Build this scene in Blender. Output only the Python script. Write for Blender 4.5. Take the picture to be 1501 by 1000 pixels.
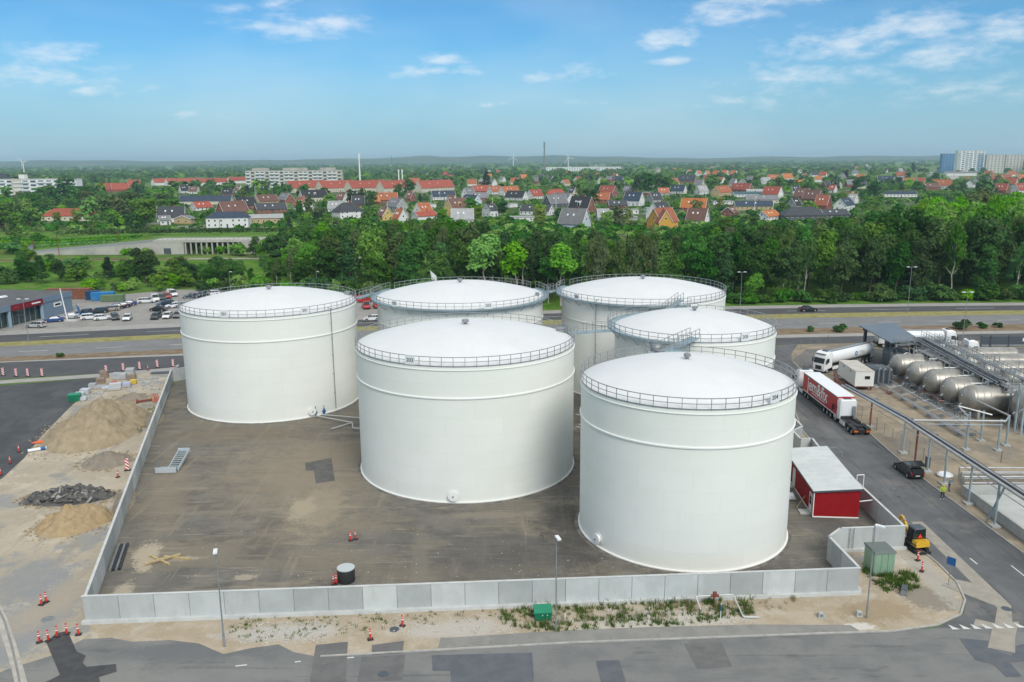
import bpy, math, random
import numpy as np
from mathutils import Vector, Matrix
R = math.radians
sc = bpy.context.scene
for o in list(bpy.data.objects): bpy.data.objects.remove(o)
col = sc.collection
# ------------------------------------------------------------------ camera
FPX, CAMZ = 1205.0, 38.0
PITCH, ROLL = R(12.41), R(-0.40)
_f = np.array([0, math.cos(PITCH), -math.sin(PITCH)]); _u0 = np.array([0, math.sin(PITCH), math.cos(PITCH)]); _r0 = np.array([1., 0, 0])
_r = math.cos(ROLL)*_r0 + math.sin(ROLL)*_u0
_u = -math.sin(ROLL)*_r0 + math.cos(ROLL)*_u0
cam = bpy.data.cameras.new('camera'); camo = bpy.data.objects.new('camera', cam); col.objects.link(camo)
camo.matrix_world = Matrix(((_r[0], _u[0], -_f[0], 0), (_r[1], _u[1], -_f[1], 0), (_r[2], _u[2], -_f[2], CAMZ), (0, 0, 0, 1)))
cam.sensor_width = 36.0; cam.lens = FPX/1501*36.0
cam.clip_start = 0.5; cam.clip_end = 40000
sc.camera = camo
def at(x, y, z=0.0):
    """the point at height z on the sight line through photo pixel (x, y)"""
    d = _f + (x-750.5)/FPX*_r - (y-500)/FPX*_u
    t = (z-CAMZ)/d[2]
    return Vector((d[0]*t, d[1]*t, z))
def pj(p):
    d = np.array([p[0], p[1], p[2]-CAMZ]); z = d@_f
    return 750.5+FPX*(d@_r)/z, 500-FPX*(d@_u)/z
# ------------------------------------------------------------------ light
SUN_EL, SUN_AZ = R(42), R(158)          # azimuth clockwise from +Y (view direction)
sun = bpy.data.lights.new('sun', 'SUN'); sun.energy = 1.7; sun.angle = R(25); sun.color = (1.0, 0.95, 0.87)
suno = bpy.data.objects.new('sun', sun); col.objects.link(suno)
_sd = Vector((math.sin(SUN_AZ)*math.cos(SUN_EL), math.cos(SUN_AZ)*math.cos(SUN_EL), math.sin(SUN_EL)))
suno.rotation_euler = _sd.to_track_quat('Z', 'Y').to_euler()
suno.location = (0, 0, 200)
world = bpy.data.worlds.new('World'); sc.world = world; world.use_nodes = True
wn, wl = world.node_tree.nodes, world.node_tree.links
wn.clear()
def W(t, **k):
    n = wn.new(t)
    for a, b in k.items(): setattr(n, a, b)
    return n
def wmath(op, a, b=None, c=None, clamp=False):
    n = W('ShaderNodeMath', operation=op); n.use_clamp = clamp
    for i, v in enumerate((a, b, c)):
        if v is None: continue
        if hasattr(v, 'links'): wl.new(v, n.inputs[i])
        else: n.inputs[i].default_value = v
    return n.outputs[0]
sky = W('ShaderNodeTexSky', sky_type='NISHITA', sun_disc=False, sun_elevation=SUN_EL, sun_rotation=SUN_AZ, altitude=20, air_density=1.0, dust_density=0.25, ozone_density=3.0)
hsv = W('ShaderNodeMix', data_type='RGBA', blend_type='MULTIPLY'); hsv.inputs['Factor'].default_value = 1.0; hsv.inputs[7].default_value = (.26, .505, .645, 1)
wl.new(sky.outputs[0], hsv.inputs[6])
# fair-weather cumulus: a layer at cloud height, found by meeting the view direction with a plane
tc = W('ShaderNodeTexCoord'); sep = W('ShaderNodeSeparateXYZ'); wl.new(tc.outputs['Generated'], sep.inputs[0])
zz = wmath('MAXIMUM', sep.outputs[2], 0.004)
az = wmath('ARCTAN2', sep.outputs[0], sep.outputs[1]); el = wmath('ARCSINE', sep.outputs[2])
cmb = W('ShaderNodeCombineXYZ'); wl.new(az, cmb.inputs[0]); wl.new(wmath('MULTIPLY', el, 2.6), cmb.inputs[1])
azel = W('ShaderNodeCombineXYZ'); wl.new(az, azel.inputs[0]); wl.new(el, azel.inputs[1])
def wnoise(scale, detail, rough, off=0.0, vec=None):
    n = W('ShaderNodeTexNoise', noise_dimensions='3D'); n.inputs['Scale'].default_value = scale; n.inputs['Detail'].default_value = detail; n.inputs['Roughness'].default_value = rough
    m = W('ShaderNodeVectorMath', operation='ADD'); wl.new(vec or cmb.outputs[0], m.inputs[0]); m.inputs[1].default_value = (off, off*.7, off*.3)
    wl.new(m.outputs[0], n.inputs['Vector']); return n.outputs['Fac']
nA = wnoise(34, 5, 0.6, 3.1); nC = wnoise(3.4, 3, 0.55, 1.3); nB = nC
# single clouds (photo pixel centre, half sizes in px, weight) plus a scattered field of the same sort all round
dens = None
for (px, py, rx, ry, w) in [(435, 40, 125, 22, .8), (490, 33, 70, 20, .85), (85, 76, 80, 20, .7), (55, 112, 150, 30, .62), (150, 134, 120, 18, .5), (285, 166, 90, 16, .45),
                            (652, 87, 50, 13, .8), (635, 105, 110, 16, .55), (720, 153, 60, 10, .5), (975, 58, 80, 22, .8), (985, 88, 50, 12, .8), (800, 115, 60, 17, .7), (858, 105, 65, 22, .6),
                            (1065, 18, 90, 26, .85), (1130, 0, 170, 14, .75), (1235, 62, 130, 34, .8), (1345, 38, 105, 30, .8), (1380, 84, 100, 22, .8), (1480, 45, 75, 36, .75), (1180, 112, 210, 30, .5), (1080, 148, 170, 20, .4),
                            (1400, 130, 190, 24, .42), (345, 12, 40, 9, .5), (410, 5, 45, 12, .6), (870, 148, 130, 14, .36)]:
    d = _f + (px-750.5)/FPX*_r - (py-500)/FPX*_u; d = d/np.linalg.norm(d)
    a0 = math.atan2(d[0], d[1]); e0 = math.asin(d[2])
    mp = W('ShaderNodeMapping', vector_type='TEXTURE'); wl.new(azel.outputs[0], mp.inputs[0]); mp.inputs['Location'].default_value = (a0, e0, 0); mp.inputs['Scale'].default_value = (rx/FPX, ry/FPX, 1)
    ln = W('ShaderNodeVectorMath', operation='LENGTH'); wl.new(mp.outputs[0], ln.inputs[0])
    v = wmath('MULTIPLY_ADD', ln.outputs['Value'], -w, w)
    dens = v if dens is None else wmath('MAXIMUM', dens, v)
up = W('ShaderNodeMapRange', interpolation_type='SMOOTHSTEP'); wl.new(sep.outputs[2], up.inputs[0]); up.inputs[1].default_value = .215; up.inputs[2].default_value = .33
# overhead: the same broken cumulus seen from below
pv = W('ShaderNodeCombineXYZ'); wl.new(wmath('DIVIDE', sep.outputs[0], zz), pv.inputs[0]); wl.new(wmath('DIVIDE', sep.outputs[1], zz), pv.inputs[1])
nO = wnoise(1.3, 3, .6, 5.0, pv.outputs[0])
ov = W('ShaderNodeMapRange'); wl.new(nO, ov.inputs[0]); ov.inputs[1].default_value = .30; ov.inputs[2].default_value = .56
over = wmath('MULTIPLY', ov.outputs[0], up.outputs[0])
shape = wmath('ADD', dens, wmath('MULTIPLY', wmath('SUBTRACT', nA, .5), 2.0))
cl = W('ShaderNodeMapRange', interpolation_type='SMOOTHSTEP'); wl.new(shape, cl.inputs[0]); cl.inputs[1].default_value = -.05; cl.inputs[2].default_value = 1.2
gate = wmath('MULTIPLY', cl.outputs[0], wmath('MULTIPLY_ADD', dens, 1.6, .35, clamp=True))
veil = W('ShaderNodeMapRange'); wl.new(nC, veil.inputs[0]); veil.inputs[1].default_value = .48; veil.inputs[2].default_value = .75; veil.inputs[4].default_value = .25
cover = wmath('MAXIMUM', wmath('MULTIPLY', wmath('MAXIMUM', gate, veil.outputs[0]), .66), over)
mixc = W('ShaderNodeMix', data_type='RGBA'); wl.new(cover, mixc.inputs['Factor']); hzf = W('ShaderNodeMapRange', interpolation_type='SMOOTHSTEP'); wl.new(sep.outputs[2], hzf.inputs[0]); hzf.inputs[1].default_value = .15; hzf.inputs[2].default_value = -.02; hzf.inputs[4].default_value = .85
low = W('ShaderNodeMix', data_type='RGBA'); wl.new(hzf.outputs[0], low.inputs['Factor']); wl.new(hsv.outputs[2], low.inputs[6]); low.inputs[7].default_value = (2.05, 3.05, 3.85, 1)   # pale moisture low over the land, all round
wl.new(low.outputs[2], mixc.inputs[6])
CLOUD = 5.8
mixc.inputs[7].default_value = (CLOUD*.95, CLOUD*.98, CLOUD*1.0, 1)
SKY_STRENGTH = 0.115
bg = W('ShaderNodeBackground'); bg.inputs['Strength'].default_value = SKY_STRENGTH; wl.new(mixc.outputs[2], bg.inputs[0])
wo = W('ShaderNodeOutputWorld'); wl.new(bg.outputs[0], wo.inputs[0])
# ------------------------------------------------------------------ view
vs = sc.view_settings
vs.view_transform = 'Standard'; vs.look = 'None'; vs.gamma = 1.0; vs.use_curve_mapping = False
vs.exposure = 0.6
sc.cycles.use_denoising = True
sc.cycles.max_bounces = 4; sc.cycles.diffuse_bounces = 2; sc.cycles.glossy_bounces = 2; sc.cycles.transmission_bounces = 2; sc.cycles.volume_bounces = 0; sc.cycles.transparent_max_bounces = 4
world.cycles.sampling_method = 'MANUAL'; world.cycles.sample_map_resolution = 512
sc.cycles.caustics_reflective = False; sc.cycles.caustics_refractive = False
random.seed(7); rng = np.random.default_rng(7)
# ------------------------------------------------------------------ geometry helpers
class MB:
    def __init__(s): s.v = []; s.f = []; s.m = []; s.mi = 0
    def add(s, vs_, fs):
        b = len(s.v); s.v += [tuple(p) for p in vs_]
        for f in fs: s.f.append(tuple(b+i for i in f)); s.m.append(s.mi)
        return s
    def bx(s, x0, x1, y0, y1, z0, z1):
        return s.add([(x0,y0,z0),(x1,y0,z0),(x1,y1,z0),(x0,y1,z0),(x0,y0,z1),(x1,y0,z1),(x1,y1,z1),(x0,y1,z1)],
                     [(0,3,2,1),(4,5,6,7),(0,1,5,4),(1,2,6,5),(2,3,7,6),(3,0,4,7)])
    def box(s, c, sz, rz=0.0, tilt=None):
        M = Matrix.Rotation(rz, 3, 'Z')
        if tilt: M = M @ Matrix.Rotation(tilt[1], 3, tilt[0])
        hx, hy, hz = sz[0]/2, sz[1]/2, sz[2]/2
        P = [M @ Vector(q) + Vector(c) for q in [(-hx,-hy,-hz),(hx,-hy,-hz),(hx,hy,-hz),(-hx,hy,-hz),(-hx,-hy,hz),(hx,-hy,hz),(hx,hy,hz),(-hx,hy,hz)]]
        return s.add(P, [(0,3,2,1),(4,5,6,7),(0,1,5,4),(1,2,6,5),(2,3,7,6),(3,0,4,7)])
    def frus(s, z0, r0, z1, r1):
        """box whose bottom rectangle r0=(x0,x1,y0,y1) and top rectangle r1 differ"""
        a, b, c, d = r0; e, f, g, h = r1
        return s.add([(a,c,z0),(b,c,z0),(b,d,z0),(a,d,z0),(e,g,z1),(f,g,z1),(f,h,z1),(e,h,z1)],
                     [(0,3,2,1),(4,5,6,7),(0,1,5,4),(1,2,6,5),(2,3,7,6),(3,0,4,7)])
    def tube(s, p, q, r, n=8, r2=None, caps=True):
        p, q = Vector(p), Vector(q); d = q-p
        if d.length < 1e-6: return s
        d.normalize(); a = d.orthogonal().normalized(); b = d.cross(a); r2 = r if r2 is None else r2
        V = [p+(a*math.cos(2*math.pi*i/n)+b*math.sin(2*math.pi*i/n))*r for i in range(n)] + [q+(a*math.cos(2*math.pi*i/n)+b*math.sin(2*math.pi*i/n))*r2 for i in range(n)]
        F = [(i, (i+1) % n, n+(i+1) % n, n+i) for i in range(n)]
        if caps: F += [tuple(range(n-1, -1, -1)), tuple(range(n, 2*n))]
        return s.add(V, F)
    def path(s, pts, r, n=8):
        pts = [Vector(p) for p in pts]
        for a, b in zip(pts, pts[1:]): s.tube(a, b, r, n)
        return s
    def lathe(s, prof, n=48, c=(0,0,0), axis='z', a0=0.0, a1=2*math.pi, rot=None):
        full = abs(a1-a0-2*math.pi) < 1e-6; m = n if full else n+1; V = []
        for k in range(m):
            a = a0+(a1-a0)*k/n; ca, sa = math.cos(a), math.sin(a)
            for r, z in prof:
                p = (r*ca, r*sa, z)
                if axis == 'x': p = (z, r*ca, r*sa)
                if axis == 'y': p = (r*sa, z, r*ca)
                if rot is not None: p = rot @ Vector(p)
                V.append((p[0]+c[0], p[1]+c[1], p[2]+c[2]))
        L = len(prof); F = []
        for k in range(n):
            for j in range(L-1):
                a, b = k*L+j, ((k+1) % m)*L+j
                F.append((a, b, b+1, a+1))
        return s.add(V, F)
    def prism(s, poly, z0, z1):
        n = len(poly); V = [(x, y, z0) for x, y in poly]+[(x, y, z1) for x, y in poly]
        return s.add(V, [tuple(range(n-1, -1, -1)), tuple(range(n, 2*n))]+[(i, (i+1) % n, n+(i+1) % n, n+i) for i in range(n)])
    def side(s, poly, y0, y1, taper=0.0):
        """polygon in x,z pushed from y0 to y1"""
        n = len(poly); V = [(x, y0, z) for x, z in poly]+[(x, y1, z) for x, z in poly]
        return s.add(V, [tuple(range(n)), tuple(range(2*n-1, n-1, -1))]+[((i+1) % n, i, n+i, n+(i+1) % n) for i in range(n)])
    def loft(s, rings, caps=True, close=True):
        n = len(rings[0]); V = [p for r_ in rings for p in r_]; F = []
        for k in range(len(rings)-1):
            for i in range(n if close else n-1):
                a = k*n+i; b = k*n+(i+1) % n
                F.append((a, b, b+n, a+n))
        if caps: F += [tuple(range(n-1, -1, -1)), tuple((len(rings)-1)*n+i for i in range(n))]
        return s.add(V, F)
    def sheet(s, pts, z=0.0):
        return s.add([(p[0], p[1], z) for p in pts], [tuple(range(len(pts)))])
    def mesh(s, name, mats, smooth=35):
        me = bpy.data.meshes.new(name); me.from_pydata(s.v, [], s.f)
        for m in (mats if isinstance(mats, (list, tuple)) else [mats]): me.materials.append(m)
        if any(s.m): me.polygons.foreach_set('material_index', s.m)
        if smooth:
            me.polygons.foreach_set('use_smooth', [True]*len(me.polygons))
            me.set_sharp_from_angle(angle=R(smooth))
        me.update(); return me
    def build(s, name, mats, parent=None, smooth=35, loc=(0,0,0), rz=0.0):
        return put(name, s.mesh(name, mats, smooth), parent, loc, rz)
def put(name, me, parent=None, loc=(0,0,0), rz=0.0, scale=None):
    o = bpy.data.objects.new(name, me); col.objects.link(o); o.parent = parent
    o.location = loc; o.rotation_euler = (0, 0, rz)
    if scale is not None: o.scale = scale if hasattr(scale, '__len__') else (scale,)*3
    return o
LABELS = {}
def tag(o, label, cat, group=None, kind=None):
    o['label'] = label; o['category'] = cat
    if group: o['group'] = group
    if kind: o['kind'] = kind
    LABELS.setdefault(label, []).append(o.name)
    return o
def thing(name, label, cat, loc=(0,0,0), rz=0.0, group=None):
    o = bpy.data.objects.new(name, None); col.objects.link(o); o.empty_display_size = .3
    o.location = loc; o.rotation_euler = (0, 0, rz)
    return tag(o, label, cat, group)
def struct(o, label=None):
    o['kind'] = 'structure'
    if label: o['label'] = label
    return o
def stuff(o, label=None, cat=None):
    o['kind'] = 'stuff'
    if label: o['label'] = label
    if cat: o['category'] = cat
    return o
KIDS = {}
def kids_of(o):
    return [c for c in o.children]
def dup(root, loc, rz, label, group=None, scale=None, swap=None):
    """a copy of a thing with copies of its parts and sub-parts; swap maps an old material to a new one (per-object slots)"""
    def cp(o, parent):
        c = o.copy(); col.objects.link(c); c.parent = parent
        if swap and c.type == 'MESH':
            for i, sl in enumerate(c.material_slots):
                if sl.material and sl.material.name in swap:
                    sl.link = 'OBJECT'; sl.material = swap[sl.material.name]
        for ch in TREE[o.name]: cp(ch, c)
        return c
    TREE = {}
    def walk(o):
        TREE[o.name] = list(o.children)
        for c in TREE[o.name]: walk(c)
    walk(root)
    r_ = cp(root, None); r_.location = loc; r_.rotation_euler = (0, 0, rz)
    if scale is not None: r_.scale = scale if hasattr(scale, '__len__') else (scale,)*3
    r_['label'] = label; LABELS.setdefault(label, []).append(r_.name)
    if group: r_['group'] = group
    return r_
ORD = ['first','second','third','fourth','fifth','sixth','seventh','eighth','ninth','tenth','eleventh','twelfth']
def nth(k):
    if k < 12: return ORD[k]
    k += 1; return '%d%s' % (k, 'th' if 10 <= k % 100 <= 20 else {1: 'st', 2: 'nd', 3: 'rd'}.get(k % 10, 'th'))
# ------------------------------------------------------------------ materials
def _lk(nt, a, b): nt.links.new(a, b)
def _mixrgb(nt, fac, a, b):
    n = nt.nodes.new('ShaderNodeMix'); n.data_type = 'RGBA'
    for s_, v in (('Factor', fac), (6, a), (7, b)):
        inp = n.inputs[s_]
        if hasattr(v, 'links'): nt.links.new(v, inp)
        elif s_ == 'Factor': inp.default_value = v
        else: inp.default_value = (*v, 1)
    return n.outputs[2]
def _rng(nt, v, a, b, c=0.0, d=1.0, smooth=True):
    n = nt.nodes.new('ShaderNodeMapRange')
    if smooth: n.interpolation_type = 'SMOOTHSTEP'
    nt.links.new(v, n.inputs[0])
    for i, x in enumerate((a, b, c, d)): n.inputs[1+i].default_value = x
    return n.outputs[0]
def _math(nt, op, a, b=0.0):
    n = nt.nodes.new('ShaderNodeMath'); n.operation = op
    for i, v in enumerate((a, b)):
        if hasattr(v, 'links'): nt.links.new(v, n.inputs[i])
        else: n.inputs[i].default_value = v
    return n.outputs[0]
def _noise(nt, vec, scale, detail=5, rough=.6, stretch=None, rot=0.0, off=(0,0,0)):
    if stretch or rot or any(off):
        m = nt.nodes.new('ShaderNodeMapping'); nt.links.new(vec, m.inputs[0]); m.inputs['Rotation'].default_value = (0, 0, rot)
        m.inputs['Scale'].default_value = stretch or (1, 1, 1); m.inputs['Location'].default_value = off; vec = m.outputs[0]
    n = nt.nodes.new('ShaderNodeTexNoise'); n.inputs['Scale'].default_value = scale; n.inputs['Detail'].default_value = detail; n.inputs['Roughness'].default_value = rough
    nt.links.new(vec, n.inputs['Vector']); return n.outputs['Fac']
def mat(name, c1, c2=None, scale=1.0, lo=.38, hi=.62, rough=.75, metal=0.0, layers=(), spots=(), bump=0.0, bscale=20.0, rand=0.0, huer=0.0, space='world', spec=.4, coat=0.0, stretch=None, emit=None, bdist=.03):
    m = bpy.data.materials.new(name); m.use_nodes = True; nt = m.node_tree; b = nt.nodes['Principled BSDF']
    b.inputs['Roughness'].default_value = rough; b.inputs['Metallic'].default_value = metal; b.inputs['Specular IOR Level'].default_value = spec
    if coat: b.inputs['Coat Weight'].default_value = coat; b.inputs['Coat Roughness'].default_value = .08
    m.diffuse_color = (*c1, 1)
    if space == 'world': vec = nt.nodes.new('ShaderNodeNewGeometry').outputs['Position']
    else: vec = nt.nodes.new('ShaderNodeTexCoord').outputs['Object']
    c = None
    if c2 is not None: c = _mixrgb(nt, _rng(nt, _noise(nt, vec, scale, 6, .62, stretch), lo, hi), c1, c2)
    for L in layers:   # (colour, scale, lo, hi, amount, stretch, rot)
        f = _rng(nt, _noise(nt, vec, L[1], 6, .65, L[5] if len(L) > 5 else None, L[6] if len(L) > 6 else 0.0, (L[1]*13.7 % 9, L[1]*7.1 % 5, L[2]*31 % 7)), L[2], L[3], 0, L[4])
        c = _mixrgb(nt, f, c if c is not None else c1, L[0])
    if spots:
        nz = _noise(nt, vec, .55, 7, .7); nz2 = _noise(nt, vec, 3.2, 6, .7)
        wob = _math(nt, 'ADD', _math(nt, 'MULTIPLY', _math(nt, 'SUBTRACT', nz, .5), 2.2), _math(nt, 'MULTIPLY', _math(nt, 'SUBTRACT', nz2, .5), 1.5))
        for (sx, sy, rx, ry, rot, colr, amt, soft) in spots:
            mp = nt.nodes.new('ShaderNodeMapping'); mp.vector_type = 'TEXTURE'; nt.links.new(vec, mp.inputs[0])
            mp.inputs['Location'].default_value = (sx, sy, 0); mp.inputs['Rotation'].default_value = (0, 0, rot); mp.inputs['Scale'].default_value = (rx, ry, 1e4)
            ln = nt.nodes.new('ShaderNodeVectorMath'); ln.operation = 'LENGTH'; nt.links.new(mp.outputs[0], ln.inputs[0])
            f = _rng(nt, _math(nt, 'ADD', ln.outputs['Value'], wob), 1.0+soft*.5, 1.0-soft, 0, amt)
            c = _mixrgb(nt, f, c if c is not None else c1, colr)
    if rand or huer:
        oi = nt.nodes.new('ShaderNodeObjectInfo'); h = nt.nodes.new('ShaderNodeHueSaturation')
        if c is None: h.inputs['Color'].default_value = (*c1, 1)
        else: nt.links.new(c, h.inputs['Color'])
        _lk(nt, _rng(nt, oi.outputs['Random'], 0, 1, 1-rand, 1+rand, False), h.inputs['Value'])
        if huer:
            _lk(nt, _rng(nt, _math(nt, 'FRACT', _math(nt, 'MULTIPLY', oi.outputs['Random'], 7.31)), 0, 1, .5-huer, .5+huer*.6, False), h.inputs['Hue'])
            _lk(nt, _rng(nt, _math(nt, 'FRACT', _math(nt, 'MULTIPLY', oi.outputs['Random'], 3.77)), 0, 1, .82, 1.12, False), h.inputs['Saturation'])
        c = h.outputs[0]
    if c is None: b.inputs['Base Color'].default_value = (*c1, 1)
    else: nt.links.new(c, b.inputs['Base Color'])
    if bump:
        bn = nt.nodes.new('ShaderNodeBump'); bn.inputs['Strength'].default_value = bump; bn.inputs['Distance'].default_value = bdist
        nt.links.new(_noise(nt, vec, bscale, 4, .6), bn.inputs['Height']); nt.links.new(bn.outputs[0], b.inputs['Normal'])
    return m
def text_mesh(s, size, depth=.01, bold=0.0):
    c = bpy.data.curves.new('lettering', 'FONT'); c.body = s; c.size = size; c.extrude = depth/2; c.align_x = 'CENTER'; c.align_y = 'CENTER'; c.resolution_u = 3; c.offset = bold
    o = bpy.data.objects.new('lettering', c); col.objects.link(o)
    bpy.context.view_layer.update()
    me = bpy.data.meshes.new_from_object(o.evaluated_get(bpy.context.evaluated_depsgraph_get()))
    bpy.data.objects.remove(o); bpy.data.curves.remove(c); return me
def put_text(s, size, M, matl, parent, name='lettering', depth=.02, bold=0.0):
    """lettering standing upright: M maps text x->right, y->up (its third column is the outward normal)"""
    me = text_mesh(s, size, depth, bold); me.transform(M); me.materials.clear(); me.materials.append(matl)
    return put(name, me, parent)
def frame(o, right, up):
    right = Vector(right).normalized(); up = Vector(up).normalized(); n = right.cross(up)
    return Matrix(((right[0], up[0], n[0], o[0]), (right[1], up[1], n[1], o[1]), (right[2], up[2], n[2], o[2]), (0, 0, 0, 1)))
# ------------------------------------------------------------------ ground, roads
SAND = (.40, .33, .235); SANDL = (.50, .435, .33); ASPH = (.105, .105, .102)
m_ground = mat('meadow', (.075, .145, .025), (.13, .20, .045), .02, .4, .6, .95, layers=[((.20, .19, .09), .006, .56, .66, .7), ((.05, .085, .025), .05, .5, .7, .6)], bump=.4, bscale=1.5, bdist=.3, spec=.1)
g = MB(); g.add([(-16000, -300, 0), (16000, -300, 0), (16000, 16000, 0), (-16000, 16000, 0)], [(0, 1, 2, 3)])
struct(g.build('ground', m_ground, smooth=0))
def sheet(name, pts, z, m):
    return struct(MB().sheet(pts, z).build(name, m, smooth=0))
# work site (left) and plant yard (right)
m_works = mat('work site sand', (.36, .315, .245), (.43, .375, .285), .12, .35, .65, .95,
    layers=[((.52, .46, .355), .35, .52, .64, .7), ((.25, .26, .255), .16, .52, .60, .8), ((.31, .25, .17), .9, .54, .68, .55), ((.24, .22, .185), 3.2, .58, .70, .45), ((.55, .5, .4), 6, .62, .72, .4), ((.28, .245, .19), .8, .56, .66, .5, (1, .12, 1), .25)],
    spots=[(-41, 64, 3.2, 9, .1, (.25, .26, .26), .85, .5), (-45, 70, 4, 5, .3, (.24, .25, .25), .8, .5), (-50, 93, 10, 3, .2, (.47, .41, .32), .7, .7), (-40.5, 67, 2.2, 8, -.25, (.40, .33, .24), .6, .6)], bump=.6, bscale=3.0, bdist=.12, spec=.15)
sheet('work_site_ground', [(-90, 40), (-20, 40), (-20, 64), (-36.2, 63.4), (-62.8, 148.6), (-64.2, 149.6), (-74.5, 145.2), (-70.3, 124.8), (-67.2, 111.6), (-64.5, 102.7), (-63.2, 96.0), (-63, 85), (-66, 60), (-90, 50)], .006, m_works)
m_plant = mat('plant yard gravel', (.285, .235, .165), (.35, .295, .215), .25, .38, .62, .95, layers=[((.21, .175, .13), .4, .5, .64, .7), ((.19, .175, .15), .12, .5, .6, .6), ((.30, .31, .22), .09, .58, .7, .5), ((.5, .46, .39), 2.5, .6, .75, .4)], bump=.6, bscale=4.0, bdist=.08, spec=.15)
sheet('plant_yard_ground', [(40, 58), (140, 58), (140, 180), (57, 167), (53.5, 160), (44, 140), (41, 100), (40, 66)], .006, m_plant)
sheet('roadside_strip', [(38.5, 76), (42, 76), (42, 100), (45, 120), (52, 166), (40, 166), (38.5, 120)], .003, m_plant)
# tank yard
WALL_L = [(-36.3, 63.0), (-60.3, 140.6)]
WALL_B = [(-60.3, 140.6), (-40, 158.5), (45, 160)]
m_yard = mat('yard asphalt', (.138, .132, .117), (.18, .169, .146), .3, .38, .62, .92,
    layers=[((.205, .18, .137), .13, .48, .60, .8, (.35, 1, 1), .05), ((.085, .082, .075), .22, .54, .62, .5, (.5, 1, 1)), ((.30, .26, .19), .5, .56, .68, .6, (.16, 1, 1), .06), ((.29, .255, .195), 1.6, .56, .66, .6, (.12, 1, 1), .03), ((.26, .23, .175), .9, .58, .66, .55, (1, .08, 1), .04), ((.07, .067, .06), 3.5, .56, .70, .45, (.4, 1, 1)), ((.42, .38, .3), 7.0, .66, .74, .45, (.4, 1, 1))],
    spots=[(-27, 96, 10, 18, .35, (.265, .225, .165), .75, .9), (-22, 86, 3.5, 6.5, .1, (.30, .255, .185), .75, .5), (-41, 92, 3, 16, .3, (.24, .205, .15), .6, .7), (-35.2, 67.5, 1.0, 2.4, .3, (.40, .35, .27), .85, .4), (-31.3, 64.9, .9, .8, 0, (.44, .385, .29), .9, .25),
           (-36.4, 75, 1.3, 3.4, .3, (.42, .36, .27), .85, .3), (-24.5, 65.6, 4, .9, .08, (.44, .38, .29), .85, .25), (-25, 70.5, 1.2, .6, .06, (.40, .35, .27), .7, .3), (-32.5, 74.3, 2.0, .5, .1, (.40, .35, .27), .6, .5), (-17, 67.4, 3, .6, .05, (.42, .37, .28), .8, .3),
           (-23.5, 86, 1.5, 3.2, .1, (.36, .31, .225), .8, .4), (-2, 84, 6, 1.0, .05, (.26, .23, .18), .7, .6), (0, 74, 13, 6, .05, (.10, .096, .09), .6, .8), (22, 70, 12, 3, .05, (.075, .072, .068), .7, .7), (6, 80, 3, 9, .1, (.06, .058, .055), .7, .6), (34, 78, 3, 8, 0, (.10, .096, .09), .7, .5),
           (-14, 104, 9, 10, .2, (.17, .145, .11), .7, .8), (-40, 112, 14, 4, 0, (.2, .165, .12), .6, .7), (-9, 73, .9, 8, .1, (.20, .185, .15), .6, .5), (8.6, 66.6, .55, .35, 0, (.5, .45, .3), .9, .1), (-12, 67.2, .5, .3, 0, (.5, .45, .3), .9, .1), (10.5, 70, 1.6, 1.2, .3, (.2, .19, .17), .7, .4)], bump=.35, bscale=6.0, bdist=.05, spec=.1)
sheet('tank_yard_asphalt', [(-36.2, 63.1), (30.8, 67.0), (31.0, 73.2), (32.6, 75.0), (38.9, 75.6), (38.9, 99), (39, 120), (43, 156), (-40, 158.5), (-60.2, 140.6)], .012, m_yard)
m_ypatch = mat('dark yard patch', (.095, .092, .086), (.125, .12, .11), .8, rough=.92, layers=[((.2, .18, .14), 1.6, .6, .7, .5, (.3, 1, 1))])
sheet('yard_patch', [at(*p) for p in [(447, 679), (486, 671), (491, 705), (463, 709), (460, 690), (448, 690)]], .0175, m_ypatch)
# front verge and corner plot
KERB_F = [(-15.2, 57.75), (-6.1, 58.5), (4.7, 59.4), (24.3, 60.4), (31.0, 60.7), (35.2, 61.6), (38.0, 63.2), (39.6, 65.5), (40.5, 68.5), (40.6, 72.0), (40.2, 77.5), (39.7, 86), (40.4, 100), (41.4, 112), (43.2, 120)]
m_verge = mat('verge sand', (.385, .315, .22), (.44, .37, .275), .5, .38, .62, .95, layers=[((.50, .45, .37), .8, .5, .68, .7), ((.29, .245, .175), .45, .55, .72, .6), ((.36, .35, .32), 5.0, .52, .66, .55)],
    spots=[(-19, 61.2, 5, 1.4, .07, (.47, .45, .41), .9, .5), (-5, 61.6, 5, 1.5, .05, (.47, .44, .39), .9, .5), (12, 62.6, 8, 1.6, .05, (.52, .49, .43), .85, .5), (37, 66, 2.6, 2.2, .3, (.25, .22, .18), .9, .18), (31, 63.8, 3.6, 1.9, .2, (.33, .26, .17), .9, .3), (28.6, 61.5, 1.2, .6, 0, (.62, .60, .56), .8, .3), (38.6, 70, 1.4, 6, 0, (.40, .375, .32), .9, .4), (35.5, 73, 2.5, 1.2, 0, (.52, .48, .42), .8, .4)], bump=.9, bscale=5.0, bdist=.1, spec=.1)
sheet('front_verge_ground', [(-30, 56.5), (-15.2, 57.75)] + KERB_F[1:11] + [(39.6, 75.8), (32.8, 75.2), (30.9, 73), (30.8, 66.9), (-36.2, 62.9)], .010, m_verge)
m_walk = mat('old footway asphalt', (.225, .225, .21), (.26, .255, .235), .6, .4, .6, .93, layers=[((.17, .172, .165), 1.2, .55, .7, .6), ((.33, .30, .25), .9, .6, .75, .6)], bump=.3, bscale=12, spec=.1)
sheet('footway', [(-6.1, 58.6), (4.7, 59.5), (24.3, 60.5), (28.5, 60.7), (28, 61.7), (20, 61.9), (11, 61.6), (4, 61.2), (-6.0, 60.2)], .016, m_walk)
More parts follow.
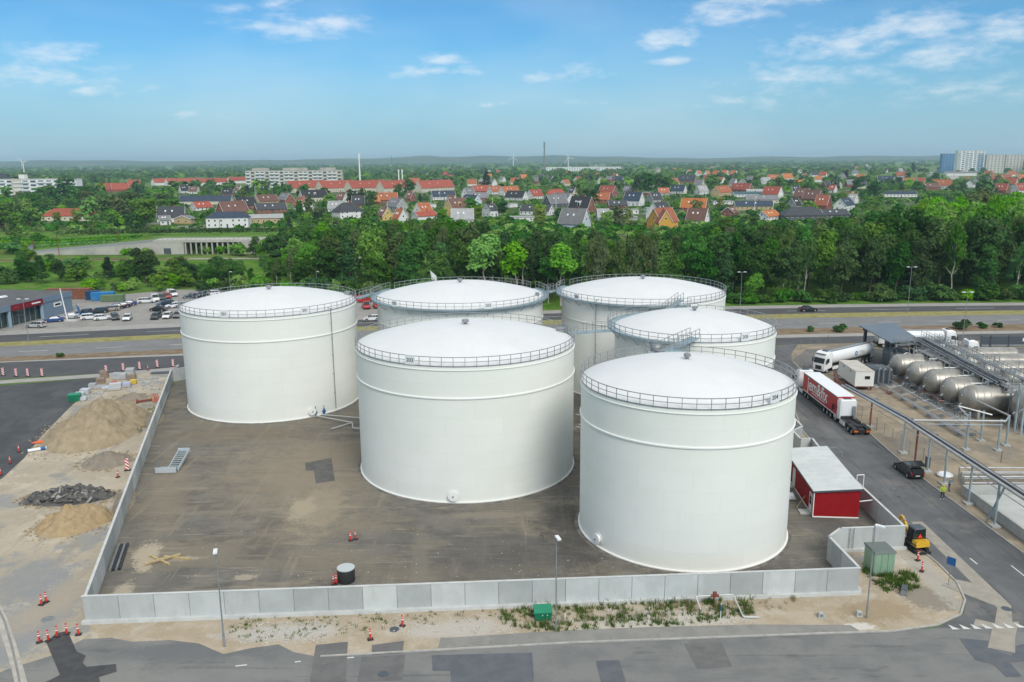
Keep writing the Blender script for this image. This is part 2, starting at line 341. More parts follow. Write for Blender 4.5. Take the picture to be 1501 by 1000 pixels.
m_froad = mat('worn road asphalt', (.165, .168, .164), (.20, .202, .194), .35, .38, .62, .9, layers=[((.215, .215, .205), .2, .5, .62, .7, (.25, 1, 1), .03), ((.11, .113, .113), 1.1, .56, .68, .6, (.2, 1, 1)), ((.26, .25, .22), 3.5, .6, .7, .45), ((.12, .122, .122), 7, .6, .7, .4), ((.095, .097, .098), 1.8, .6, .64, .5, (.025, 1, 1), .02)],
    spots=[(-26, 58.6, 8, 1.3, .05, (.14, .147, .15), .8, .4), (-33, 55, 6, 3, 0, (.24, .235, .215), .6, .6), (-22, 55.5, 7, 1.5, 0, (.23, .23, .215), .5, .7)], bump=.3, bscale=14, bdist=.02, spec=.12)
sheet('front_road', [(-60, 30), (80, 30), (80, 61.6), (50.5, 61.5), (35, 61.3), (31, 60.75), (24.3, 60.45), (4.7, 59.35), (-15.2, 57.7), (-17.5, 58.4), (-19, 59.5), (-21, 59.0), (-23, 58.2), (-25.5, 59.7), (-28, 60.2), (-31, 60.0), (-33, 60.6), (-35.2, 60.4), (-36.5, 58.2), (-39, 56.4), (-44, 50), (-60, 48)], .014, m_froad)
m_sroad = mat('service road asphalt', (.115, .118, .121), (.14, .143, .146), .3, .38, .62, .9, layers=[((.165, .167, .167), .25, .5, .62, .7, (1, .2, 1)), ((.08, .083, .087), .9, .56, .68, .7, (1, .12, 1)), ((.21, .20, .18), .12, .58, .66, .5), ((.19, .19, .185), 5, .62, .72, .4), ((.075, .077, .08), 1.8, .6, .64, .55, (1, .03, 1), .01)], bump=.3, bscale=14, bdist=.02, spec=.12)
KERB_R = [(50.6, 60), (50.2, 68), (50.0, 74.1), (49.7, 87.2), (49.5, 96.2), (49.9, 103), (50.3, 110), (51.2, 122), (52.2, 136), (53.0, 145), (53.5, 152)]
sheet('service_road', [(35.0, 61.3), (38.2, 63.2), (39.7, 65.5), (40.6, 68.5), (40.7, 72.0), (40.3, 77.5), (39.8, 86), (40.5, 100), (41.5, 112), (43.3, 120), (46, 133), (47.5, 146), (50, 165), (60, 168), (55, 158), (53.5, 152), (53.0, 145), (52.2, 136), (51.2, 122), (50.3, 110), (49.9, 103), (49.5, 96.2), (49.7, 87.2), (50.0, 74.1), (50.2, 68), (50.5, 61.6)], .020, m_sroad)
m_chan = mat('drain channel concrete', (.44, .415, .36), (.36, .34, .3), 1.0, rough=.92)
sheet('drain_channel', [at(*p) for p in [(-4, 880), (10, 905), (24, 945), (36, 985), (44, 1015), (24, 1015), (18, 985), (8, 950), (-8, 905)]], .018, m_chan)
sheet('drain_slot', [at(*p) for p in [(-4, 884), (9, 912), (20, 950), (29, 990), (33, 1015), (29, 1015), (25, 990), (16, 950), (5, 912), (-8, 884)]], .0225, m_walk)
m_truckway = mat('loading lane asphalt', (.13, .128, .122), (.17, .165, .152), .4, layers=[((.25, .225, .18), .3, .55, .7, .6)], rough=.9, bump=.3, bscale=10)
sheet('loading_lane', [(53.2, 142), (70, 150), (96, 150), (110, 156), (130, 158), (130, 163), (60, 163), (54, 154)], .016, m_truckway)
# resurfaced strips and patches cut into the roads
m_patch_blue = mat('fresh asphalt patch', (.098, .108, .122), (.118, .128, .14), .8, rough=.88, layers=[((.075, .08, .09), .5, .55, .7, .6, (.2, 1, 1))], bump=.3, bscale=16)
m_patch_grey = mat('grey asphalt patch', (.128, .126, .124), (.15, .148, .144), .8, rough=.9, layers=[((.105, .104, .104), .6, .55, .7, .6)], bump=.3, bscale=16)
m_patch_light = mat('pale trench concrete', (.30, .275, .23), (.34, .315, .265), .9, rough=.92, layers=[((.22, .21, .19), .7, .55, .7, .6)], bump=.3, bscale=12)
m_patch_dark = mat('new black asphalt patch', (.052, .054, .056), (.07, .071, .072), .9, rough=.88, layers=[((.13, .125, .115), .9, .6, .72, .6)], bump=.3, bscale=16)
PZ = 0
for px, m_ in [([(633, 961), (780, 957), (782, 985), (783, 1012), (662, 1012), (660, 984), (634, 984)], m_patch_blue), ([(873, 969), (908, 968), (921, 1012), (884, 1012)], m_patch_blue), ([(1003, 944), (1057, 941), (1073, 977), (1022, 981)], m_patch_grey),
               ([(463, 946), (510, 941), (506, 1012), (452, 1012)], m_patch_grey), ([(530, 964), (594, 960), (590, 998), (524, 1000)], m_patch_grey), ([(545, 946), (592, 940), (590, 958), (545, 961)], m_patch_grey),
               ([(1406, 936), (1450, 940), (1452, 951), (1484, 962), (1486, 948), (1505, 944), (1512, 968), (1480, 972), (1498, 992), (1475, 993), (1456, 974), (1430, 968)], m_patch_blue),
               ([(68, 942), (82, 929), (99, 925), (112, 955), (126, 962), (121, 972), (127, 978), (170, 974), (171, 985), (145, 993), (150, 1015), (100, 1015), (60, 1004), (88, 990)], m_patch_dark),
               ([(1380, 858), (1402, 850), (1440, 858), (1470, 880), (1482, 888), (1484, 912), (1494, 912), (1488, 934), (1488, 958), (1448, 950), (1454, 922), (1426, 918), (1430, 908), (1458, 914), (1462, 890)], m_patch_light)]:
    sheet('road_patch', [at(*p) for p in px], .026+.0015*PZ, m_); PZ += 1
sheet('trench_strip', [at(*p) for p in [(1335, 765), (1352, 765), (1480, 886), (1462, 892)]], .024, m_patch_light)
m_paint = mat('road paint', (.62, .62, .6), (.45, .45, .43), 2.5, .5, .75, rough=.7)
mk = MB()
for i in range(7):
    a = at(1396+16.3*i, 923.5-.45*i); mk.add([(a.x, a.y, .045), (a.x+.62, a.y, .045), (a.x+.02, a.y+.75, .045)], [(0, 1, 2)])
for (a, b) in [((345, 977), (362, 975)), ((432, 971), (441, 970)), ((507, 965), (519, 964))]:
    p, q = at(*a), at(*b); d = (q-p).normalized()*1.0; n_ = Vector((-d.y, d.x, 0))*.07
    mk.add([(p-n_)+Vector((0, 0, .03)), (q-n_)+Vector((0, 0, .03)), (q+n_)+Vector((0, 0, .03)), (p+n_)+Vector((0, 0, .03))], [(0, 1, 2, 3)])
for (x, y, L) in [(47.3, 68.5, 3.2), (44.2, 72, 1.2)]: mk.add([(x, y, .03), (x+.14, y, .03), (x+.1, y+L, .03), (x-.04, y+L, .03)], [(0, 1, 2, 3)])
struct(mk.build('road_marking', m_paint, smooth=0))
m_kerb = mat('kerb concrete', (.42, .41, .38), (.34, .33, .30), 1.2, rough=.9, bump=.3, bscale=10)
def kerb(pts, w=.16, h=.11, z=0.0, name='kerb', m_=None):
    for i, (a, b) in enumerate(zip(pts, pts[1:])):
        a, b = Vector((*a, 0)), Vector((*b, 0)); L = (b-a).length; n = max(1, round(L/2.0))
        if i == 0: mb = MB()
        ang = math.atan2(b.y-a.y, b.x-a.x)
        for k in range(n):
            c = a.lerp(b, (k+.5)/n); mb.box((c.x, c.y, z+h/2), (L/n-.015+(.05 if k in (0, n-1) else 0), w, h+random.uniform(-.006, .006)), ang)
    return struct(mb.build(name, m_ or m_kerb, smooth=0))
kerb(KERB_F); kerb(KERB_R)
# trunk road behind the tanks
def fit(*pts): return np.polyfit([p[0] for p in pts], [p[1] for p in pts], 2)
LN = dict(sh=fit((-118.7, 186.9), (-80.9, 196.4), (62.8, 213.3), (136.9, 216.2)), ft=fit((-115.9, 182.2), (-78.6, 191.0), (66.9, 209.5), (133.2, 211.8)), fb=fit((-111.5, 174.9), (-75.2, 182.6), (64.2, 201.5), (129.6, 204.6)),
          nt=fit((-108.8, 170.5), (-73.4, 178.2), (64.6, 195.6), (126.0, 199.2)), nb=fit((-102.7, 160.4), (-69.3, 167.6), (60.4, 183.0), (119.0, 187.3)), db=fit((-100.2, 156.4), (-67.7, 163.5), (58, 176.5), (114, 180)), rt=fit((-100.1, 155.8), (-67.5, 162.9), (57.2, 173.5), (113.0, 177.8)), rb=fit((-91.9, 142.6), (-63.0, 151.4), (55.1, 166.3), (113, 171)))
XS = list(range(-230, 261, 14))
def band(name, lo, hi, z, m_, dlo=0.0, dhi=0.0, x0=-230, x1=260):
    xs = [x for x in XS if x0 <= x <= x1]
    b = MB(); n = len(xs)
    b.add([(x, np.polyval(LN[lo], x)+dlo, z) for x in xs]+[(x, np.polyval(LN[hi], x)+dhi, z) for x in xs], [(i, i+1, n+i+1, n+i) for i in range(n-1)])
    return struct(b.build(name, m_, smooth=0))
m_hwy_dark = mat('dark carriageway', (.085, .088, .092), (.10, .103, .106), .25, rough=.9, layers=[((.135, .137, .137), .15, .55, .7, .5, (.15, 1, 1))], spec=.1)
m_hwy_grey = mat('grey carriageway', (.19, .193, .192), (.215, .217, .214), .25, rough=.9, layers=[((.15, .152, .152), .12, .52, .7, .6, (.1, 1, 1))], spec=.1)
m_shoulder = mat('pale shoulder', (.30, .295, .275), (.34, .33, .305), .4, rough=.93, layers=[((.25, .25, .24), .2, .55, .7, .5)])
m_median = mat('dry grass median', (.24, .235, .085), (.33, .29, .14), .6, rough=.97, layers=[((.14, .18, .05), .3, .52, .68, .7), ((.42, .37, .24), .8, .6, .72, .6)], bump=.8, bscale=2, bdist=.2, spec=.05)
m_dirt = mat('bare dirt strip', (.19, .14, .095), (.25, .195, .135), .5, rough=.97, layers=[((.13, .15, .05), .15, .55, .68, .75), ((.36, .31, .23), .7, .6, .74, .5)], bump=.9, bscale=1.6, bdist=.3, spec=.05)
band('shoulder', 'ft', 'sh', .010, m_shoulder)
band('far_carriageway', 'fb', 'ft', .014, m_hwy_dark)
band('median_strip', 'nt', 'fb', .018, m_median)
band('near_carriageway', 'nb', 'nt', .014, m_hwy_grey)
band('dirt_verge', 'db', 'nb', .018, m_dirt)
band('pale_verge', 'rt', 'db', .022, m_shoulder, -.5, 0)
band('access_road', 'rb', 'rt', .014, m_hwy_dark, 0, -.5)
sheet('roadside_footway', [at(*p) for p in [(-120, 573), (0, 563), (150, 553), (248, 543), (262, 538), (262, 534), (248, 539.5), (150, 548), (0, 558), (-120, 567)]], .026, m_shoulder)
m_apron = mat('new asphalt apron', (.072, .076, .080), (.09, .094, .098), .2, rough=.9, layers=[((.13, .135, .136), .12, .56, .7, .6, (1, .3, 1), .5), ((.055, .058, .062), .3, .55, .7, .6), ((.26, .26, .25), .5, .68, .78, .5, (1, .15, 1), .8)], spec=.1)
sheet('asphalt_apron', [(-160, 120), (-95, 137.5), (-74.5, 144.4), (-70.3, 124.8), (-67.2, 111.6), (-64.5, 102.7), (-63.2, 96.0), (-64, 84), (-90, 80), (-160, 90)], .018, m_apron)
mk = MB()
def dashes(ln1, ln2, t, L, gap, ph, x0=-220, x1=250):
    x = x0+ph
    while x < x1:
        y0 = np.polyval(LN[ln1], x)*(1-t)+np.polyval(LN[ln2], x)*t; y1 = np.polyval(LN[ln1], x+L)*(1-t)+np.polyval(LN[ln2], x+L)*t
        mk.add([(x, y0-.1, .026), (x+L, y1-.1, .026), (x+L, y1+.1, .026), (x, y0+.1, .026)], [(0, 1, 2, 3)]); x += L+gap
dashes('fb', 'ft', .5, 10, 12, 4); dashes('nb', 'nt', .42, 5.5, 9, 2)
struct(mk.build('lane_marking', m_paint, smooth=0))
# car lot and the grounds behind it
m_lot = mat('car lot asphalt', (.27, .26, .24), (.31, .30, .275), .2, rough=.93, layers=[((.22, .215, .2), .12, .5, .7, .6), ((.37, .345, .30), .3, .6, .74, .5)], spec=.1)
lot = [(x, np.polyval(LN['sh'], x)+.1) for x in (-230, -180, -140, -118, -100, -80, -60, -40, -20, -12)]
sheet('car_lot', lot+[(-15, 219), (-36, 225), (-70, 240), (-95, 249), (-104, 249), (-114, 241), (-126, 236), (-160, 236), (-230, 200)], .008, m_lot)
m_bank = mat('overgrown bank', (.07, .165, .02), (.12, .23, .035), .12, .4, .6, .97, layers=[((.19, .18, .07), .09, .55, .68, .7), ((.04, .08, .02), .4, .52, .7, .6), ((.16, .22, .05), .7, .58, .72, .5)], bump=1.0, bscale=.9, bdist=.6, spec=.05)
sheet('woodland_floor', [(-300, 242), (-126, 242), (-95, 252), (-30, 232)]+[(x, np.polyval(LN['sh'], x)+.3) for x in (-10, 20, 60, 100, 140, 180, 220, 260)]+[(380, 300), (250, 420), (-100, 330), (-300, 340)], .010, m_bank)
m_gard = mat('garden ground', (.05, .095, .022), (.085, .14, .03), .05, .4, .6, .97, layers=[((.03, .06, .018), .12, .48, .6, .8), ((.26, .255, .24), .035, .57, .61, .75), ((.12, .19, .035), .08, .58, .66, .6), ((.34, .33, .31), .1, .64, .68, .7)], spec=.05)
sheet('garden_ground', [(-330, 445), (-20, 440), (60, 405), (330, 405), (900, 1250), (-900, 1250)], .012, m_gard)
# ------------------------------------------------------------------ storage tanks
m_shell = mat('tank wall paint', (.765, .785, .735), (.79, .805, .76), .15, rough=.6, layers=[((.72, .745, .69), .06, .5, .7, .5), ((.81, .825, .79), .25, .6, .75, .5, (1, 1, .25)), ((.64, .655, .59), .5, .6, .8, .35, (1.6, 1.6, .10))], spec=.35, bump=.12, bscale=.5, bdist=.05)
m_roofp = mat('tank roof paint', (.665, .68, .672), (.69, .702, .693), .2, rough=.55, layers=[((.63, .645, .64), .1, .52, .7, .6)], spec=.3)
def plates(m_, roof=False):
    nt = m_.node_tree; b = nt.nodes['Principled BSDF']; src = b.inputs['Base Color'].links[0].from_socket
    tc_ = nt.nodes.new('ShaderNodeTexCoord'); sp = nt.nodes.new('ShaderNodeSeparateXYZ'); nt.links.new(tc_.outputs['Object'], sp.inputs[0])
    n = nt.nodes.new('ShaderNodeMath'); n.operation = 'ARCTAN2'; nt.links.new(sp.outputs[1], n.inputs[0]); nt.links.new(sp.outputs[0], n.inputs[1])
    cb_ = nt.nodes.new('ShaderNodeCombineXYZ'); nt.links.new(_math(nt, 'MULTIPLY', n.outputs[0], 12.6 if not roof else 3.82), cb_.inputs[0])
    if roof:
        ln = nt.nodes.new('ShaderNodeVectorMath'); ln.operation = 'LENGTH'; fl = nt.nodes.new('ShaderNodeVectorMath'); fl.operation = 'MULTIPLY'; nt.links.new(tc_.outputs['Object'], fl.inputs[0]); fl.inputs[1].default_value = (1, 1, 0); nt.links.new(fl.outputs[0], ln.inputs[0]); nt.links.new(ln.outputs['Value'], cb_.inputs[1])
    else: nt.links.new(sp.outputs[2], cb_.inputs[1])
    br = nt.nodes.new('ShaderNodeTexBrick'); nt.links.new(cb_.outputs[0], br.inputs['Vector']); br.inputs['Scale'].default_value = 1.0; br.inputs['Brick Width'].default_value = 6.1 if not roof else 1.0; br.inputs['Row Height'].default_value = 1.9875 if not roof else 4.4; br.inputs['Mortar Size'].default_value = .03 if not roof else .012
    br.inputs['Color1'].default_value = (1, 1, 1, 1); br.inputs['Color2'].default_value = (.972, .976, .968, 1) if not roof else (.97, .975, .97, 1); br.inputs['Mortar'].default_value = (.915, .92, .905, 1) if not roof else (.92, .925, .92, 1)
    mu = nt.nodes.new('ShaderNodeMix'); mu.data_type = 'RGBA'; mu.blend_type = 'MULTIPLY'; mu.inputs['Factor'].default_value = 1.0; nt.links.new(src, mu.inputs[6]); nt.links.new(br.outputs['Color'], mu.inputs[7]); nt.links.new(mu.outputs[2], b.inputs['Base Color'])
plates(m_shell); plates(m_roofp, True)
m_trim = mat('tank trim white', (.79, .80, .77), rough=.5)
m_galv = mat('galvanised steel', (.25, .27, .28), (.32, .34, .35), 2.0, rough=.5, metal=.35)
m_galvb = mat('blue grey walkway steel', (.26, .35, .39), (.33, .42, .45), 1.0, rough=.55, metal=.3)
m_galvd = mat('weathered dark steel', (.20, .22, .225), (.26, .275, .28), 2.0, rough=.55, metal=.4)
m_black = mat('black print', (.015, .015, .016), rough=.6)
m_plate = mat('white plate', (.72, .75, .76), rough=.5)
m_blue = mat('blue valve paint', (.02, .11, .30), rough=.4)
m_conc = mat('cast concrete', (.36, .37, .355), (.42, .43, .41), .6, rough=.9, layers=[((.31, .325, .31), 1.4, .55, .7, .5)], bump=.3, bscale=8)
m_found = mat('bitumen foundation', (.10, .096, .088), (.2, .18, .15), .8, rough=.95)
TH = 15.9
TANKS = {'201': (-38.9, 130.5, 13.6), '202': (-8.65, 136.8, 13.85), '203': (-5.8, 100.7, 13.55), '204': (17.85, 81.5, 10.75), '205': (24.6, 108.9, 10.6), '206': (22.4, 139.2, 13.8)}
def rim_angle(cx, cy, r, z, px):
    best = None
    for k in range(720):
        a = math.pi+math.pi*k/720     # front half
        x = pj((cx+r*math.cos(a), cy+r*math.sin(a), z))[0]
        if best is None or abs(x-px) < best[0]: best = (abs(x-px), a)
    return best[1]
post_me = MB().bx(-.028, .028, -.028, .028, 0, 1.12).mesh('post', m_galv, 0)
def arc(r, z, a0, a1, n, t=.032, mb=None):
    mb = mb or MB(); full = abs(a1-a0-2*math.pi) < 1e-6
    return mb.lathe([(r-t, z-t), (r+t, z-t), (r+t, z+t), (r-t, z+t), (r-t, z-t)], n, a0=a0, a1=a1)
def make_tank(num, label, plates, manhole=None, walk=None, gap=None, pipe=None, vent_r=.55):
    cx, cy, r = TANKS[num]
    t = thing('storage_tank', label, 'storage tank', (cx, cy, 0), 0, 'white storage tanks in the walled yard')
    n = 128 if r > 12 else 112
    prof = [(r, .06)]
    for k in range(1, 8):
        z = k*TH/8; prof += [(r, z-.02), (r+.006, z-.012), (r+.006, z+.012), (r, z+.02)]
    prof += [(r, TH-.05), (r-.02, TH)]
    MB().lathe(prof, n).build('shell', m_shell, t, 12)
    rf = MB(); pr = []
    for k in range(15):
        q = k/14; pr.append((r*(1-q)+.001, TH+.02+2.15*(1-(1-q)**2)))
    rf.lathe([(r-.02, TH-.03)]+pr, n); roof = rf.build('roof', m_roofp, t, 30)
    MB().lathe([(r+.004, 12.22), (r+.10, 12.24), (r+.13, 12.33), (r+.10, 12.42), (r+.004, 12.44)], n).build('stiffener_ring', m_trim, t, 50)
    MB().lathe([(r+.004, TH-.42), (r+.09, TH-.40), (r+.09, TH-.34), (r+.004, TH-.32)], n).build('top_angle', m_shell, t)
    MB().lathe([(r-.1, .06), (r+.16, .06), (r+.16, .16), (r+.004, .18)], n).build('base_plate', m_trim, t, 30)
    MB().lathe([(r-.3, .004), (r+.55, .004), (r+.32, .055), (r-.3, .058)], n).build('foundation_ring', m_found, t, 30)
    rr = r+.03
    if walk:
        a0, a1 = walk; k = max(8, int((a1-a0)*18)); w = MB()
        w.lathe([(r+.05, TH-.12), (r+1.05, TH-.12), (r+1.05, TH+.14), (r+1.0, TH+.14), (r+1.0, TH-.04), (r+.05, TH-.04), (r+.05, TH-.12)], k, a0=a0, a1=a1)
        wk = w.build('walkway', m_galvb, t, 30)
        for i in range(k+1):
            if i % 4: continue
            b = MB()
            a = a0+(a1-a0)*i/k; ca, sa = math.cos(a), math.sin(a)
            b.tube((ca*(r+.02), sa*(r+.02), TH-1.1), (ca*(r+.98), sa*(r+.98), TH-.13), .04, 6); b.tube((ca*(r+.02), sa*(r+.02), TH-.2), (ca*(r+.98), sa*(r+.98), TH-.2), .04, 6)
            b.build('bracket', m_galvb, wk)
    segs = []
    if walk:
        segs.append((walk[0], walk[1], r+1.02)); segs.append((walk[1], walk[0]+2*math.pi, r+.03))
    else: segs.append((0, 2*math.pi, r+.03))
    for a0, a1, rr in segs:
        if gap and not walk: a0, a1 = gap[1], gap[0]+2*math.pi
        L = (a1-a0)*rr; k = max(3, round(L/1.3)); full = abs(a1-a0-2*math.pi) < 1e-6
        nn = max(12, int((a1-a0)*20))
        rb = MB(); arc(rr, TH+1.12, a0, a1, nn, .034, rb); arc(rr, TH+.60, a0, a1, nn, .026, rb)
        rb.lathe([(rr-.012, TH+.03), (rr+.012, TH+.03), (rr+.012, TH+.15), (rr-.012, TH+.15), (rr-.012, TH+.03)], nn, a0=a0, a1=a1)
        rail = rb.build('railing', m_galv, t, 40)
        for i in range(k if full else k+1):
            a = a0+(a1-a0)*i/k
            put('post', post_me, rail, (rr*math.cos(a), rr*math.sin(a), TH+.01), a)
    rp = (r+1.08 if walk else r+.09)
    for px in plates:
        inw = True
        a = rim_angle(cx, cy, rp, TH+.6, px)
        if walk and not (walk[0] <= a <= walk[1] or walk[0] <= a+2*math.pi <= walk[1] or walk[0] <= a-2*math.pi <= walk[1]): rq = r+.09
        else: rq = rp
        out = Vector((math.cos(a), math.sin(a), 0)); rt_ = Vector((-math.sin(a), math.cos(a), 0))
        p = MB().box((out.x*rq, out.y*rq, TH+.62), (.03, 1.25, 1.05), a).build('number_plate', m_plate, t, 0)
        put_text(num, .6, frame(Vector((out.x*(rq+.03), out.y*(rq+.03), TH+.62)), rt_, (0, 0, 1)), m_black, p)
    if manhole:
        px, py = manhole
        a = rim_angle(cx, cy, r, .9, px); z = .95; out = Vector((math.cos(a), math.sin(a), 0)); q = Matrix.Rotation(a, 3, 'Z')
        h = MB(); h.lathe([(.62, -.05), (.62, .02), (.42, .03), (.42, .30), (.60, .30), (.60, .37), (.001, .40)], 28, axis='x', rot=q, c=(out.x*r, out.y*r, z)); mh = h.build('manhole', m_trim, t, 40)
        bl = MB(); bl.lathe([(.09, 0), (.09, .06), (.001, .07)], 10, axis='x', rot=q, c=(out.x*(r+.40), out.y*(r+.40), z)); bl.build('handle', m_galvd, mh)
    v = MB(); z0 = TH+2.17
    v.lathe([(.22, z0-.15), (.18, z0+.22), (vent_r*.8, z0+.26), (vent_r*.8, z0+.55), (vent_r*.5, z0+.62), (.001, z0+.64)], 20); v.build('vent', m_galv, t)
    if pipe is not None:
        a = rim_angle(cx, cy, r, 8, pipe); rr = r+.28; c_, s_ = math.cos(a), math.sin(a)
        d = MB().tube((c_*rr, s_*rr, .5), (c_*rr, s_*rr, TH+.3), .055, 8).tube((c_*rr, s_*rr, TH+.3), (c_*(r-.4), s_*(r-.4), TH+.45), .055, 8)
        for z in (3, 6, 9, 11.5, 14): d.tube((c_*r, s_*r, z), (c_*rr, s_*rr, z), .03, 6)
        d.build('riser_pipe', m_galvd, t)
    return t
def A(deg): return math.radians(deg)
tank = {}
tank['201'] = make_tank('201', 'white storage tank numbered 201, leftmost, beside the long concrete wall', [328, 447], (457, 599), pipe=487)
tank['202'] = make_tank('202', 'white storage tank numbered 202, behind tank 203 with a steel walkway round its rim', [578, 716], None, walk=(A(150), A(390)))
tank['203'] = make_tank('203', 'white storage tank numbered 203, large one standing in the middle of the yard', [601], (665, 718))
tank['204'] = make_tank('204', 'white storage tank numbered 204, nearest tank, close to the red shed', [1136], (877, 785), vent_r=.45)
tank['205'] = make_tank('205', 'white storage tank numbered 205, behind tank 204 with steel stair on its front', [1100], None, walk=(A(75), A(255)), vent_r=.45)
tank['206'] = make_tank('206', 'white storage tank at back right of the yard, in front of the wood', [845], None, walk=(A(150), A(291)), pipe=874)
# roof fittings
def hatch(t, a, q, rx, name='hatch'):
    cx, cy, r = TANKS[t]
    x, y = math.cos(a)*r*q, math.sin(a)*r*q; z = TH+2.15*(1-q*q)
    MB().lathe([(rx, -.1), (rx, .45), (rx+.08, .45), (rx+.08, .55), (.001, .62)], 18, c=(x, y, z)).build(name, m_galv, tank[t])
hatch('203', A(18), .94, .55); hatch('201', A(25), .93, .5); hatch('202', A(-12), .95, .3); hatch('204', A(96), .90, .5)
# catwalks, stairs
def catwalk(label, p, q, w=1.0, m_=None, deck_t=.16):
    p, q = Vector(p), Vector(q); d = q-p; L = math.hypot(d.x, d.y); a = math.atan2(d.y, d.x); c = (p+q)/2
    t = thing('catwalk', label, 'catwalk', (p.x, p.y, p.z), a, 'steel catwalks joining the tank roofs')
    sl = d.z
    def P(x, y, z): return (x, y, z+sl*x/L)
    k = MB(); k.add([P(0, -w/2, -deck_t), P(L, -w/2, -deck_t), P(L, w/2, -deck_t), P(0, w/2, -deck_t), P(0, -w/2, 0), P(L, -w/2, 0), P(L, w/2, 0), P(0, w/2, 0)], [(0, 3, 2, 1), (4, 5, 6, 7), (0, 1, 5, 4), (1, 2, 6, 5), (2, 3, 7, 6), (3, 0, 4, 7)])
    k.build('deck', m_ or m_galvb, t, 0)
    for s in (-1, 1):
        b = MB().tube(P(0, s*w/2, 1.1), P(L, s*w/2, 1.1), .035, 6).tube(P(0, s*w/2, .58), P(L, s*w/2, .58), .028, 6)
        rl = b.build('railing', m_galv, t); n = max(2, round(L/1.2))
        for i in range(n+1): put('post', post_me, rl, P(L*i/n, s*w/2, 0))
    return t
def rim(tk, deg, dr=0.0, z=TH+.05):
    cx, cy, r = TANKS[tk]; a = A(deg); return (cx+(r+dr)*math.cos(a), cy+(r+dr)*math.sin(a), z)
catwalk('steel catwalk bridging between tank 201 and tank 202', rim('201', 14), rim('202', 168, 1.0), 1.3)
catwalk('steel catwalk bridging between tank 202 and the back right tank', rim('202', 8, .9), rim('206', 172, .9), 1.3)
catwalk('blue grey catwalk bridging from tank 203 to tank 205', rim('203', 18), rim('205', 191, .9), 1.1)
catwalk('blue steel stair dropping from tank 205 to tank 204', rim('205', 258, .2, TH+.8), rim('204', 92, -.6, TH+.7), 1.25)
catwalk('short steel stair stepping from the back right tank to tank 205', rim('206', 285, .5, TH+.9), rim('205', 100, .6), .9)
pf = thing('roof_platform', 'steel platform with railings on the back rim of tank 204', 'platform', rim('204', 92, -.6, TH+.4), 0)
MB().bx(-2.0, 2.2, -.55, .55, 0, .3).build('deck', m_galvb, pf, 0)
for s in (-2.0, 2.2):
    rl = MB().tube((s, -.5, 1.5), (s, .5, 1.5), .03, 6).tube((s, -.5, .9), (s, .5, .9), .025, 6).build('railing', m_galv, pf)
    for y in (-.5, .5): put('post', post_me, rl, (s, y, .35))
rl = MB().tube((-2, .5, 1.5), (-.7, .5, 1.5), .03, 6).tube((.7, .5, 1.5), (2.2, .5, 1.5), .03, 6).tube((-2, .5, .9), (-.7, .5, .9), .025, 6).tube((.7, .5, .9), (2.2, .5, .9), .025, 6).build('railing', m_galv, pf)
for x in (-1.2, 1.4): put('post', post_me, rl, (x, .5, .35))
MB().lathe([(.62, .32), (.66, .8), (.5, 1.05), (.001, 1.1)], 18, c=(-1.0, -.1, 0)).build('hatch', m_galvd, pf)
# pipework on the yard floor by the tanks
m_pipe = mat('pale pipe paint', (.55, .56, .54), (.48, .49, .47), 1.5, rough=.5, metal=.3)
def piping(name, label, runs, r=.09, loc=None, m_=None, cat='pipes'):
    o = thing(name, label, cat, runs[0][0] if loc is None else loc)
    L = Vector(o.location)
    for pts in runs: MB().path([Vector(p)-L for p in pts], r, 8).build('pipe', m_ or m_pipe, o)
    return o
pp = piping('ground_pipes', 'white pipe runs on the ground from the foot of tank 201', [[(-29.0, 119.6, .45), (-22, 117.6, .45), (-18, 116.6, .45)], [(-29.6, 119.0, .45), (-23.6, 115.6, .45), (-23, 113, .45), (-18.5, 112.3, .45)], [(-23.6, 115.6, .45), (-26.2, 113.3, .25)]])
for (x, y) in ((-1.0, .5), (.2, .9)):
    vm = MB(); vm.tube((x, y, -.3), (x, y, .7), .12, 8).tube((x, y, .7), (x, y, 1.2), .05, 8); vm.lathe([(.25, .1), (.28, .25), (.25, .4)], 12, c=(x, y, 0)); vm.build('valve', m_blue, pp)
piping('ground_pipes', 'white pipe frames in the gap between tank 203 and tank 204', [[(9.5, 118, .7), (13.5, 115.5, .7), (9.5, 113, .7)], [(9.0, 111, 1.1), (14, 106, 1.1)], [(9, 100, 1.2), (13.2, 96, .5)], [(8.8, 96.2, .5), (14, 96.2, .5)], [(8.8, 94, .5), (14, 94, .5)]], .12)
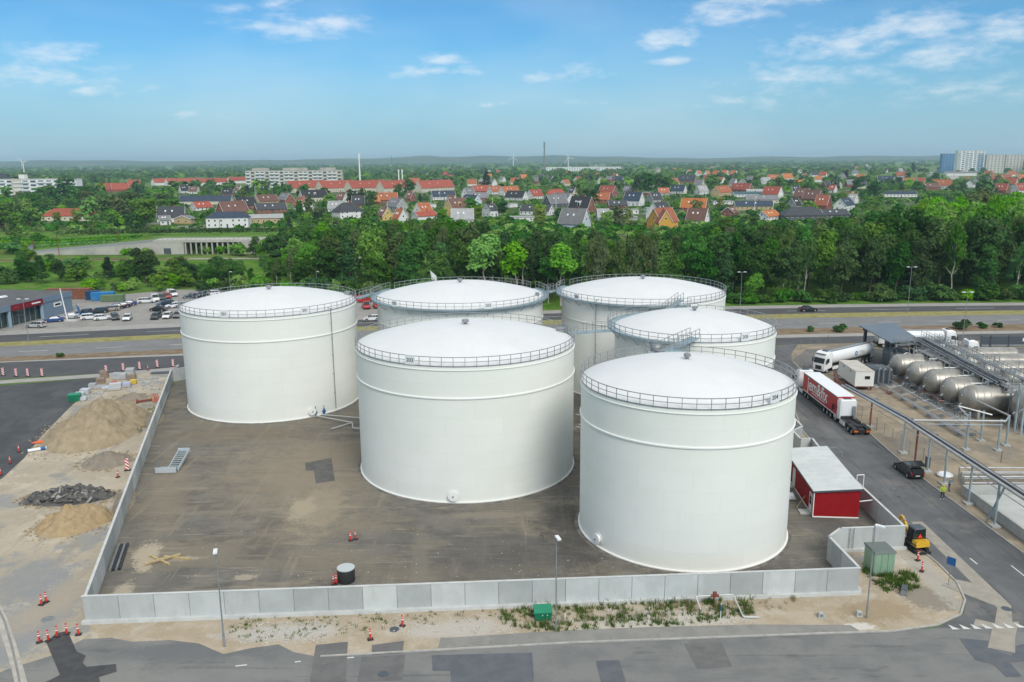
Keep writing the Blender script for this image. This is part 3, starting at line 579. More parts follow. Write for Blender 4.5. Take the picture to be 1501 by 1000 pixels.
# ------------------------------------------------------------------ concrete walls round the yard
m_panel = mat('precast concrete panel', (.40, .425, .42), (.46, .485, .48), .35, .35, .65, .88, layers=[((.36, .385, .36), .8, .5, .7, .6, (1, 1, .3)), ((.52, .545, .545), .7, .55, .72, .6, (1, 1, .35)), ((.29, .305, .285), 3.0, .64, .78, .4, (1, 1, .2))], rand=.2, huer=.03, bump=.25, bscale=6)
m_joint = mat('wall joint mortar', (.20, .205, .20), rough=.95)
m_coping = mat('pale wall coping', (.55, .565, .55), (.48, .495, .48), 1.0, rough=.88)
def precast_wall(label, pts, h=2.4, footing=None, th=.2):
    t = thing('concrete_wall', label, 'wall', (*pts[0], 0)); o0 = Vector((*pts[0], 0))
    for a, b in zip(pts, pts[1:]):
        a, b = Vector((*a, 0))-o0, Vector((*b, 0))-o0; L = (b-a).length; ang = math.atan2(b.y-a.y, b.x-a.x); n = max(1, round(L/2.95)); w = L/n
        pm = MB(); e = .02
        pm.bx(-w/2+.02, w/2-.02, -th/2, th/2, .0, h-.002)
        me = pm.mesh('panel', m_panel, 0)
        for k in range(n):
            c = a.lerp(b, (k+.5)/n); put('panel', me, t, (c.x, c.y, random.uniform(-.012, .012)), ang+random.uniform(-.003, .003))
        c = (a+b)/2
        MB().box((c.x, c.y, h/2-.03), (L-.01, th*.5, h-.06), ang).build('joint_core', m_joint, t, 0)
        MB().box((c.x, c.y, h+.025), (L+th*.9, th+.05, .05), ang).build('coping', m_coping, t, 0)
        if footing:
            nn = Vector((-math.sin(ang), math.cos(ang), 0))*footing
            MB().box((c.x+nn.x*.27, c.y+nn.y*.27, .14), (L+.3, .36, .28), ang).build('footing', m_coping, t, 0)
    return t
precast_wall('long front concrete wall of the yard facing the verge and road', [(-36.3, 63.0), (30.75, 66.95)], footing=-1)
precast_wall('long concrete wall between the work site and the tank yard', [(-36.25, 63.25), (-60.3, 140.9)], 2.2)
precast_wall('concrete wall at the back of the yard behind tank 201', [(-60.2, 141.1), (-41, 158.6), (0, 159.6), (44, 160)], 2.2)
precast_wall('concrete wall angling back from front wall corner beside the green cabinet', [(30.72, 67.2), (30.4, 73.2), (32.2, 75.0), (38.8, 75.45)], footing=-1)
precast_wall('concrete wall running along the service road beside the red shed', [(38.85, 75.7), (38.9, 99.2)], 2.2)
precast_wall('stepped concrete wall niche beyond the red shed near tank 205', [(38.9, 99.5), (39.2, 102.2), (37.6, 102.1), (37.7, 105.3), (39.6, 107.2), (39.9, 118), (43.6, 158)], 2.2)
# ------------------------------------------------------------------ vehicles
m_white = mat('white vehicle paint', (.74, .75, .75), rough=.3, coat=.5, spec=.5)
m_glass = mat('dark glass', (.012, .016, .018), rough=.06, spec=.7)
m_tyre = mat('tyre rubber', (.018, .018, .018), rough=.85)
m_rim = mat('wheel rim', (.45, .46, .47), rough=.35, metal=.6)
m_chas = mat('black chassis', (.03, .03, .032), rough=.6)
m_redv = mat('trailer red', (.45, .012, .03), (.42, .01, .026), .4, rough=.4, coat=.2)
m_whitecv = mat('white tarpaulin', (.76, .78, .80), rough=.5)
m_lampr = mat('red lamp lens', (.45, .02, .015), rough=.3)
m_lampo = mat('orange lamp lens', (.65, .16, .02), rough=.3)
m_lampw = mat('headlamp lens', (.62, .66, .68), rough=.1, spec=.7)
m_steel = mat('brushed steel', (.5, .51, .51), rough=.35, metal=.8)
wheel_cache = {}
def wheel(parent, x, y, r, w, name='wheel'):
    k = (round(r, 3), round(w, 3))
    if k not in wheel_cache:
        t = MB().lathe([(r*.58, -w/2), (r*.92, -w/2), (r, -w*.36), (r, w*.36), (r*.92, w/2), (r*.58, w/2), (r*.58, -w/2)], 20, axis='y').mesh('tyre', m_tyre)
        b = MB().lathe([(.001, -w*.42), (r*.3, -w*.44), (r*.5, -w*.3), (r*.6, -w*.46), (r*.6, w*.46), (r*.5, w*.3), (r*.3, w*.44), (.001, w*.42)], 20, axis='y').mesh('rim', m_rim)
        wheel_cache[k] = (t, b)
    t, b = wheel_cache[k]
    wo_ = put(name, t, parent, (x, y, r)); put('rim', b, wo_)
    return wo_
def truck_cab(t, x0, hi=3.75):
    """sleeper cab, rear wall at x0, heading +x"""
    c = MB()
    L = 2.25
    secs = []
    for (x, w, zb, zt) in [(x0, 1.2, .95, hi-.15), (x0+.25, 1.24, .85, hi), (x0+1.2, 1.245, .75, hi-.02), (x0+1.75, 1.24, .55, hi-.25), (x0+2.1, 1.2, .45, 2.75), (x0+2.33, 1.16, .40, 1.75), (x0+2.38, 1.12, .38, .9)]:
        secs.append([(x, -w, zb), (x, w, zb), (x, w, zt-.28), (x, w-.16, zt), (x, -w+.16, zt), (x, -w, zt-.28)])
    c.loft(secs); cab = c.build('cab', m_white, t, 30)
    ws = MB(); ws.add([(x0+2.36, -1.04, 1.78), (x0+2.36, 1.04, 1.78), (x0+2.13, 1.08, 2.72), (x0+2.13, -1.08, 2.72)], [(0, 1, 2, 3)]); ws.add([(x0+2.34, -1.04, 1.78), (x0+2.34, 1.04, 1.78), (x0+2.11, 1.08, 2.72), (x0+2.11, -1.08, 2.72)], [(3, 2, 1, 0)]); ws.build('windscreen', m_glass, cab, 0)
    for s in (-1, 1):
        MB().side([(x0+1.0, 1.85), (x0+1.95, 1.75), (x0+1.72, 2.62), (x0+1.0, 2.62)], s*1.235, s*1.26).build('side_window', m_glass, cab, 0)
        MB().bx(x0+1.95, x0+2.12, s*1.48-.09, s*1.48+.09, 1.75, 2.55).bx(x0+1.98, x0+2.04, min(s*1.24, s*1.42), max(s*1.24, s*1.42), 2.3, 2.36).build('mirror', m_chas, cab, 0)
        MB().bx(x0+2.36, x0+2.42, s*.9-.2, s*.9+.2, .7, .92).build('headlight', m_lampw, cab, 0)
    MB().bx(x0+2.36, x0+2.41, -.62, .62, .62, 1.35).build('grille', m_chas, cab, 0)
    MB().bx(x0+1.75, x0+2.0, -1.0, 1.0, hi-.38, hi-.31).build('sun_visor', m_chas, cab, 0)
    MB().bx(x0+.3, x0+.95, -.55, .55, hi, hi+.05).build('roof_hatch', m_glass, cab, 0)
    return cab
def tractor(name, label, loc, rz, extra=True, group=None, axles=3):
    t = thing(name, label, 'truck', loc, rz, group)
    truck_cab(t, 2.2)
    ch = MB().bx(-2.9, 4.2, -.42, .42, .62, .95).bx(.3, 2.0, -1.2, -.6, .45, 1.05).bx(.3, 2.0, .6, 1.2, .45, 1.05); ch.build('chassis', m_chas, t, 0)
    for s in (-1, 1):
        MB().bx(.25, 2.05, s*1.21-.02, s*1.21+.02, .4, 1.02).build('side_skirt', m_white, t, 0)
        wheel(t, 3.75, s*1.05, .5, .34); wheel(t, -.9, s*.95, .5, .52); wheel(t, -2.2, s*.95, .5, .52)
        fm = MB()
        for xc in (-.9, -2.2): fm.side([(xc-.62, .75), (xc-.6, .95), (xc-.36, 1.13), (xc+.36, 1.13), (xc+.6, .95), (xc+.62, .75), (xc+.56, .75), (xc+.53, .93), (xc+.33, 1.08), (xc-.33, 1.08), (xc-.53, .93), (xc-.56, .75)], s*.95-.3, s*.95+.3)
        fm.build('mudguard', m_chas, t, 20)
        MB().bx(-2.98, -2.9, s*.85-.28, s*.85+.28, .58, .82).build('tail_light', m_lampo, t, 0)
    MB().lathe([(.5, 1.06), (.55, 1.1), (.55, 1.16), (.1, 1.18)], 20, c=(-1.5, 0, 0)).build('fifth_wheel', m_chas, t)
    if extra:
        MB().bx(2.02, 2.16, -1.05, 1.05, .95, 1.35).build('cable_rack', m_chas, t, 0)
        MB().bx(1.7, 2.1, -.9, -.6, 1.0, 2.9).build('exhaust', m_steel, t, 0)
        MB().bx(2.155, 2.19, -1.0, 1.0, 1.45, 3.45).build('back_panel', m_whitecv, t, 0)
    return t
# lorry with a red curtain trailer
tr = tractor('articulated_lorry', 'white lorry cab with long red lettered trailer on the service road', (48.7, 129.3, 0), R(90), False)
# local frame: +x away; trailer behind
MB().bx(-13.9, .05, -1.27, 1.27, 1.12, 3.93).build('trailer_body', [m_redv], tr, 0)
MB().bx(-13.92, .07, -1.28, 1.28, 3.93, 4.0).build('trailer_roof', m_whitecv, tr, 0)
for s in (-1, 1): MB().bx(-13.93, .08, s*1.285-.012, s*1.285+.012, 3.80, 3.98).build('roof_rail', m_galvd, tr, 0)
for s in (-1, 1): MB().bx(-13.9, .05, s*1.283-.01, s*1.283+.01, 1.1, 1.24).build('side_rail', m_whitecv, tr, 0)
MB().bx(-13.7, -1, -.5, .5, .75, 1.12).bx(-9.3, -9.2, -1.2, 1.2, .5, 1.1).build('trailer_frame', m_chas, tr, 0)
for x in (-9.0, -10.35, -11.7):
    for s in (-1, 1): wheel(tr, x, s*1.0, .5, .4)
for s in (-1, 1): MB().bx(-8.3, -3.2, s*1.22-.02, s*1.22+.02, .5, 1.05).build('side_guard', m_chas, tr, 0)
MB().bx(-13.98, -13.9, -1.25, 1.25, .62, 1.08).build('rear_bumper', m_galvd, tr, 0)
MB().bx(-14.0, -13.98, -1.2, -.6, .78, .98).bx(-14.0, -13.98, .6, 1.2, .78, .98).build('tail_light', m_lampr, tr, 0)
MB().bx(-13.955, -13.9, -1.2, -.1, 1.1, 1.24).build('rear_marker', m_lampo, tr, 0)
m_wlet = mat('white lettering', (.80, .80, .80), rough=.5)
put_text('jem&fix', 2.75, frame((-6.2, 1.30, 2.75), (-1, 0, 0), (0, 0, 1)), m_wlet, tr, bold=.03)
put_text('jem&fix', 2.75, frame((-6.2, -1.30, 2.75), (1, 0, 0), (0, 0, 1)), m_wlet, tr, bold=.03)
MB().bx(-9.6, -3.9, 1.285, 1.30, 1.62, 1.72).build('lettering_line', m_wlet, tr, 0)
put_text('www.jemfix.dk', .32, frame((-13.93, 0, 3.5), (0, -1, 0), (0, 0, 1)), m_wlet, tr, bold=.0)
MB().lathe([(.62, 0), (.001, .0)], 28, axis='x', c=(-13.93, .15, 2.55)).build('round_emblem', m_wlet, tr, 0)
tractor('truck_tractor', 'white truck tractor without trailer behind the red lettered trailer', (48.75, 112.1, 0), R(90))
# road tankers
m_tankw = mat('tanker white', (.72, .74, .74), (.68, .70, .70), .5, rough=.35, coat=.3)
m_bluelogo = mat('blue emblem', (.01, .16, .42), rough=.5)
def road_tanker(label, loc, rz, logo=False):
    t = tractor('road_tanker', label, loc, rz, False)
    L0, L1 = -11.2, 1.9
    pr = [(.001, L0-.3), (.7, L0-.22), (1.05, L0-.05), (1.22, L0+.3), (1.22, L1-.3), (1.05, L1+.02), (.7, L1+.16), (.001, L1+.22)]
    b = MB().lathe(pr, 32, axis='x', c=(0, 0, 2.35)); b.build('tank_barrel', m_tankw, t, 40)
    MB().bx(L0, L1-.2, -.42, .42, 3.50, 3.62).build('top_walkway', m_steel, t, 0)
    MB().bx(L0+.2, -1.0, -.5, .5, .8, 1.2).build('trailer_frame', m_chas, t, 0)
    for x in (-7.6, -8.9, -10.2):
        for s in (-1, 1): wheel(t, x, s*1.0, .5, .4)
    for s in (-1, 1):
        MB().bx(-7.0, -3.5, s*1.18-.03, s*1.18+.03, .55, 1.3).build('side_box', m_steel, t, 0)
        MB().bx(L0-.1, L0+1.1, s*1.2-.05, s*1.2+.05, 1.0, 2.0).build('rear_cabinet', m_white, t, 0)
        if logo:
            MB().lathe([(.42, 0), (.2, .001)], 24, axis='y', c=(-5.2, s*1.235, 2.45)).build('round_emblem', m_bluelogo, t, 0)
            for i, (w, z) in enumerate(((1.9, 2.7), (1.6, 2.5), (1.2, 2.3))): MB().bx(-7.9, -7.9+w, s*1.235-.006, s*1.235+.006, z-.03, z+.03).build('lettering_line', m_galv, t, 0)
    MB().bx(L0-.35, L0-.28, -1.1, 1.1, .7, 1.1).build('rear_bumper', m_chas, t, 0)
    return t
road_tanker('white road tanker with blue emblem driving out from under the canopy', (59.2, 147.0, 0), math.atan2(-8.7, -12.3), True)
road_tanker('white road tanker with tall cab standing behind the loading canopy', (86.0, 164.2, 0), R(-2))
tractor('parked_tractor', 'low white truck cab parked between the loading canopy and gate', (85.2, 154.6, 0), R(-4))
# ------------------------------------------------------------------ passenger cars
def car_kind(kind):
    if kind == 'hatch': L, zr, rear, bon = 4.2, 1.46, -1.95, .95
    elif kind == 'wagon': L, zr, rear, bon = 4.7, 1.48, -2.3, 1.0
    elif kind == 'saloon': L, zr, rear, bon = 4.6, 1.42, -2.2, .98
    else: L, zr, rear, bon = 4.8, 1.92, -2.4, 1.1
    return L, zr, rear, bon
m_carpaint = mat('car paint slot', (.6, .6, .6), rough=.3, coat=.6)
def make_car(kind):
    L, zr, rear, bon = car_kind(kind); f = L+rear; w = .9 if kind != 'van' else .95
    t = thing('parked_car', kind, 'car')
    def ring(x, hw, zb, zm, zt): return [(x, -hw*.94, zb), (x, hw*.94, zb), (x, hw, zm), (x, hw*.93, zt), (x, -hw*.93, zt), (x, -hw, zm)]
    zb_ = .95 if kind != 'van' else 1.12
    body = MB().loft([ring(rear, w*.86, .36, .62, zb_-.06), ring(rear+.12, w*.97, .26, .62, zb_), ring(rear+1.1, w, .22, .62, zb_), ring(f-1.55, w, .22, .62, zb_-.01), ring(f-1.2, w, .22, .62, zb_-.06), ring(f-.35, w*.95, .24, .58, zb_-.2), ring(f-.05, w*.82, .30, .55, zb_-.34), ring(f, w*.74, .36, .5, zb_-.42)])
    body = body.build('body', m_carpaint, t, 40)
    hw = w*.9
    if kind == 'saloon': r0, r1 = rear+.75, rear+1.25
    elif kind == 'van': r0, r1 = rear+.03, rear+.08
    else: r0, r1 = rear+.06, rear+.5
    x0, x1 = f-1.25, f-2.0 if kind != 'van' else f-1.75
    g = MB().frus(zb_-.02, (r0, x0, -hw, hw), zr-.05, (r1, x1, -hw*.80, hw*.80)); g.build('window_glass', m_glass, t, 0)
    MB().frus(zr-.06, (r1-.05, x1+.05, -hw*.82, hw*.82), zr, (r1+.08, x1-.12, -hw*.7, hw*.7)).build('roof', m_carpaint, t, 30)
    pil = MB()
    for s in (-1, 1):
        def gp(u, v, out=.012): # point on side glass
            a = r0+(x0-r0)*u; b = r1+(x1-r1)*u
            return (a+(b-a)*v, s*(hw+(hw*.80-hw)*v+out), zb_-.02+(zr-.03-zb_)*v)
        us = (.0, .42, .68, .97) if kind != 'van' else (.0, .25, .5, .62, .97)
        for u in us:
            wd = .05 if u not in (0,) else .09
            pil.tube(gp(u, 0, 0), gp(u+.0, 1, 0), wd*.75, 4)
        if kind == 'van':
            pil.add([gp(.0, 0), gp(.62, 0), gp(.62, 1), gp(.0, 1)], [(0, 1, 2, 3) if s > 0 else (3, 2, 1, 0)])
    pil.build('pillar', m_carpaint, t, 0)
    for s in (-1, 1):
        wheel(t, f-.85, s*(w-.1), .32, .22); wheel(t, rear+.85, s*(w-.1), .32, .22)
        MB().lathe([(.40, -.03), (.40, .03), (.30, .03)], 16, axis='y', c=(f-.85, s*(w-.012), .33)).lathe([(.40, -.03), (.40, .03), (.30, .03)], 16, axis='y', c=(rear+.85, s*(w-.012), .33)).build('wheel_arch', m_chas, t)
        MB().frus(.56, (f-.32, f-.04, s*.62-.17, s*.62+.17), .68, (f-.45, f-.2, s*.62-.17, s*.62+.17)).build('headlight', m_lampw, t, 0)
        MB().bx(rear-.02, rear+.16, s*.72-.1, s*.72+.1, .68, .90).build('tail_light', m_lampr, t, 0)
        MB().bx(x0-.25, x0-.1, s*(w+.08)-.08, s*(w+.08)+.08, zb_-.02, zb_+.12).build('mirror', m_chas, t, 0)
    MB().bx(f-.03, f+.015, -.45, .45, .36, .5).build('grille', m_chas, t, 0)
    MB().bx(rear-.025, rear+.01, -.26, .26, .5, .62).build('number_plate', m_plate, t, 0)
    return t
CARS = {}
def paint(name, c): return mat('car paint '+name, c, rough=.3, coat=.6, spec=.5)
PAINT = {'white': paint('white', (.72, .73, .73)), 'silver': paint('silver', (.42, .44, .45)), 'black': paint('black', (.012, .013, .015)), 'dark blue': paint('dark blue', (.012, .022, .05)), 'blue': paint('blue', (.02, .06, .22)),
         'dark green': paint('dark green', (.015, .03, .03)), 'beige': paint('beige', (.33, .29, .25)), 'red': paint('red', (.42, .015, .02)), 'grey': paint('grey', (.13, .14, .15))}
CARN = {}
def car(kind, colour, px, py, hd, label, group=None, cat='car', loc=None):
    p = loc or at(px, py)
    if kind not in CARS:
        t = make_car(kind); CARS[kind] = t; t.hide_render = False
        first = True
    else: first = False
    src = CARS[kind]
    if first:
        LABELS.pop(kind, None); t = src
        t.location = (p[0], p[1], .03); t.rotation_euler = (0, 0, R(hd)); t['label'] = label; t['category'] = cat; LABELS.setdefault(label, []).append(t.name)
        CARS[kind+'_paint'] = PAINT[colour]
        if group: t['group'] = group
        for c in t.children:
            for sl in c.material_slots:
                if sl.material is m_carpaint: sl.link = 'OBJECT'; sl.material = PAINT[colour]
        return t
    c = dup(src, (p[0], p[1], .03), R(hd), label, group)
    if not group and 'group' in c: del c['group']
    old = CARS[kind+'_paint']
    for ch in c.children:
        for sl in ch.material_slots:
            if sl.material is old or sl.material is m_carpaint: sl.link = 'OBJECT'; sl.material = PAINT[colour]
    c['category'] = cat
    return c
LOT = 'cars standing in the dealer car lot'
car('wagon', 'silver', 53, 480, 172, 'silver estate car at front of the car lot, below the glass showroom', LOT)
car('saloon', 'blue', 79, 472, 205, 'blue saloon in the car lot beside the tall white flagpole', LOT)
car('saloon', 'silver', 103, 467, 205, 'silver saloon in the car lot between flagpole and blue banner', LOT)
car('hatch', 'dark blue', 124, 461, 200, 'dark blue hatchback just past the blue banner in the car lot', LOT)
car('wagon', 'white', 133, 468, 25, 'white estate car, first from left in the front car lot row', LOT)
car('hatch', 'white', 150, 469, 30, 'white hatchback second from left in the front car lot row', LOT)
car('wagon', 'dark green', 169, 468, -60, 'dark green estate car third from left in the front car lot row', LOT)
car('hatch', 'white', 187, 469, -75, 'white hatchback right of the dark green estate car in front row', LOT)
car('wagon', 'dark green', 145, 459, 205, 'dark green estate car behind the white front row cars', LOT)
car('wagon', 'beige', 162, 456, 205, 'beige estate car in the car lot middle row', LOT)
car('saloon', 'black', 170, 453, 205, 'black saloon next to the beige estate car', LOT)
car('saloon', 'dark blue', 179, 451, 205, 'dark blue saloon between the black saloon and bright blue car', LOT)
car('saloon', 'blue', 188, 448, 205, 'bright blue saloon at the far end of the middle row', LOT)
car('wagon', 'white', 215, 444, 12, 'long white estate car at the back of the car lot', LOT)
car('van', 'white', 228, 441, -60, 'white van beside the long white estate car', LOT, 'van')
car('hatch', 'dark green', 238, 439, -60, 'dark green hatchback beside the red car in back row', LOT)
car('hatch', 'red', 245, 437, -60, 'red hatchback in the back row of the car lot', LOT)
car('van', 'white', 253, 434, -50, 'white van at the end of the back row past the red car', LOT, 'van')
car('saloon', 'black', 233, 456, 170, 'black saloon parked crosswise in the right of the car lot', LOT)
car('wagon', 'dark blue', 243, 448, 215, 'dark blue estate car behind the crosswise black saloon', LOT)
car('hatch', 'white', 255, 451, 215, 'white hatchback beside the dark blue estate car', LOT)
car('hatch', 'silver', 267, 450, 215, 'silver hatchback at the left edge of tank 201', LOT)
car('wagon', 'dark green', 229, 467, -82, 'dark green estate car facing the road near tank 201', LOT)
car('hatch', 'white', 246, 466, -82, 'white hatchback facing the road near tank 201', LOT)
car('hatch', 'grey', 261, 465, -82, 'grey hatchback facing the road half hidden by tank 201', LOT)
car('saloon', 'dark blue', 281, 437, 195, 'dark blue saloon behind the roof of tank 201, left of three', LOT)
car('saloon', 'dark green', 296, 435, 195, 'dark green saloon behind the roof of tank 201, middle of three', LOT)
car('wagon', 'white', 311, 433, 195, 'white estate car behind the roof of tank 201, right of three', LOT)
car('van', 'red', 537, 452, -75, 'red van parked in the gap between tanks 201 and 202', None, 'van')
car('van', 'red', 553, 451, -75, 'red van half hidden by the left edge of tank 202', None, 'van')
car('van', 'red', 533, 443, 10, 'red van parked crosswise under the catwalk between tanks 201 and 202', None, 'van')
car('hatch', 'white', 546, 470, 190, 'white hatchback driving on the trunk road seen between tanks 201 and 202')
car('saloon', 'black', 1184, 456.5, 3, 'black car driving on the far carriageway in front of the wood')
bc = car('wagon', 'black', 1331, 696, 91, 'black estate car with open tailgate standing on the service road', None, 'car', (48.6, 95.2))
MB().box((-1.95, 0, 2.02), (1.15, 1.5, .07), 0, ('Y', R(-14))).build('tailgate', PAINT['black'], bc, 0)
MB().bx(-2.32, -2.2, -.7, .7, .8, 1.42).build('boot_opening', m_chas, bc, 0)
# ------------------------------------------------------------------ red shed
m_red = mat('red painted sheet', (.27, .010, .014), (.29, .012, .016), .8, rough=.6, spec=.12)
m_roofs = mat('pale sheet roof', (.60, .63, .62), (.54, .57, .565), .5, rough=.6, layers=[((.38, .40, .39), 1.5, .58, .75, .5, (1, .3, 1))])
m_dgrey = mat('dark grey trim', (.07, .085, .10), rough=.5)
sh = thing('red_shed', 'red sheet-metal shed with pale sloping roof beside tank 204', 'shed', (35.4, 89.2, 0), R(-5.0))
W2, L2 = 2.35, 6.6
k = MB().add([(-W2, -L2, .12), (W2, -L2, .12), (W2, L2, .12), (-W2, L2, .12), (-W2, -L2, 2.95), (W2, -L2, 3.35), (W2, L2, 3.35), (-W2, L2, 2.95)], [(0, 3, 2, 1), (4, 5, 6, 7), (0, 1, 5, 4), (1, 2, 6, 5), (2, 3, 7, 6), (3, 0, 4, 7)]); k.build('wall', m_red, sh, 0)
rib = MB()
for i in range(24): rib.bx(-W2+.1+i*.2, -W2+.13+i*.2, -L2-.012, -L2-.002, .2, 2.95+i*.0165)
rib.build('wall_rib', m_red, sh, 0)
MB().bx(-W2-.04, W2+.04, -L2-.04, L2+.04, .0, .14).build('plinth', m_trim, sh, 0)
k = MB(); n = 12
for i in range(n):
    y0, y1 = -L2-.18+(2*L2+.36)*i/n, -L2-.18+(2*L2+.36)*(i+1)/n-.025
    rp_ = MB().add([(-W2-.2, y0, 2.97), (W2+.25, y0, 3.40), (W2+.25, y1, 3.40), (-W2-.2, y1, 2.97), (-W2-.2, y0, 3.05), (W2+.25, y0, 3.48), (W2+.25, y1, 3.48), (-W2-.2, y1, 3.05)], [(0, 3, 2, 1), (4, 5, 6, 7), (0, 1, 5, 4), (1, 2, 6, 5), (2, 3, 7, 6), (3, 0, 4, 7)]); rp_.build('roof_sheet', m_roofs, sh, 0)
MB().add([(-W2-.22, -L2-.22, 2.86), (W2+.27, -L2-.22, 3.29), (W2+.27, -L2-.19, 3.29), (-W2-.22, -L2-.19, 2.86), (-W2-.22, -L2-.22, 3.06), (W2+.27, -L2-.22, 3.49), (W2+.27, -L2-.19, 3.49), (-W2-.22, -L2-.19, 3.06)], [(0, 3, 2, 1), (4, 5, 6, 7), (0, 1, 5, 4), (1, 2, 6, 5), (2, 3, 7, 6), (3, 0, 4, 7)]).bx(-W2-.24, -W2-.2, -L2-.2, L2+.2, 2.84, 3.05).build('roof_edge', m_dgrey, sh, 0)
m_door = mat('white door', (.68, .69, .66), rough=.45)
for y in (-5.4, 1.9):
    d = MB().bx(-W2-.06, -W2+.02, y-.55, y+.55, .2, 2.3).build('door', m_door, sh, 0)
    if y < 0: MB().bx(-W2-.08, -W2-.05, y-.35, y+.35, 1.05, 2.1).build('door_window', m_glass, d, 0)
    MB().bx(-W2-1.2, -W2-.05, y-.6, y+.6, .0, .16).build('step', m_conc, sh, 0)
MB().tube((-W2-.08, -L2-.06, .1), (-W2-.08, -L2-.06, 2.9), .06, 8).build('downpipe', m_trim, sh)
# ladder frames behind the shed and odds by the door
rk = thing('handrail_frame', 'grey handrail frame between the red shed and the service road', 'handrail', (38.2, 96.5, 0))
b = MB()
for z in (.9, 1.9, 2.9): b.tube((0, 0, z), (1.9, .2, z), .03, 6).tube((0, 0, z), (.1, -2.6, z), .03, 6).tube((1.9, .2, z), (2.0, -1.6, z), .03, 6)
b.build('rail', m_galv, rk)
for p in ((0, 0), (1.9, .2), (.1, -2.6), (2.0, -1.6)): MB().tube((*p, 0), (*p, 2.95), .035, 6).build('post', m_galv, rk)
fr = thing('white_frame', 'white tube frame on the wall behind the front corner of the red shed', 'frame', (38.5, 85.6, 2.2))
MB().path([(-.4, 0, 0), (-.4, 0, 1.5), (.4, .1, 1.5), (.4, .1, 0)], .05, 8).build('tube', m_trim, fr)
pb = thing('pipe_bracket', 'white pipe bracket reaching from red shed over the concrete wall', 'pipe', (37.4, 82.9, 1.75))
MB().path([(0, 0, 0), (1.7, -.2, .3), (1.7, -.2, -.4)], .06, 8).build('pipe', m_trim, pb)
pl = thing('pallet', 'small pallet of wrapped goods by the wall of the red shed', 'pallet', (31.8, 88.0, 0), R(-8))
for y in (-.5, 0, .5): MB().bx(-.4, .4, y-.06, y+.06, .0, .12).build('bearer', m_conc, pl, 0)
MB().bx(-.45, .45, -.9, .9, .12, .2).build('deck', m_conc, pl, 0); MB().frus(.2, (-.35, .35, -.6, .6), .5, (-.28, .28, -.5, .5)).build('wrapped_goods', m_plate, pl, 30)
m_wood = mat('raw timber', (.42, .33, .2), (.35, .27, .16), 3, rough=.85)
tag(MB().box((0, 0, .75), (.1, .05, 1.7), R(20), ('Y', R(40))).build('plank', m_wood, None, 0, (31.9, 85.2, 0)), 'short plank leaning by the wall of the red shed', 'plank')
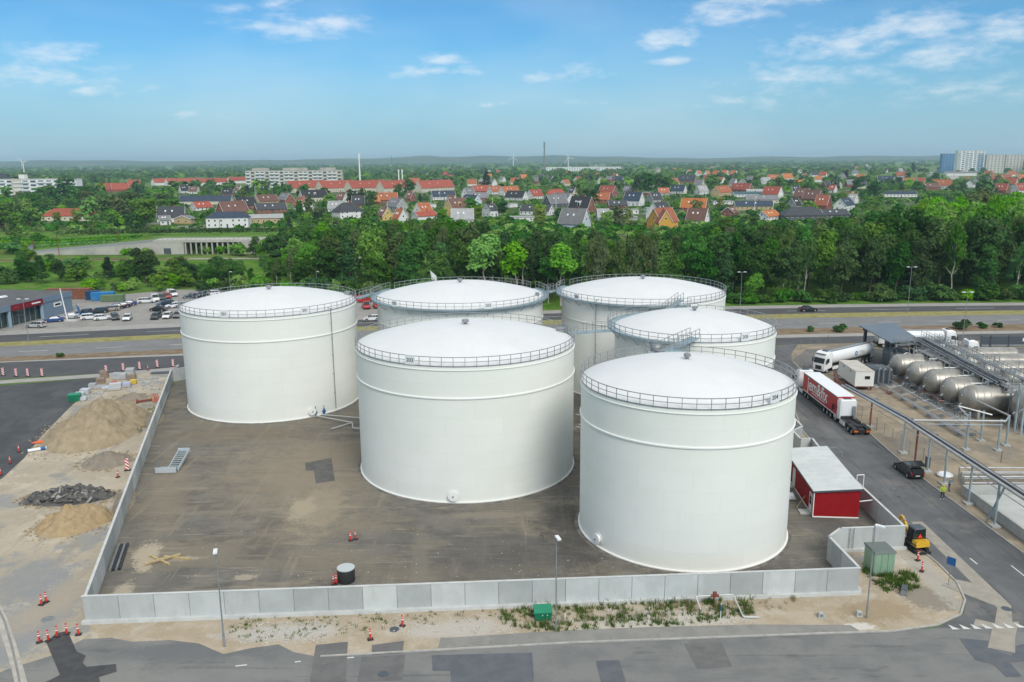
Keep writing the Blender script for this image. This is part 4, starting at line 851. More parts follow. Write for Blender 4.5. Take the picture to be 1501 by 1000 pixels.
# ------------------------------------------------------------------ people
m_skin = mat('skin', (.5, .32, .24), rough=.6); m_hiv = mat('yellow high visibility cloth', (.55, .82, .02), rough=.8); m_dk = mat('dark trousers', (.02, .025, .022), rough=.9); m_hel = mat('yellow helmet', (.75, .5, .02), rough=.35); m_bl = mat('blue grey shirt', (.14, .23, .30), rough=.9); m_shoe = mat('white shoe', (.65, .65, .66), rough=.6); m_reflect = mat('reflective band', (.75, .76, .72), rough=.3); m_navy = mat('navy trousers', (.03, .04, .06), rough=.9); m_hair = mat('brown hair', (.06, .04, .025), rough=.8)
def person(label, loc, rz, top, legs, shoes, helmet=None, lean=0.0, arms='front'):
    me = bpy.data.meshes.new('body')
    P = {'pel': (0, 0, .95, .15, .11), 'wst': (0, lean*.3, 1.1, .145, .11), 'chest': (0, lean*.8, 1.33, .18, .12), 'neck': (0, lean+.01, 1.50, .055, .055), 'head': (0, lean+.03, 1.60, .085, .095), 'crown': (0, lean+.03, 1.70, .085, .095)}
    E = [('pel', 'wst'), ('wst', 'chest'), ('chest', 'neck'), ('neck', 'head'), ('head', 'crown')]
    for s, n in ((-1, 'l'), (1, 'r')):
        st = .12*s if lean == 0 else .2*s
        P['hip'+n] = (s*.1, 0, .88, .09, .095); P['knee'+n] = (s*.13, st*.5, .5, .065, .07); P['ank'+n] = (s*.15, st*.6, .1, .045, .05); P['toe'+n] = (s*.17, st*.6+.2, .05, .045, .035)
        P['sh'+n] = (s*.2, lean*.9, 1.43, .065, .065)
        if arms == 'front': P['elb'+n] = (s*.27, lean*.9+.06, 1.16, .05, .05); P['wr'+n] = (s*.1, lean+.26, 1.22, .038, .034); P['hand'+n] = (s*.03, lean+.31, 1.25, .042, .03)
        else: P['elb'+n] = (s*.28, lean*.9+.15, 1.18, .05, .05); P['wr'+n] = (s*.2, lean+.42, 1.1, .038, .034); P['hand'+n] = (s*.18, lean+.52, 1.08, .042, .03)
        E += [('pel', 'hip'+n), ('hip'+n, 'knee'+n), ('knee'+n, 'ank'+n), ('ank'+n, 'toe'+n), ('chest', 'sh'+n), ('sh'+n, 'elb'+n), ('elb'+n, 'wr'+n), ('wr'+n, 'hand'+n)]
    nm = list(P); me.from_pydata([P[k_][:3] for k_ in nm], [(nm.index(a), nm.index(b)) for a, b in E], [])
    o = bpy.data.objects.new('body', me); col.objects.link(o)
    sk = o.modifiers.new('skin', 'SKIN'); sv = me.skin_vertices[0].data
    for i, k_ in enumerate(nm): sv[i].radius = P[k_][3:5]; sv[i].use_root = (k_ == 'pel')
    o.modifiers.new('sub', 'SUBSURF').render_levels = 2; o.modifiers[-1].levels = 2
    bpy.context.view_layer.update()
    bm_ = bpy.data.meshes.new_from_object(o.evaluated_get(bpy.context.evaluated_depsgraph_get())); bpy.data.objects.remove(o)
    bm_.materials.clear()
    for m_ in (m_skin, top, legs, shoes, m_reflect, m_hair): bm_.materials.append(m_)
    for f in bm_.polygons:
        z = f.center.z; f.use_smooth = True
        wrist = abs(f.center.x) < .3 and z < 1.32 and f.center.y > lean+.24
        f.material_index = 3 if z < .12 else 2 if z < .93 else 0 if (z > 1.47 or wrist) else (4 if (top is m_hiv and 1.12 < z < 1.17 and abs(f.center.x) < .2) else 1)
        if z > 1.64 and helmet is None: f.material_index = 5
    t = thing('person', label, 'person', loc, rz)
    put('body', bm_, t)
    if helmet: MB().lathe([(.145, 1.655), (.13, 1.66), (.125, 1.72), (.09, 1.78), (.001, 1.80)], 16, c=(0, lean+.03, 0)).build('helmet', helmet, t)
    return t
person('person in yellow safety vest and helmet on the edge of the service road', (48.75, 87.3, .02), R(150), m_hiv, m_dk, m_shoe, m_hel)
person('person in blue grey shirt walking behind the one in the yellow vest', (50.75, 89.7, .01), R(205), m_bl, m_navy, m_dk, None, .12, 'reach')
# ------------------------------------------------------------------ mini excavator
m_exy = mat('excavator yellow', (.62, .36, .02), (.55, .31, .02), 2, rough=.45)
ex = thing('mini_excavator', 'yellow and black mini excavator parked by the kerb at the wall corner', 'excavator', (39.9, 75.2, 0), R(100))
for s in (-1, 1):
    tk = MB().side([(-.95, .12), (-.8, .0), (.8, .0), (.95, .12), (1.0, .25), (.9, .42), (.75, .48), (-.75, .48), (-.9, .42), (-1.0, .25)], s*.62-.16, s*.62+.16).build('track', m_tyre, ex, 25)
    MB().lathe([(.17, -.18), (.17, .18), (.001, .18)], 14, axis='y', c=(.78, s*.62, .25)).lathe([(.17, -.18), (.17, .18)], 14, axis='y', c=(-.78, s*.62, .25)).build('sprocket', m_chas, tk)
MB().bx(-.5, .5, -.5, .5, .3, .6).build('undercarriage', m_chas, ex, 0)
MB().frus(.6, (-.95, .75, -.72, .72), .95, (-.98, .72, -.74, .74)).build('slew_deck', m_chas, ex, 20)
MB().frus(.72, (-1.08, -.3, -.74, .74), 1.3, (-.98, -.35, -.68, .68)).build('counterweight', m_exy, ex, 20)
cabx = MB().frus(.95, (-.45, .65, -.62, .62), 2.35, (-.4, .5, -.56, .56)).build('cab_glass', m_glass, ex, 0)
b = MB()
for (x0, y0, x1, y1) in ((-.45, -.62, -.4, -.56), (.65, -.62, .5, -.56), (.65, .62, .5, .56), (-.45, .62, -.4, .56)): b.tube((x0, y0, .95), (x1, y1, 2.35), .06, 6)
b.build('cab_frame', m_chas, ex)
MB().frus(2.33, (-.5, .6, -.64, .64), 2.45, (-.42, .5, -.55, .55)).build('cab_roof', m_dgrey, ex, 20)
MB().add([(-.47, -.25, 1.45), (-.47, .25, 1.45), (-.46, 0, 1.85), (-.49, -.25, 1.45), (-.49, .25, 1.45), (-.48, 0, 1.85)], [(0, 1, 2), (5, 4, 3), (0, 3, 4, 1), (1, 4, 5, 2), (2, 5, 3, 0)]).build('warning_triangle', mat('warning triangle red', (.8, .05, .01), rough=.5), ex, 0)
b = MB().side([(.75, .85), (1.0, .8), (1.75, 1.75), (2.2, 2.35), (2.55, 2.45), (2.5, 2.62), (2.1, 2.58), (1.5, 1.95)], .0, .2).build('boom', m_exy, ex, 20)
MB().side([(2.35, 2.55), (2.6, 2.5), (3.0, 1.0), (2.85, .95)], .0, .18).build('stick', m_exy, ex, 20)
MB().side([(2.75, 1.0), (3.1, 1.0), (3.15, .6), (2.9, .25), (2.5, .3), (2.6, .5), (2.8, .6)], -.25, .4).build('bucket', m_chas, ex, 20)
MB().tube((1.0, .1, 1.0), (1.8, .1, 1.55), .05, 8).tube((1.7, .1, 2.3), (2.45, .1, 2.65), .05, 8).build('ram', m_steel, ex)
MB().side([(-1.15, .0), (-1.25, .0), (-1.3, .3), (-1.22, .32)], -.78, .78).build('dozer_blade', m_chas, ex, 0)
# ------------------------------------------------------------------ loading canopy
cp = thing('loading_canopy', 'loading canopy with flat dark grey roof on steel columns', 'canopy', (71.8, 153.0, 0))
m_canroof = mat('blue grey sheet roof', (.12, .155, .19), (.135, .17, .205), .2, rough=.5)
C4 = [(-3.5, 5.5), (4.5, 8.8), (3.1, -6.1), (-3.3, -8.0)]
k = MB(); n = 14
for i in range(n):
    u0, u1 = i/n, (i+1)/n-.003
    def bl(u, v): return Vector((*C4[3], 5.15)).lerp(Vector((*C4[0], 5.6)), u).lerp(Vector((*C4[2], 5.15)).lerp(Vector((*C4[1], 5.6)), u), v)
    a, b_, c_, d_ = bl(u0, 0), bl(u0, 1), bl(u1, 1), bl(u1, 0); up_ = Vector((0, 0, .18))
    MB().add([a, b_, c_, d_, a+up_, b_+up_, c_+up_, d_+up_], [(0, 3, 2, 1), (4, 5, 6, 7), (0, 1, 5, 4), (1, 2, 6, 5), (2, 3, 7, 6), (3, 0, 4, 7)]).build('roof_sheet', m_canroof, cp, 0)
for (x, y, s) in ((-2.6, 4.4, .5), (3.2, 6.6, .5), (2.0, -5.2, .4), (-2.4, -6.4, .45), (-.2, -.5, .35)): MB().bx(x-s/2, x+s/2, y-s/2, y+s/2, 0, 5.3).build('column', m_dgrey, cp, 0)
for y in (-5.8, 5.0): MB().bx(-2.9, 3.0, y-.15, y+.15, 4.9, 5.18).build('beam', m_dgrey, cp, 0)
MB().bx(-1.6, 1.8, -5.4, -1.5, .2, 2.9).build('pump_housing', m_canroof, cp, 0)
# dark tank box right of the cabin, with vertical pipes
dk = thing('dark_skid', 'dark blue pump skid with pale riser pipes beside the round ended tanks', 'pump skid', (63.4, 137.2, 0))
MB().bx(-1.6, 1.4, -1.8, 2.2, .1, 2.7).build('housing', m_dgrey, dk, 0)
for i, x in enumerate((-1.2, -.4, .6)): MB().path([(x, -2.3, .2), (x, -2.3, 3.0-.15*i), (x+.35, -2.3, 3.2-.15*i), (x+.35, 0, 3.2-.15*i)], .09, 8).build('riser_pipe', m_galv, dk)
MB().bx(-2.0, 2.0, -3.2, 2.6, .0, .14).build('base_slab', m_conc, dk, 0)
# white site cabin
cb = thing('site_cabin', 'long white site cabin raised on a red frame beside the road tanker', 'cabin', (58.8, 136.1, 0), R(-2))
MB().bx(-1.55, 1.55, -3.9, 3.9, .75, 3.25).build('wall', m_door, cb, 0)
m_croof = mat('dirty flat roof', (.46, .43, .37), (.54, .52, .48), .8, rough=.85, layers=[((.33, .28, .21), .6, .55, .72, .6)])
MB().bx(-1.6, 1.6, -3.95, 3.95, 3.25, 3.33).build('roof', m_croof, cb, 0)
w_ = MB().bx(-.1, .95, -3.93, -3.9, 1.9, 2.6).build('window', m_door, cb, 0); MB().bx(0, .85, -3.95, -3.93, 1.98, 2.52).build('pane', m_glass, w_, 0)
for y in (-1.6, 1.6): MB().bx(-1.57, -1.55, y-.25, y+.25, 2.7, 2.95).build('vent', m_galvd, cb, 0)
m_rust = mat('red oxide steel', (.22, .06, .04), (.17, .05, .035), 2, rough=.8)
MB().bx(-1.5, 1.5, -3.8, 3.8, .55, .75).build('frame', m_rust, cb, 0)
for x in (-1.3, 1.3):
    for y in (-3.5, 0, 3.5): MB().bx(x-.1, x+.1, y-.1, y+.1, 0, .56).build('leg', m_rust, cb, 0)
m_pipes = mat('bright pipe cladding', (.50, .51, .50), (.42, .43, .43), 1.0, rough=.38, metal=.7)
# ------------------------------------------------------------------ horizontal steel pressure tanks
m_ves = mat('stainless cladding', (.30, .29, .26), (.40, .39, .355), .5, rough=.42, metal=.55, layers=[((.24, .22, .18), .5, .52, .66, .6, (1.5, 1, .4)), ((.47, .465, .44), .8, .6, .75, .5)], bump=.2, bscale=1.2)
def vessel(label, x0, x1, y, z, r, ang=0.0):
    t = thing('steel_vessel', label, 'tank', (x0, y, 0), R(ang), 'horizontal steel tanks in the plant yard')
    L = x1-x0; pr = [(.001, -.5)]+[(r*math.sin(a), -.5+1.45*(1-math.cos(a))) for a in (.2, .4, .6, .85, 1.1, 1.35)]+[(r, .95)]
    n = max(4, int(L/1.2))
    for i in range(n+1):
        x = .95+(L-1.9)*i/n; pr += [(r+.012, x-.02), (r+.02, x), (r+.012, x+.02)]
        if i < n: pr += [(r, x+.05), (r, x+(L-1.9)/n-.05)]
    pr += [(r, L-.95)]+[(r*math.sin(a), L-.9*(1-math.cos(a))) for a in (1.35, 1.1, .85, .6, .3)]+[(.001, L)]
    MB().lathe(pr, 40, axis='x', c=(0, 0, z)).build('shell', m_ves, t, 12)
    for x in (1.6, L-1.8):
        MB().bx(x-.2, x+.2, -r*.75, r*.75, .02, z-r*.55).build('saddle', m_conc, t, 0)
    MB().lathe([(.16, -.12), (.16, .12), (.28, .12), (.28, .0)], 14, axis='x', c=(-.42, 0, z+.5)).build('nozzle', m_steel, t)
    MB().tube((-.4, .35, z-1.0), (.3, .35, z-1.0), .17, 10).tube((-.55, -.1, z-.75), (.3, -.1, z-.75), .14, 10).build('flange', m_trim, t)
    h = MB().path([(3.0, -.5, z+r-.1), (3.0, -.5, z+r+.95), (3.0, .9, z+r+.95), (3.0, .9, z+r-.3)], .06, 8); h.build('hoop', m_pipes, t)
    return t
for i, (x0, y) in enumerate(((66.2, 138.4), (66.6, 133.1), (66.9, 127.9), (67.2, 122.9), (67.5, 118.0))):
    vessel('round ended steel tank, %s of five in the front row counting from the canopy' % ORD[i], x0, x0+10, y, 2.75, 1.98)
for i, (x0, x1, y) in enumerate(((77.5, 91.5, 144.8), (78.0, 101, 139.8), (79, 104, 134.8), (80, 104, 129.6))):
    vessel('long pale steel tank, %s of four behind the pipe rack counting from the gate' % ORD[i], x0, x1, y, 2.6, 1.75)
vessel('big round ended steel tank with ladder at the right edge of the photo', 72.3, 84, 112.6, 3.0, 2.6)
# ------------------------------------------------------------------ pipe racks
m_pipeb = mat('black pipe', (.025, .027, .03), rough=.5)
m_post = mat('blue grey rack post', (.36, .45, .49), (.30, .38, .42), 1.0, rough=.5, metal=.35)
rk = thing('pipe_rack', 'long overhead pipe rack along the service road kerb', 'pipe rack', (50.9, 100, 0))
def rp(name, pts, r, m_): MB().path([Vector(p)-Vector((50.9, 100, 0)) for p in pts], r, 10).build(name, m_, rk)
rp('pipe', [(51.0, 122.6, 3.6), (50.85, 111.5, 4.3), (50.5, 101.5, 4.95), (50.6, 40, 4.95)], .19, m_pipes)
rp('pipe', [(51.3, 122.6, 3.7), (51.15, 111.5, 4.4), (50.85, 101.5, 5.05), (50.95, 40, 5.05)], .11, m_pipeb)
rp('pipe', [(51.55, 122.6, 3.75), (51.4, 111.5, 4.45), (51.1, 101.5, 5.1), (51.2, 40, 5.1)], .13, m_pipes)
rp('pipe', [(51.8, 122.6, 3.7), (51.65, 111.5, 4.4), (51.35, 101.5, 5.05), (51.5, 40, 5.05)], .1, m_pipeb)
rp('pipe', [(50.5, 112, 3.6), (50.25, 101.5, 4.3), (50.35, 40, 4.3)], .05, m_pipes)
rp('pipe', [(54.6, 135, 2.6), (52.0, 127, 3.1), (51.2, 122.6, 3.6)], .16, m_rust)
rp('pipe', [(54.9, 135, 2.7), (52.3, 127, 3.2), (51.6, 122.6, 3.7)], .1, m_pipeb)
for (x, y, h, m_) in ((54.6, 134.6, 2.6, m_rust), (53.0, 130, 2.85, m_rust), (51.6, 113.2, 4.2, m_rust), (51.3, 102.4, 4.7, m_post), (50.9, 98.3, 4.8, m_rust), (51.2, 95.7, 4.8, m_post), (51.2, 91.7, 4.8, m_post), (51.0, 86.0, 4.8, m_post), (50.6, 80.2, 4.8, m_post), (50.9, 72, 4.8, m_post), (51.0, 62, 4.8, m_post), (51.0, 52, 4.8, m_post), (51.0, 42, 4.8, m_post)):
    p_ = MB().tube((x-50.9, y-100, 0), (x-50.9, y-100, h), .12, 8).build('post', m_, rk); MB().bx(x-51.35, x-50.45, y-100.45, y-99.55, .0, .22).build('footing', m_conc, p_, 0)
    MB().bx(x-51.6, x-50.0, y-100.08, y-99.92, h-.02, h+.14).build('crossbar', m_galvd, p_, 0)
MB().tube((50.4-50.9, 81.3-100, .1), (50.8-50.9, 79.6-100, 4.7), .11, 8).build('brace', m_post, rk)
rk2 = thing('pipe_rack', 'white pipe frame crossing the plant yard below the steel tanks', 'pipe rack', (58, 103, 0))
MB().tube((-5.4, 0, 4.3), (6.3, -.6, 4.3), .15, 10).build('pipe', m_pipes, rk2); MB().tube((-3.6, .25, 3.7), (6.2, -.3, 3.7), .06, 8).build('pipe', m_post, rk2)
MB().path([(2.3, .4, 4.3), (2.5, 4.0, 5.0), (6.3, 2.4, 4.2)], .12, 8).build('pipe', m_pipes, rk2)
MB().path([(6.3, -.6, 4.2), (8.4, 2.0, 4.2), (8.0, 9, 4.2)], .12, 8).build('pipe', m_pipes, rk2)
for (x, y) in ((2.2, .5), (6.2, 0.1), (8.4, 2.0), (6.1, 4.0)):
    p_ = MB().tube((x, y, 0), (x, y, 4.3 if x > 3 else 5.2), .14, 8).build('post', m_post, rk2); MB().bx(x-.45, x+.45, y-.45, y+.45, 0, .2).build('footing', m_conc, p_, 0)
vr0 = random.Random(8)
rk3 = thing('pipe_rack', 'high pipe rack running from the canopy over the steel tanks', 'pipe rack', (74.5, 133, 0))
for i, (dx, r_, m_) in enumerate(((-1.0, .10, m_galv), (-.65, .12, m_pipeb), (-.3, .12, m_galv), (.1, .09, m_pipeb), (.45, .13, m_galv), (.8, .08, m_pipes), (1.1, .1, m_pipeb))):
    MB().tube((dx+.6, 16, 5.4), (dx-2.4, -15.5, 5.4), r_, 8).build('pipe', m_, rk3)
for y in (13, 7, 1, -5, -10, -14.5):
    x = -.8+y*.095
    for s in (-1.3, 1.4): MB().bx(x+s-.1, x+s+.1, y-.1, y+.1, 0, 5.2).build('post', m_post, rk3, 0)
    MB().bx(x-1.7, x+1.8, y-.1, y+.1, 5.1, 5.27).build('crossbar', m_post, rk3, 0)
    MB().bx(x-3.6, x-.9, y+.4, y+.55, 4.75, 4.9).build('side_arm', m_trim, rk3, 0)
for i, (dx, r_, m_) in enumerate(((-1.2, .09, m_pipes), (-.8, .12, m_galvd), (-.3, .1, m_pipes), (.2, .13, m_galv), (.7, .08, m_pipeb), (1.0, .1, m_pipes))): MB().tube((dx+.6, 15, 4.3), (dx-2.4, -14.8, 4.3), r_, 8).build('pipe', m_, rk3)
for y in (13, 7, 1, -5, -10, -14.5): MB().bx(-2.5+y*.095, 1.0+y*.095, y-.08, y+.08, 4.02, 4.16).build('crossbar', m_post, rk3, 0)
for i in range(14): y = 13-i*2.05; x = -.8+y*.095+vr0.uniform(-1.2, 1.2); MB().path([(x, y, 4.3), (x-.5, y, 3.2), (x-.5, y, vr0.uniform(.3, 2.6))], .07, 6).build('drop_pipe', vr0.choice([m_pipes, m_galv, m_galvd]), rk3)
# low pipe bank in front of the steel tanks
lp = thing('low_pipe_bank', 'low bank of pale pipes along the foot of the steel tanks', 'pipes', (63, 118, 0))
for dx, z in ((-.9, .55), (-.5, .55), (1.2, .9)): MB().tube((dx+.2, 20, z), (dx, -11, z), .11, 8).build('pipe', m_pipes, lp)
for i in range(7):
    y = -9+i*4.3; MB().bx(-1.3, 1.6, y-.08, y+.08, 0, .45).build('support', m_galvd, lp, 0)
    MB().tube((-.5, y+1, .6), (1.9, y+1.2, 1.1), .08, 8).build('branch_pipe', m_galv, lp)
# valve manifolds, risers and walkways packed between the steel tanks
vr = random.Random(5); m_valver = mat('red valve paint', (.42, .03, .02), rough=.5)
for i, (x0, y) in enumerate(((66.2, 138.4), (66.6, 133.1), (66.9, 127.9), (67.2, 122.9), (67.5, 118.0))):
    mf = thing('valve_manifold', 'pipe and valve manifold under the end of the %s round ended tank' % ORD[i], 'valves', (x0-.9, y, 0), 0, 'valve manifolds at the steel tank ends')
    for j in range(5):
        yy = -1.9+j*.8; z = vr.uniform(.7, 1.3)
        MB().path([(0, yy, .1), (0, yy, z), (vr.uniform(.6, 1.4), yy+vr.uniform(-.3, .3), z)], .08, 8).build('pipe', vr.choice([m_galv, m_pipes, m_galvd]), mf)
        MB().tube((0, yy, z), (0, yy, z+.3), .05, 6).lathe([(.17, z+.3), (.17, z+.34), (.001, z+.34)], 10, c=(0, yy, 0)).build('valve', vr.choice([m_valver, m_blue, m_galvd, m_galvd]), mf)
    MB().bx(-.5, 1.2, -2.3, 2.2, 0, .1).build('base_slab', m_conc, mf, 0)
    wk = thing('vessel_walkway', 'grated walkway with railings over the back of the %s round ended tank' % ORD[i], 'walkway', (x0+5.4, y, 4.85), 0, 'walkways over the steel tanks')
    MB().bx(-.5, .5, -2.4, 2.4, 0, .1).build('grating', m_galvd, wk, 0)
    for s in (-.5, .5):
        rl = MB().tube((s, -2.4, 1.1), (s, 2.4, 1.1), .035, 6).tube((s, -2.4, .6), (s, 2.4, .6), .03, 6).build('railing', m_galv, wk)
        for yy in (-2.4, -.8, .8, 2.4): put('post', post_me, rl, (s, yy, 0))
    for yy in (-2.35, 2.35): MB().tube((0, yy, 0), (0, yy, -4.8), .09, 6).build('leg', m_post, wk)
for i, (x, y) in enumerate(((69.6, 147.5), (72.4, 149.0), (76.8, 149.5), (79.6, 147.8))):
    sk = thing('loading_pipes', 'jointed loading arm pipes near the canopy, %s from the left' % ORD[i], 'pipes', (x, y, 0), 0, 'loading arms near the canopy')
    MB().path([(0, 0, 0), (0, 0, 3.4), (.9, -.2, 3.9), (1.6, -.4, 2.2)], .1, 8).build('arm', m_pipes, sk); MB().path([(.4, .3, 0), (.4, .3, 2.6), (-.8, .4, 2.9)], .07, 8).build('pipe', m_galv, sk); MB().bx(-.3, .7, -.3, .6, 0, .9).build('pump', vr.choice([m_dgrey, m_galvd]), sk, 20)
for l, p, q in (('grated catwalk with railings along the high pipe rack', (75.6, 147.5, 5.75), (72.9, 118.2, 5.75)), ('grated catwalk with railings behind the round ended tanks', (78.3, 148, 5.2), (77.2, 116, 5.2)), ('short cross catwalk with railings at the canopy end of the rack', (69.5, 145.6, 4.9), (80.5, 146.6, 4.9)), ('cross catwalk with railings beyond the last round ended tank', (71.5, 114.6, 4.7), (84, 115.4, 4.7))):
    cw_ = catwalk(l, p, q, .9, m_galvd, .1); cw_['group'] = 'catwalks over the plant'
for i in range(7):
    y = 146-5.1*i; pt = thing('steel_portal', 'grey steel portal frame behind the round ended tanks, %s from the canopy' % ORD[i], 'steel frame', (78.4, y, 0), 0, 'steel portal frames in the plant')
    for s in (-.9, .9): MB().bx(s-.09, s+.09, -.09, .09, 0, 5.05).build('post', m_post, pt, 0)
    MB().bx(-1.3, 1.3, -.1, .1, 4.9, 5.08).build('beam', m_post, pt, 0); MB().tube((-.9, 0, 2.2), (.9, 0, 4.9), .05, 6).build('brace', m_post, pt)
for i in range(16):
    x, y = vr.uniform(68, 82), vr.uniform(141.5, 149.5); z = vr.uniform(1.0, 3.6)
    pr_ = thing('pipe_run', 'bent pipe among the pipework below the canopy, %s counted from the left' % nth(i), 'pipe', (x, y, 0), 0, 'bent pipes below the canopy'); pr_['px'] = x/y
    MB().path([(0, 0, 0), (0, 0, z), (vr.uniform(-2.4, 2.4), vr.uniform(-.6, .6), z), (vr.uniform(-2.4, 2.4), vr.uniform(-1.6, 0), z+vr.uniform(-.9, .6))], vr.choice((.06, .08, .11)), 8).build('pipe', vr.choice([m_pipes, m_galv, m_trim, m_galvd]), pr_)
_runs = sorted([o for o in bpy.data.objects if o.get('px') is not None], key=lambda o: o['px'])
for i, o in enumerate(_runs): o['label'] = 'bent pipe among the pipework below the canopy, %s counted from the left' % nth(i); del o['px']
# steel access tower with ladder near the right edge
tw = thing('access_tower', 'blue grey steel tower with ladder and top beam at the plant', 'tower', (71.0, 109.3, 0))
for (x, y) in ((0, 0), (1.5, 0), (0, 1.5), (1.5, 1.5)): MB().bx(x-.12, x+.12, y-.12, y+.12, 0, 7.0).build('post', m_post, tw, 0)
MB().bx(-.3, 6.5, -.2, .15, 6.7, 7.05).build('top_beam', m_post, tw, 0); MB().tube((.2, 0, 4.6), (2.6, 0, 6.7), .1, 6).tube((1.6, 0, 5.4), (-.6, 0, 3.4), .06, 6).build('brace', m_post, tw)
ld = MB().tube((-.35, -.3, .1), (-.35, -.3, 6.2), .03, 6).tube((-.8, -.3, .1), (-.8, -.3, 6.2), .03, 6).build('ladder', m_galv, tw)
rg = MB().tube((-.8, -.3, 0), (-.35, -.3, 0), .02, 6).mesh('rung', m_galv)
for i in range(18): put('rung', rg, ld, (0, 0, .4+i*.33))
ld2 = thing('ladder', 'long galvanised ladder against the big steel tank at right edge', 'ladder', (73.0, 109.6, 0))
for x in (0, .5): MB().tube((x, 0, 0), (x+.2, 1.2, 4.6), .035, 6).build('rail', m_galv, ld2)
rg2 = MB().tube((0, 0, 0), (.5, 0, 0), .022, 6).mesh('rung', m_galv)
for i in range(14): put('rung', rg2, ld2, (.2*i/14, 1.2*i/14, .15+4.4*i/14))
# concrete basin at the right edge
bs = thing('concrete_basin', 'concrete basin with low walls and pale floor at the right edge', 'basin', (51.6, 80, 0))
MB().bx(0, .3, -30, 8.6, 0, 1.2).build('side_wall', m_conc, bs, 0); MB().bx(.3, 30, 8.3, 8.6, 0, 1.2).build('back_wall', m_conc, bs, 0)
MB().bx(.3, 30, -30, 8.3, .02, .1).build('floor', mat('basin floor', (.46, .47, .45), (.41, .42, .40), .5, rough=.9), bs, 0)
bp = thing('basin_pipes', 'bank of parallel white pipes over the far wall of the basin', 'pipes', (52, 90.2, 0))
for i in range(6):
    z, y = 1.2+(i % 2)*.5, -1.0+i*.7
    MB().path([(.2+.25*i, y, .1), (.2+.25*i, y, z), (26, y-.6, z)], .09, 8).build('pipe', m_pipes, bp)
fg = thing('farm_grass_bag', 'pale sack of rubble beside the pipe rack footing', 'sack', (52.6, 94.2, 0)); fg.name = 'rubble_sack'
MB().lathe([(.85, 0), (.95, .25), (.7, .45), (.001, .5)], 10).build('sack', m_plate, fg)
bxx = thing('meter_box', 'small brown meter cabinet behind the black estate car', 'cabinet', (52.0, 97.3, 0)); MB().bx(-.25, .25, -.2, .2, 0, 1.4).build('case', m_dgrey, bxx, 0); MB().bx(-.29, .29, -.24, .24, 1.4, 1.47).build('lid', m_galvd, bxx, 0)
# gate and wire fences of the plant
gt = thing('sliding_gate', 'blue grey sliding gate with white notices at the plant entrance', 'gate', (95.8, 163.6, 0))
for (x0, x1) in ((0, 1.6), (2.0, 5.4), (5.7, 12)):
    pn = MB().bx(x0, x1, -.03, .03, .55, 2.2).build('gate_leaf', m_dgrey, gt, 0); MB().bx(x0, x1, -.045, .045, .3, .55).build('bottom_rail', m_galv, pn, 0)
for x in (-.1, 1.8, 5.55): MB().bx(x-.12, x+.12, -.12, .12, 0, 2.5).build('post', m_dgrey, gt, 0)
for (x0, x1, z0, z1) in ((8.3, 8.8, 1.2, 1.9), (9.0, 9.4, 1.2, 1.9), (10.1, 11.6, 1.0, 2.0)): MB().bx(x0, x1, -.06, -.045, z0, z1).build('notice', m_plate, gt, 0)
m_wire = mat('fence wire', (.30, .32, .31), rough=.6, metal=.4)
def wire_fence(label, pts, h=2.0, step=2.6, wires=7, cat='fence', pm=None, vert=0):
    t = thing('wire_fence', label, cat, (*pts[0], 0)); o0 = Vector((*pts[0], 0)); wm = MB()
    pme = MB().tube((0, 0, 0), (0, 0, h+.08), .035, 6).mesh('post', pm or m_galv)
    for a, b in zip(pts, pts[1:]):
        a, b = Vector((*a, 0))-o0, Vector((*b, 0))-o0; L = (b-a).length; n = max(1, round(L/step))
        for k in range(n+1): put('post', pme, t, a.lerp(b, k/n))
        for i in range(wires): z = .1+(h-.1)*i/(wires-1); wm.tube(a+Vector((0, 0, z)), b+Vector((0, 0, z)), .007, 3, caps=False)
        m = int(L/(vert or .25))
        for k in range(m): c = a.lerp(b, (k+.5)/m); wm.tube(c+Vector((0, 0, .1)), c+Vector((0, 0, h)), .005, 3, caps=False)
    wm.build('mesh_wire', m_wire, t, 0); return t
wire_fence('wire mesh fence by the road tanker and lorry cab', [(53.6, 153.5), (52.9, 144.5), (51.9, 136)])
wire_fence('wire mesh fence along the plant side of the service road kerb', [(52.2, 125), (52.0, 112), (52.0, 102)], 1.8)
wire_fence('rusty post fence between the plant yard and the concrete basin', [(52.6, 99.6), (62, 98.6), (76, 97.4)], 1.6, 4.4, 3, pm=m_rust)
wire_fence('wire mesh fence along the back road behind the loading canopy', [(54, 160), (66, 167.5), (95.5, 163.8)], 1.9)
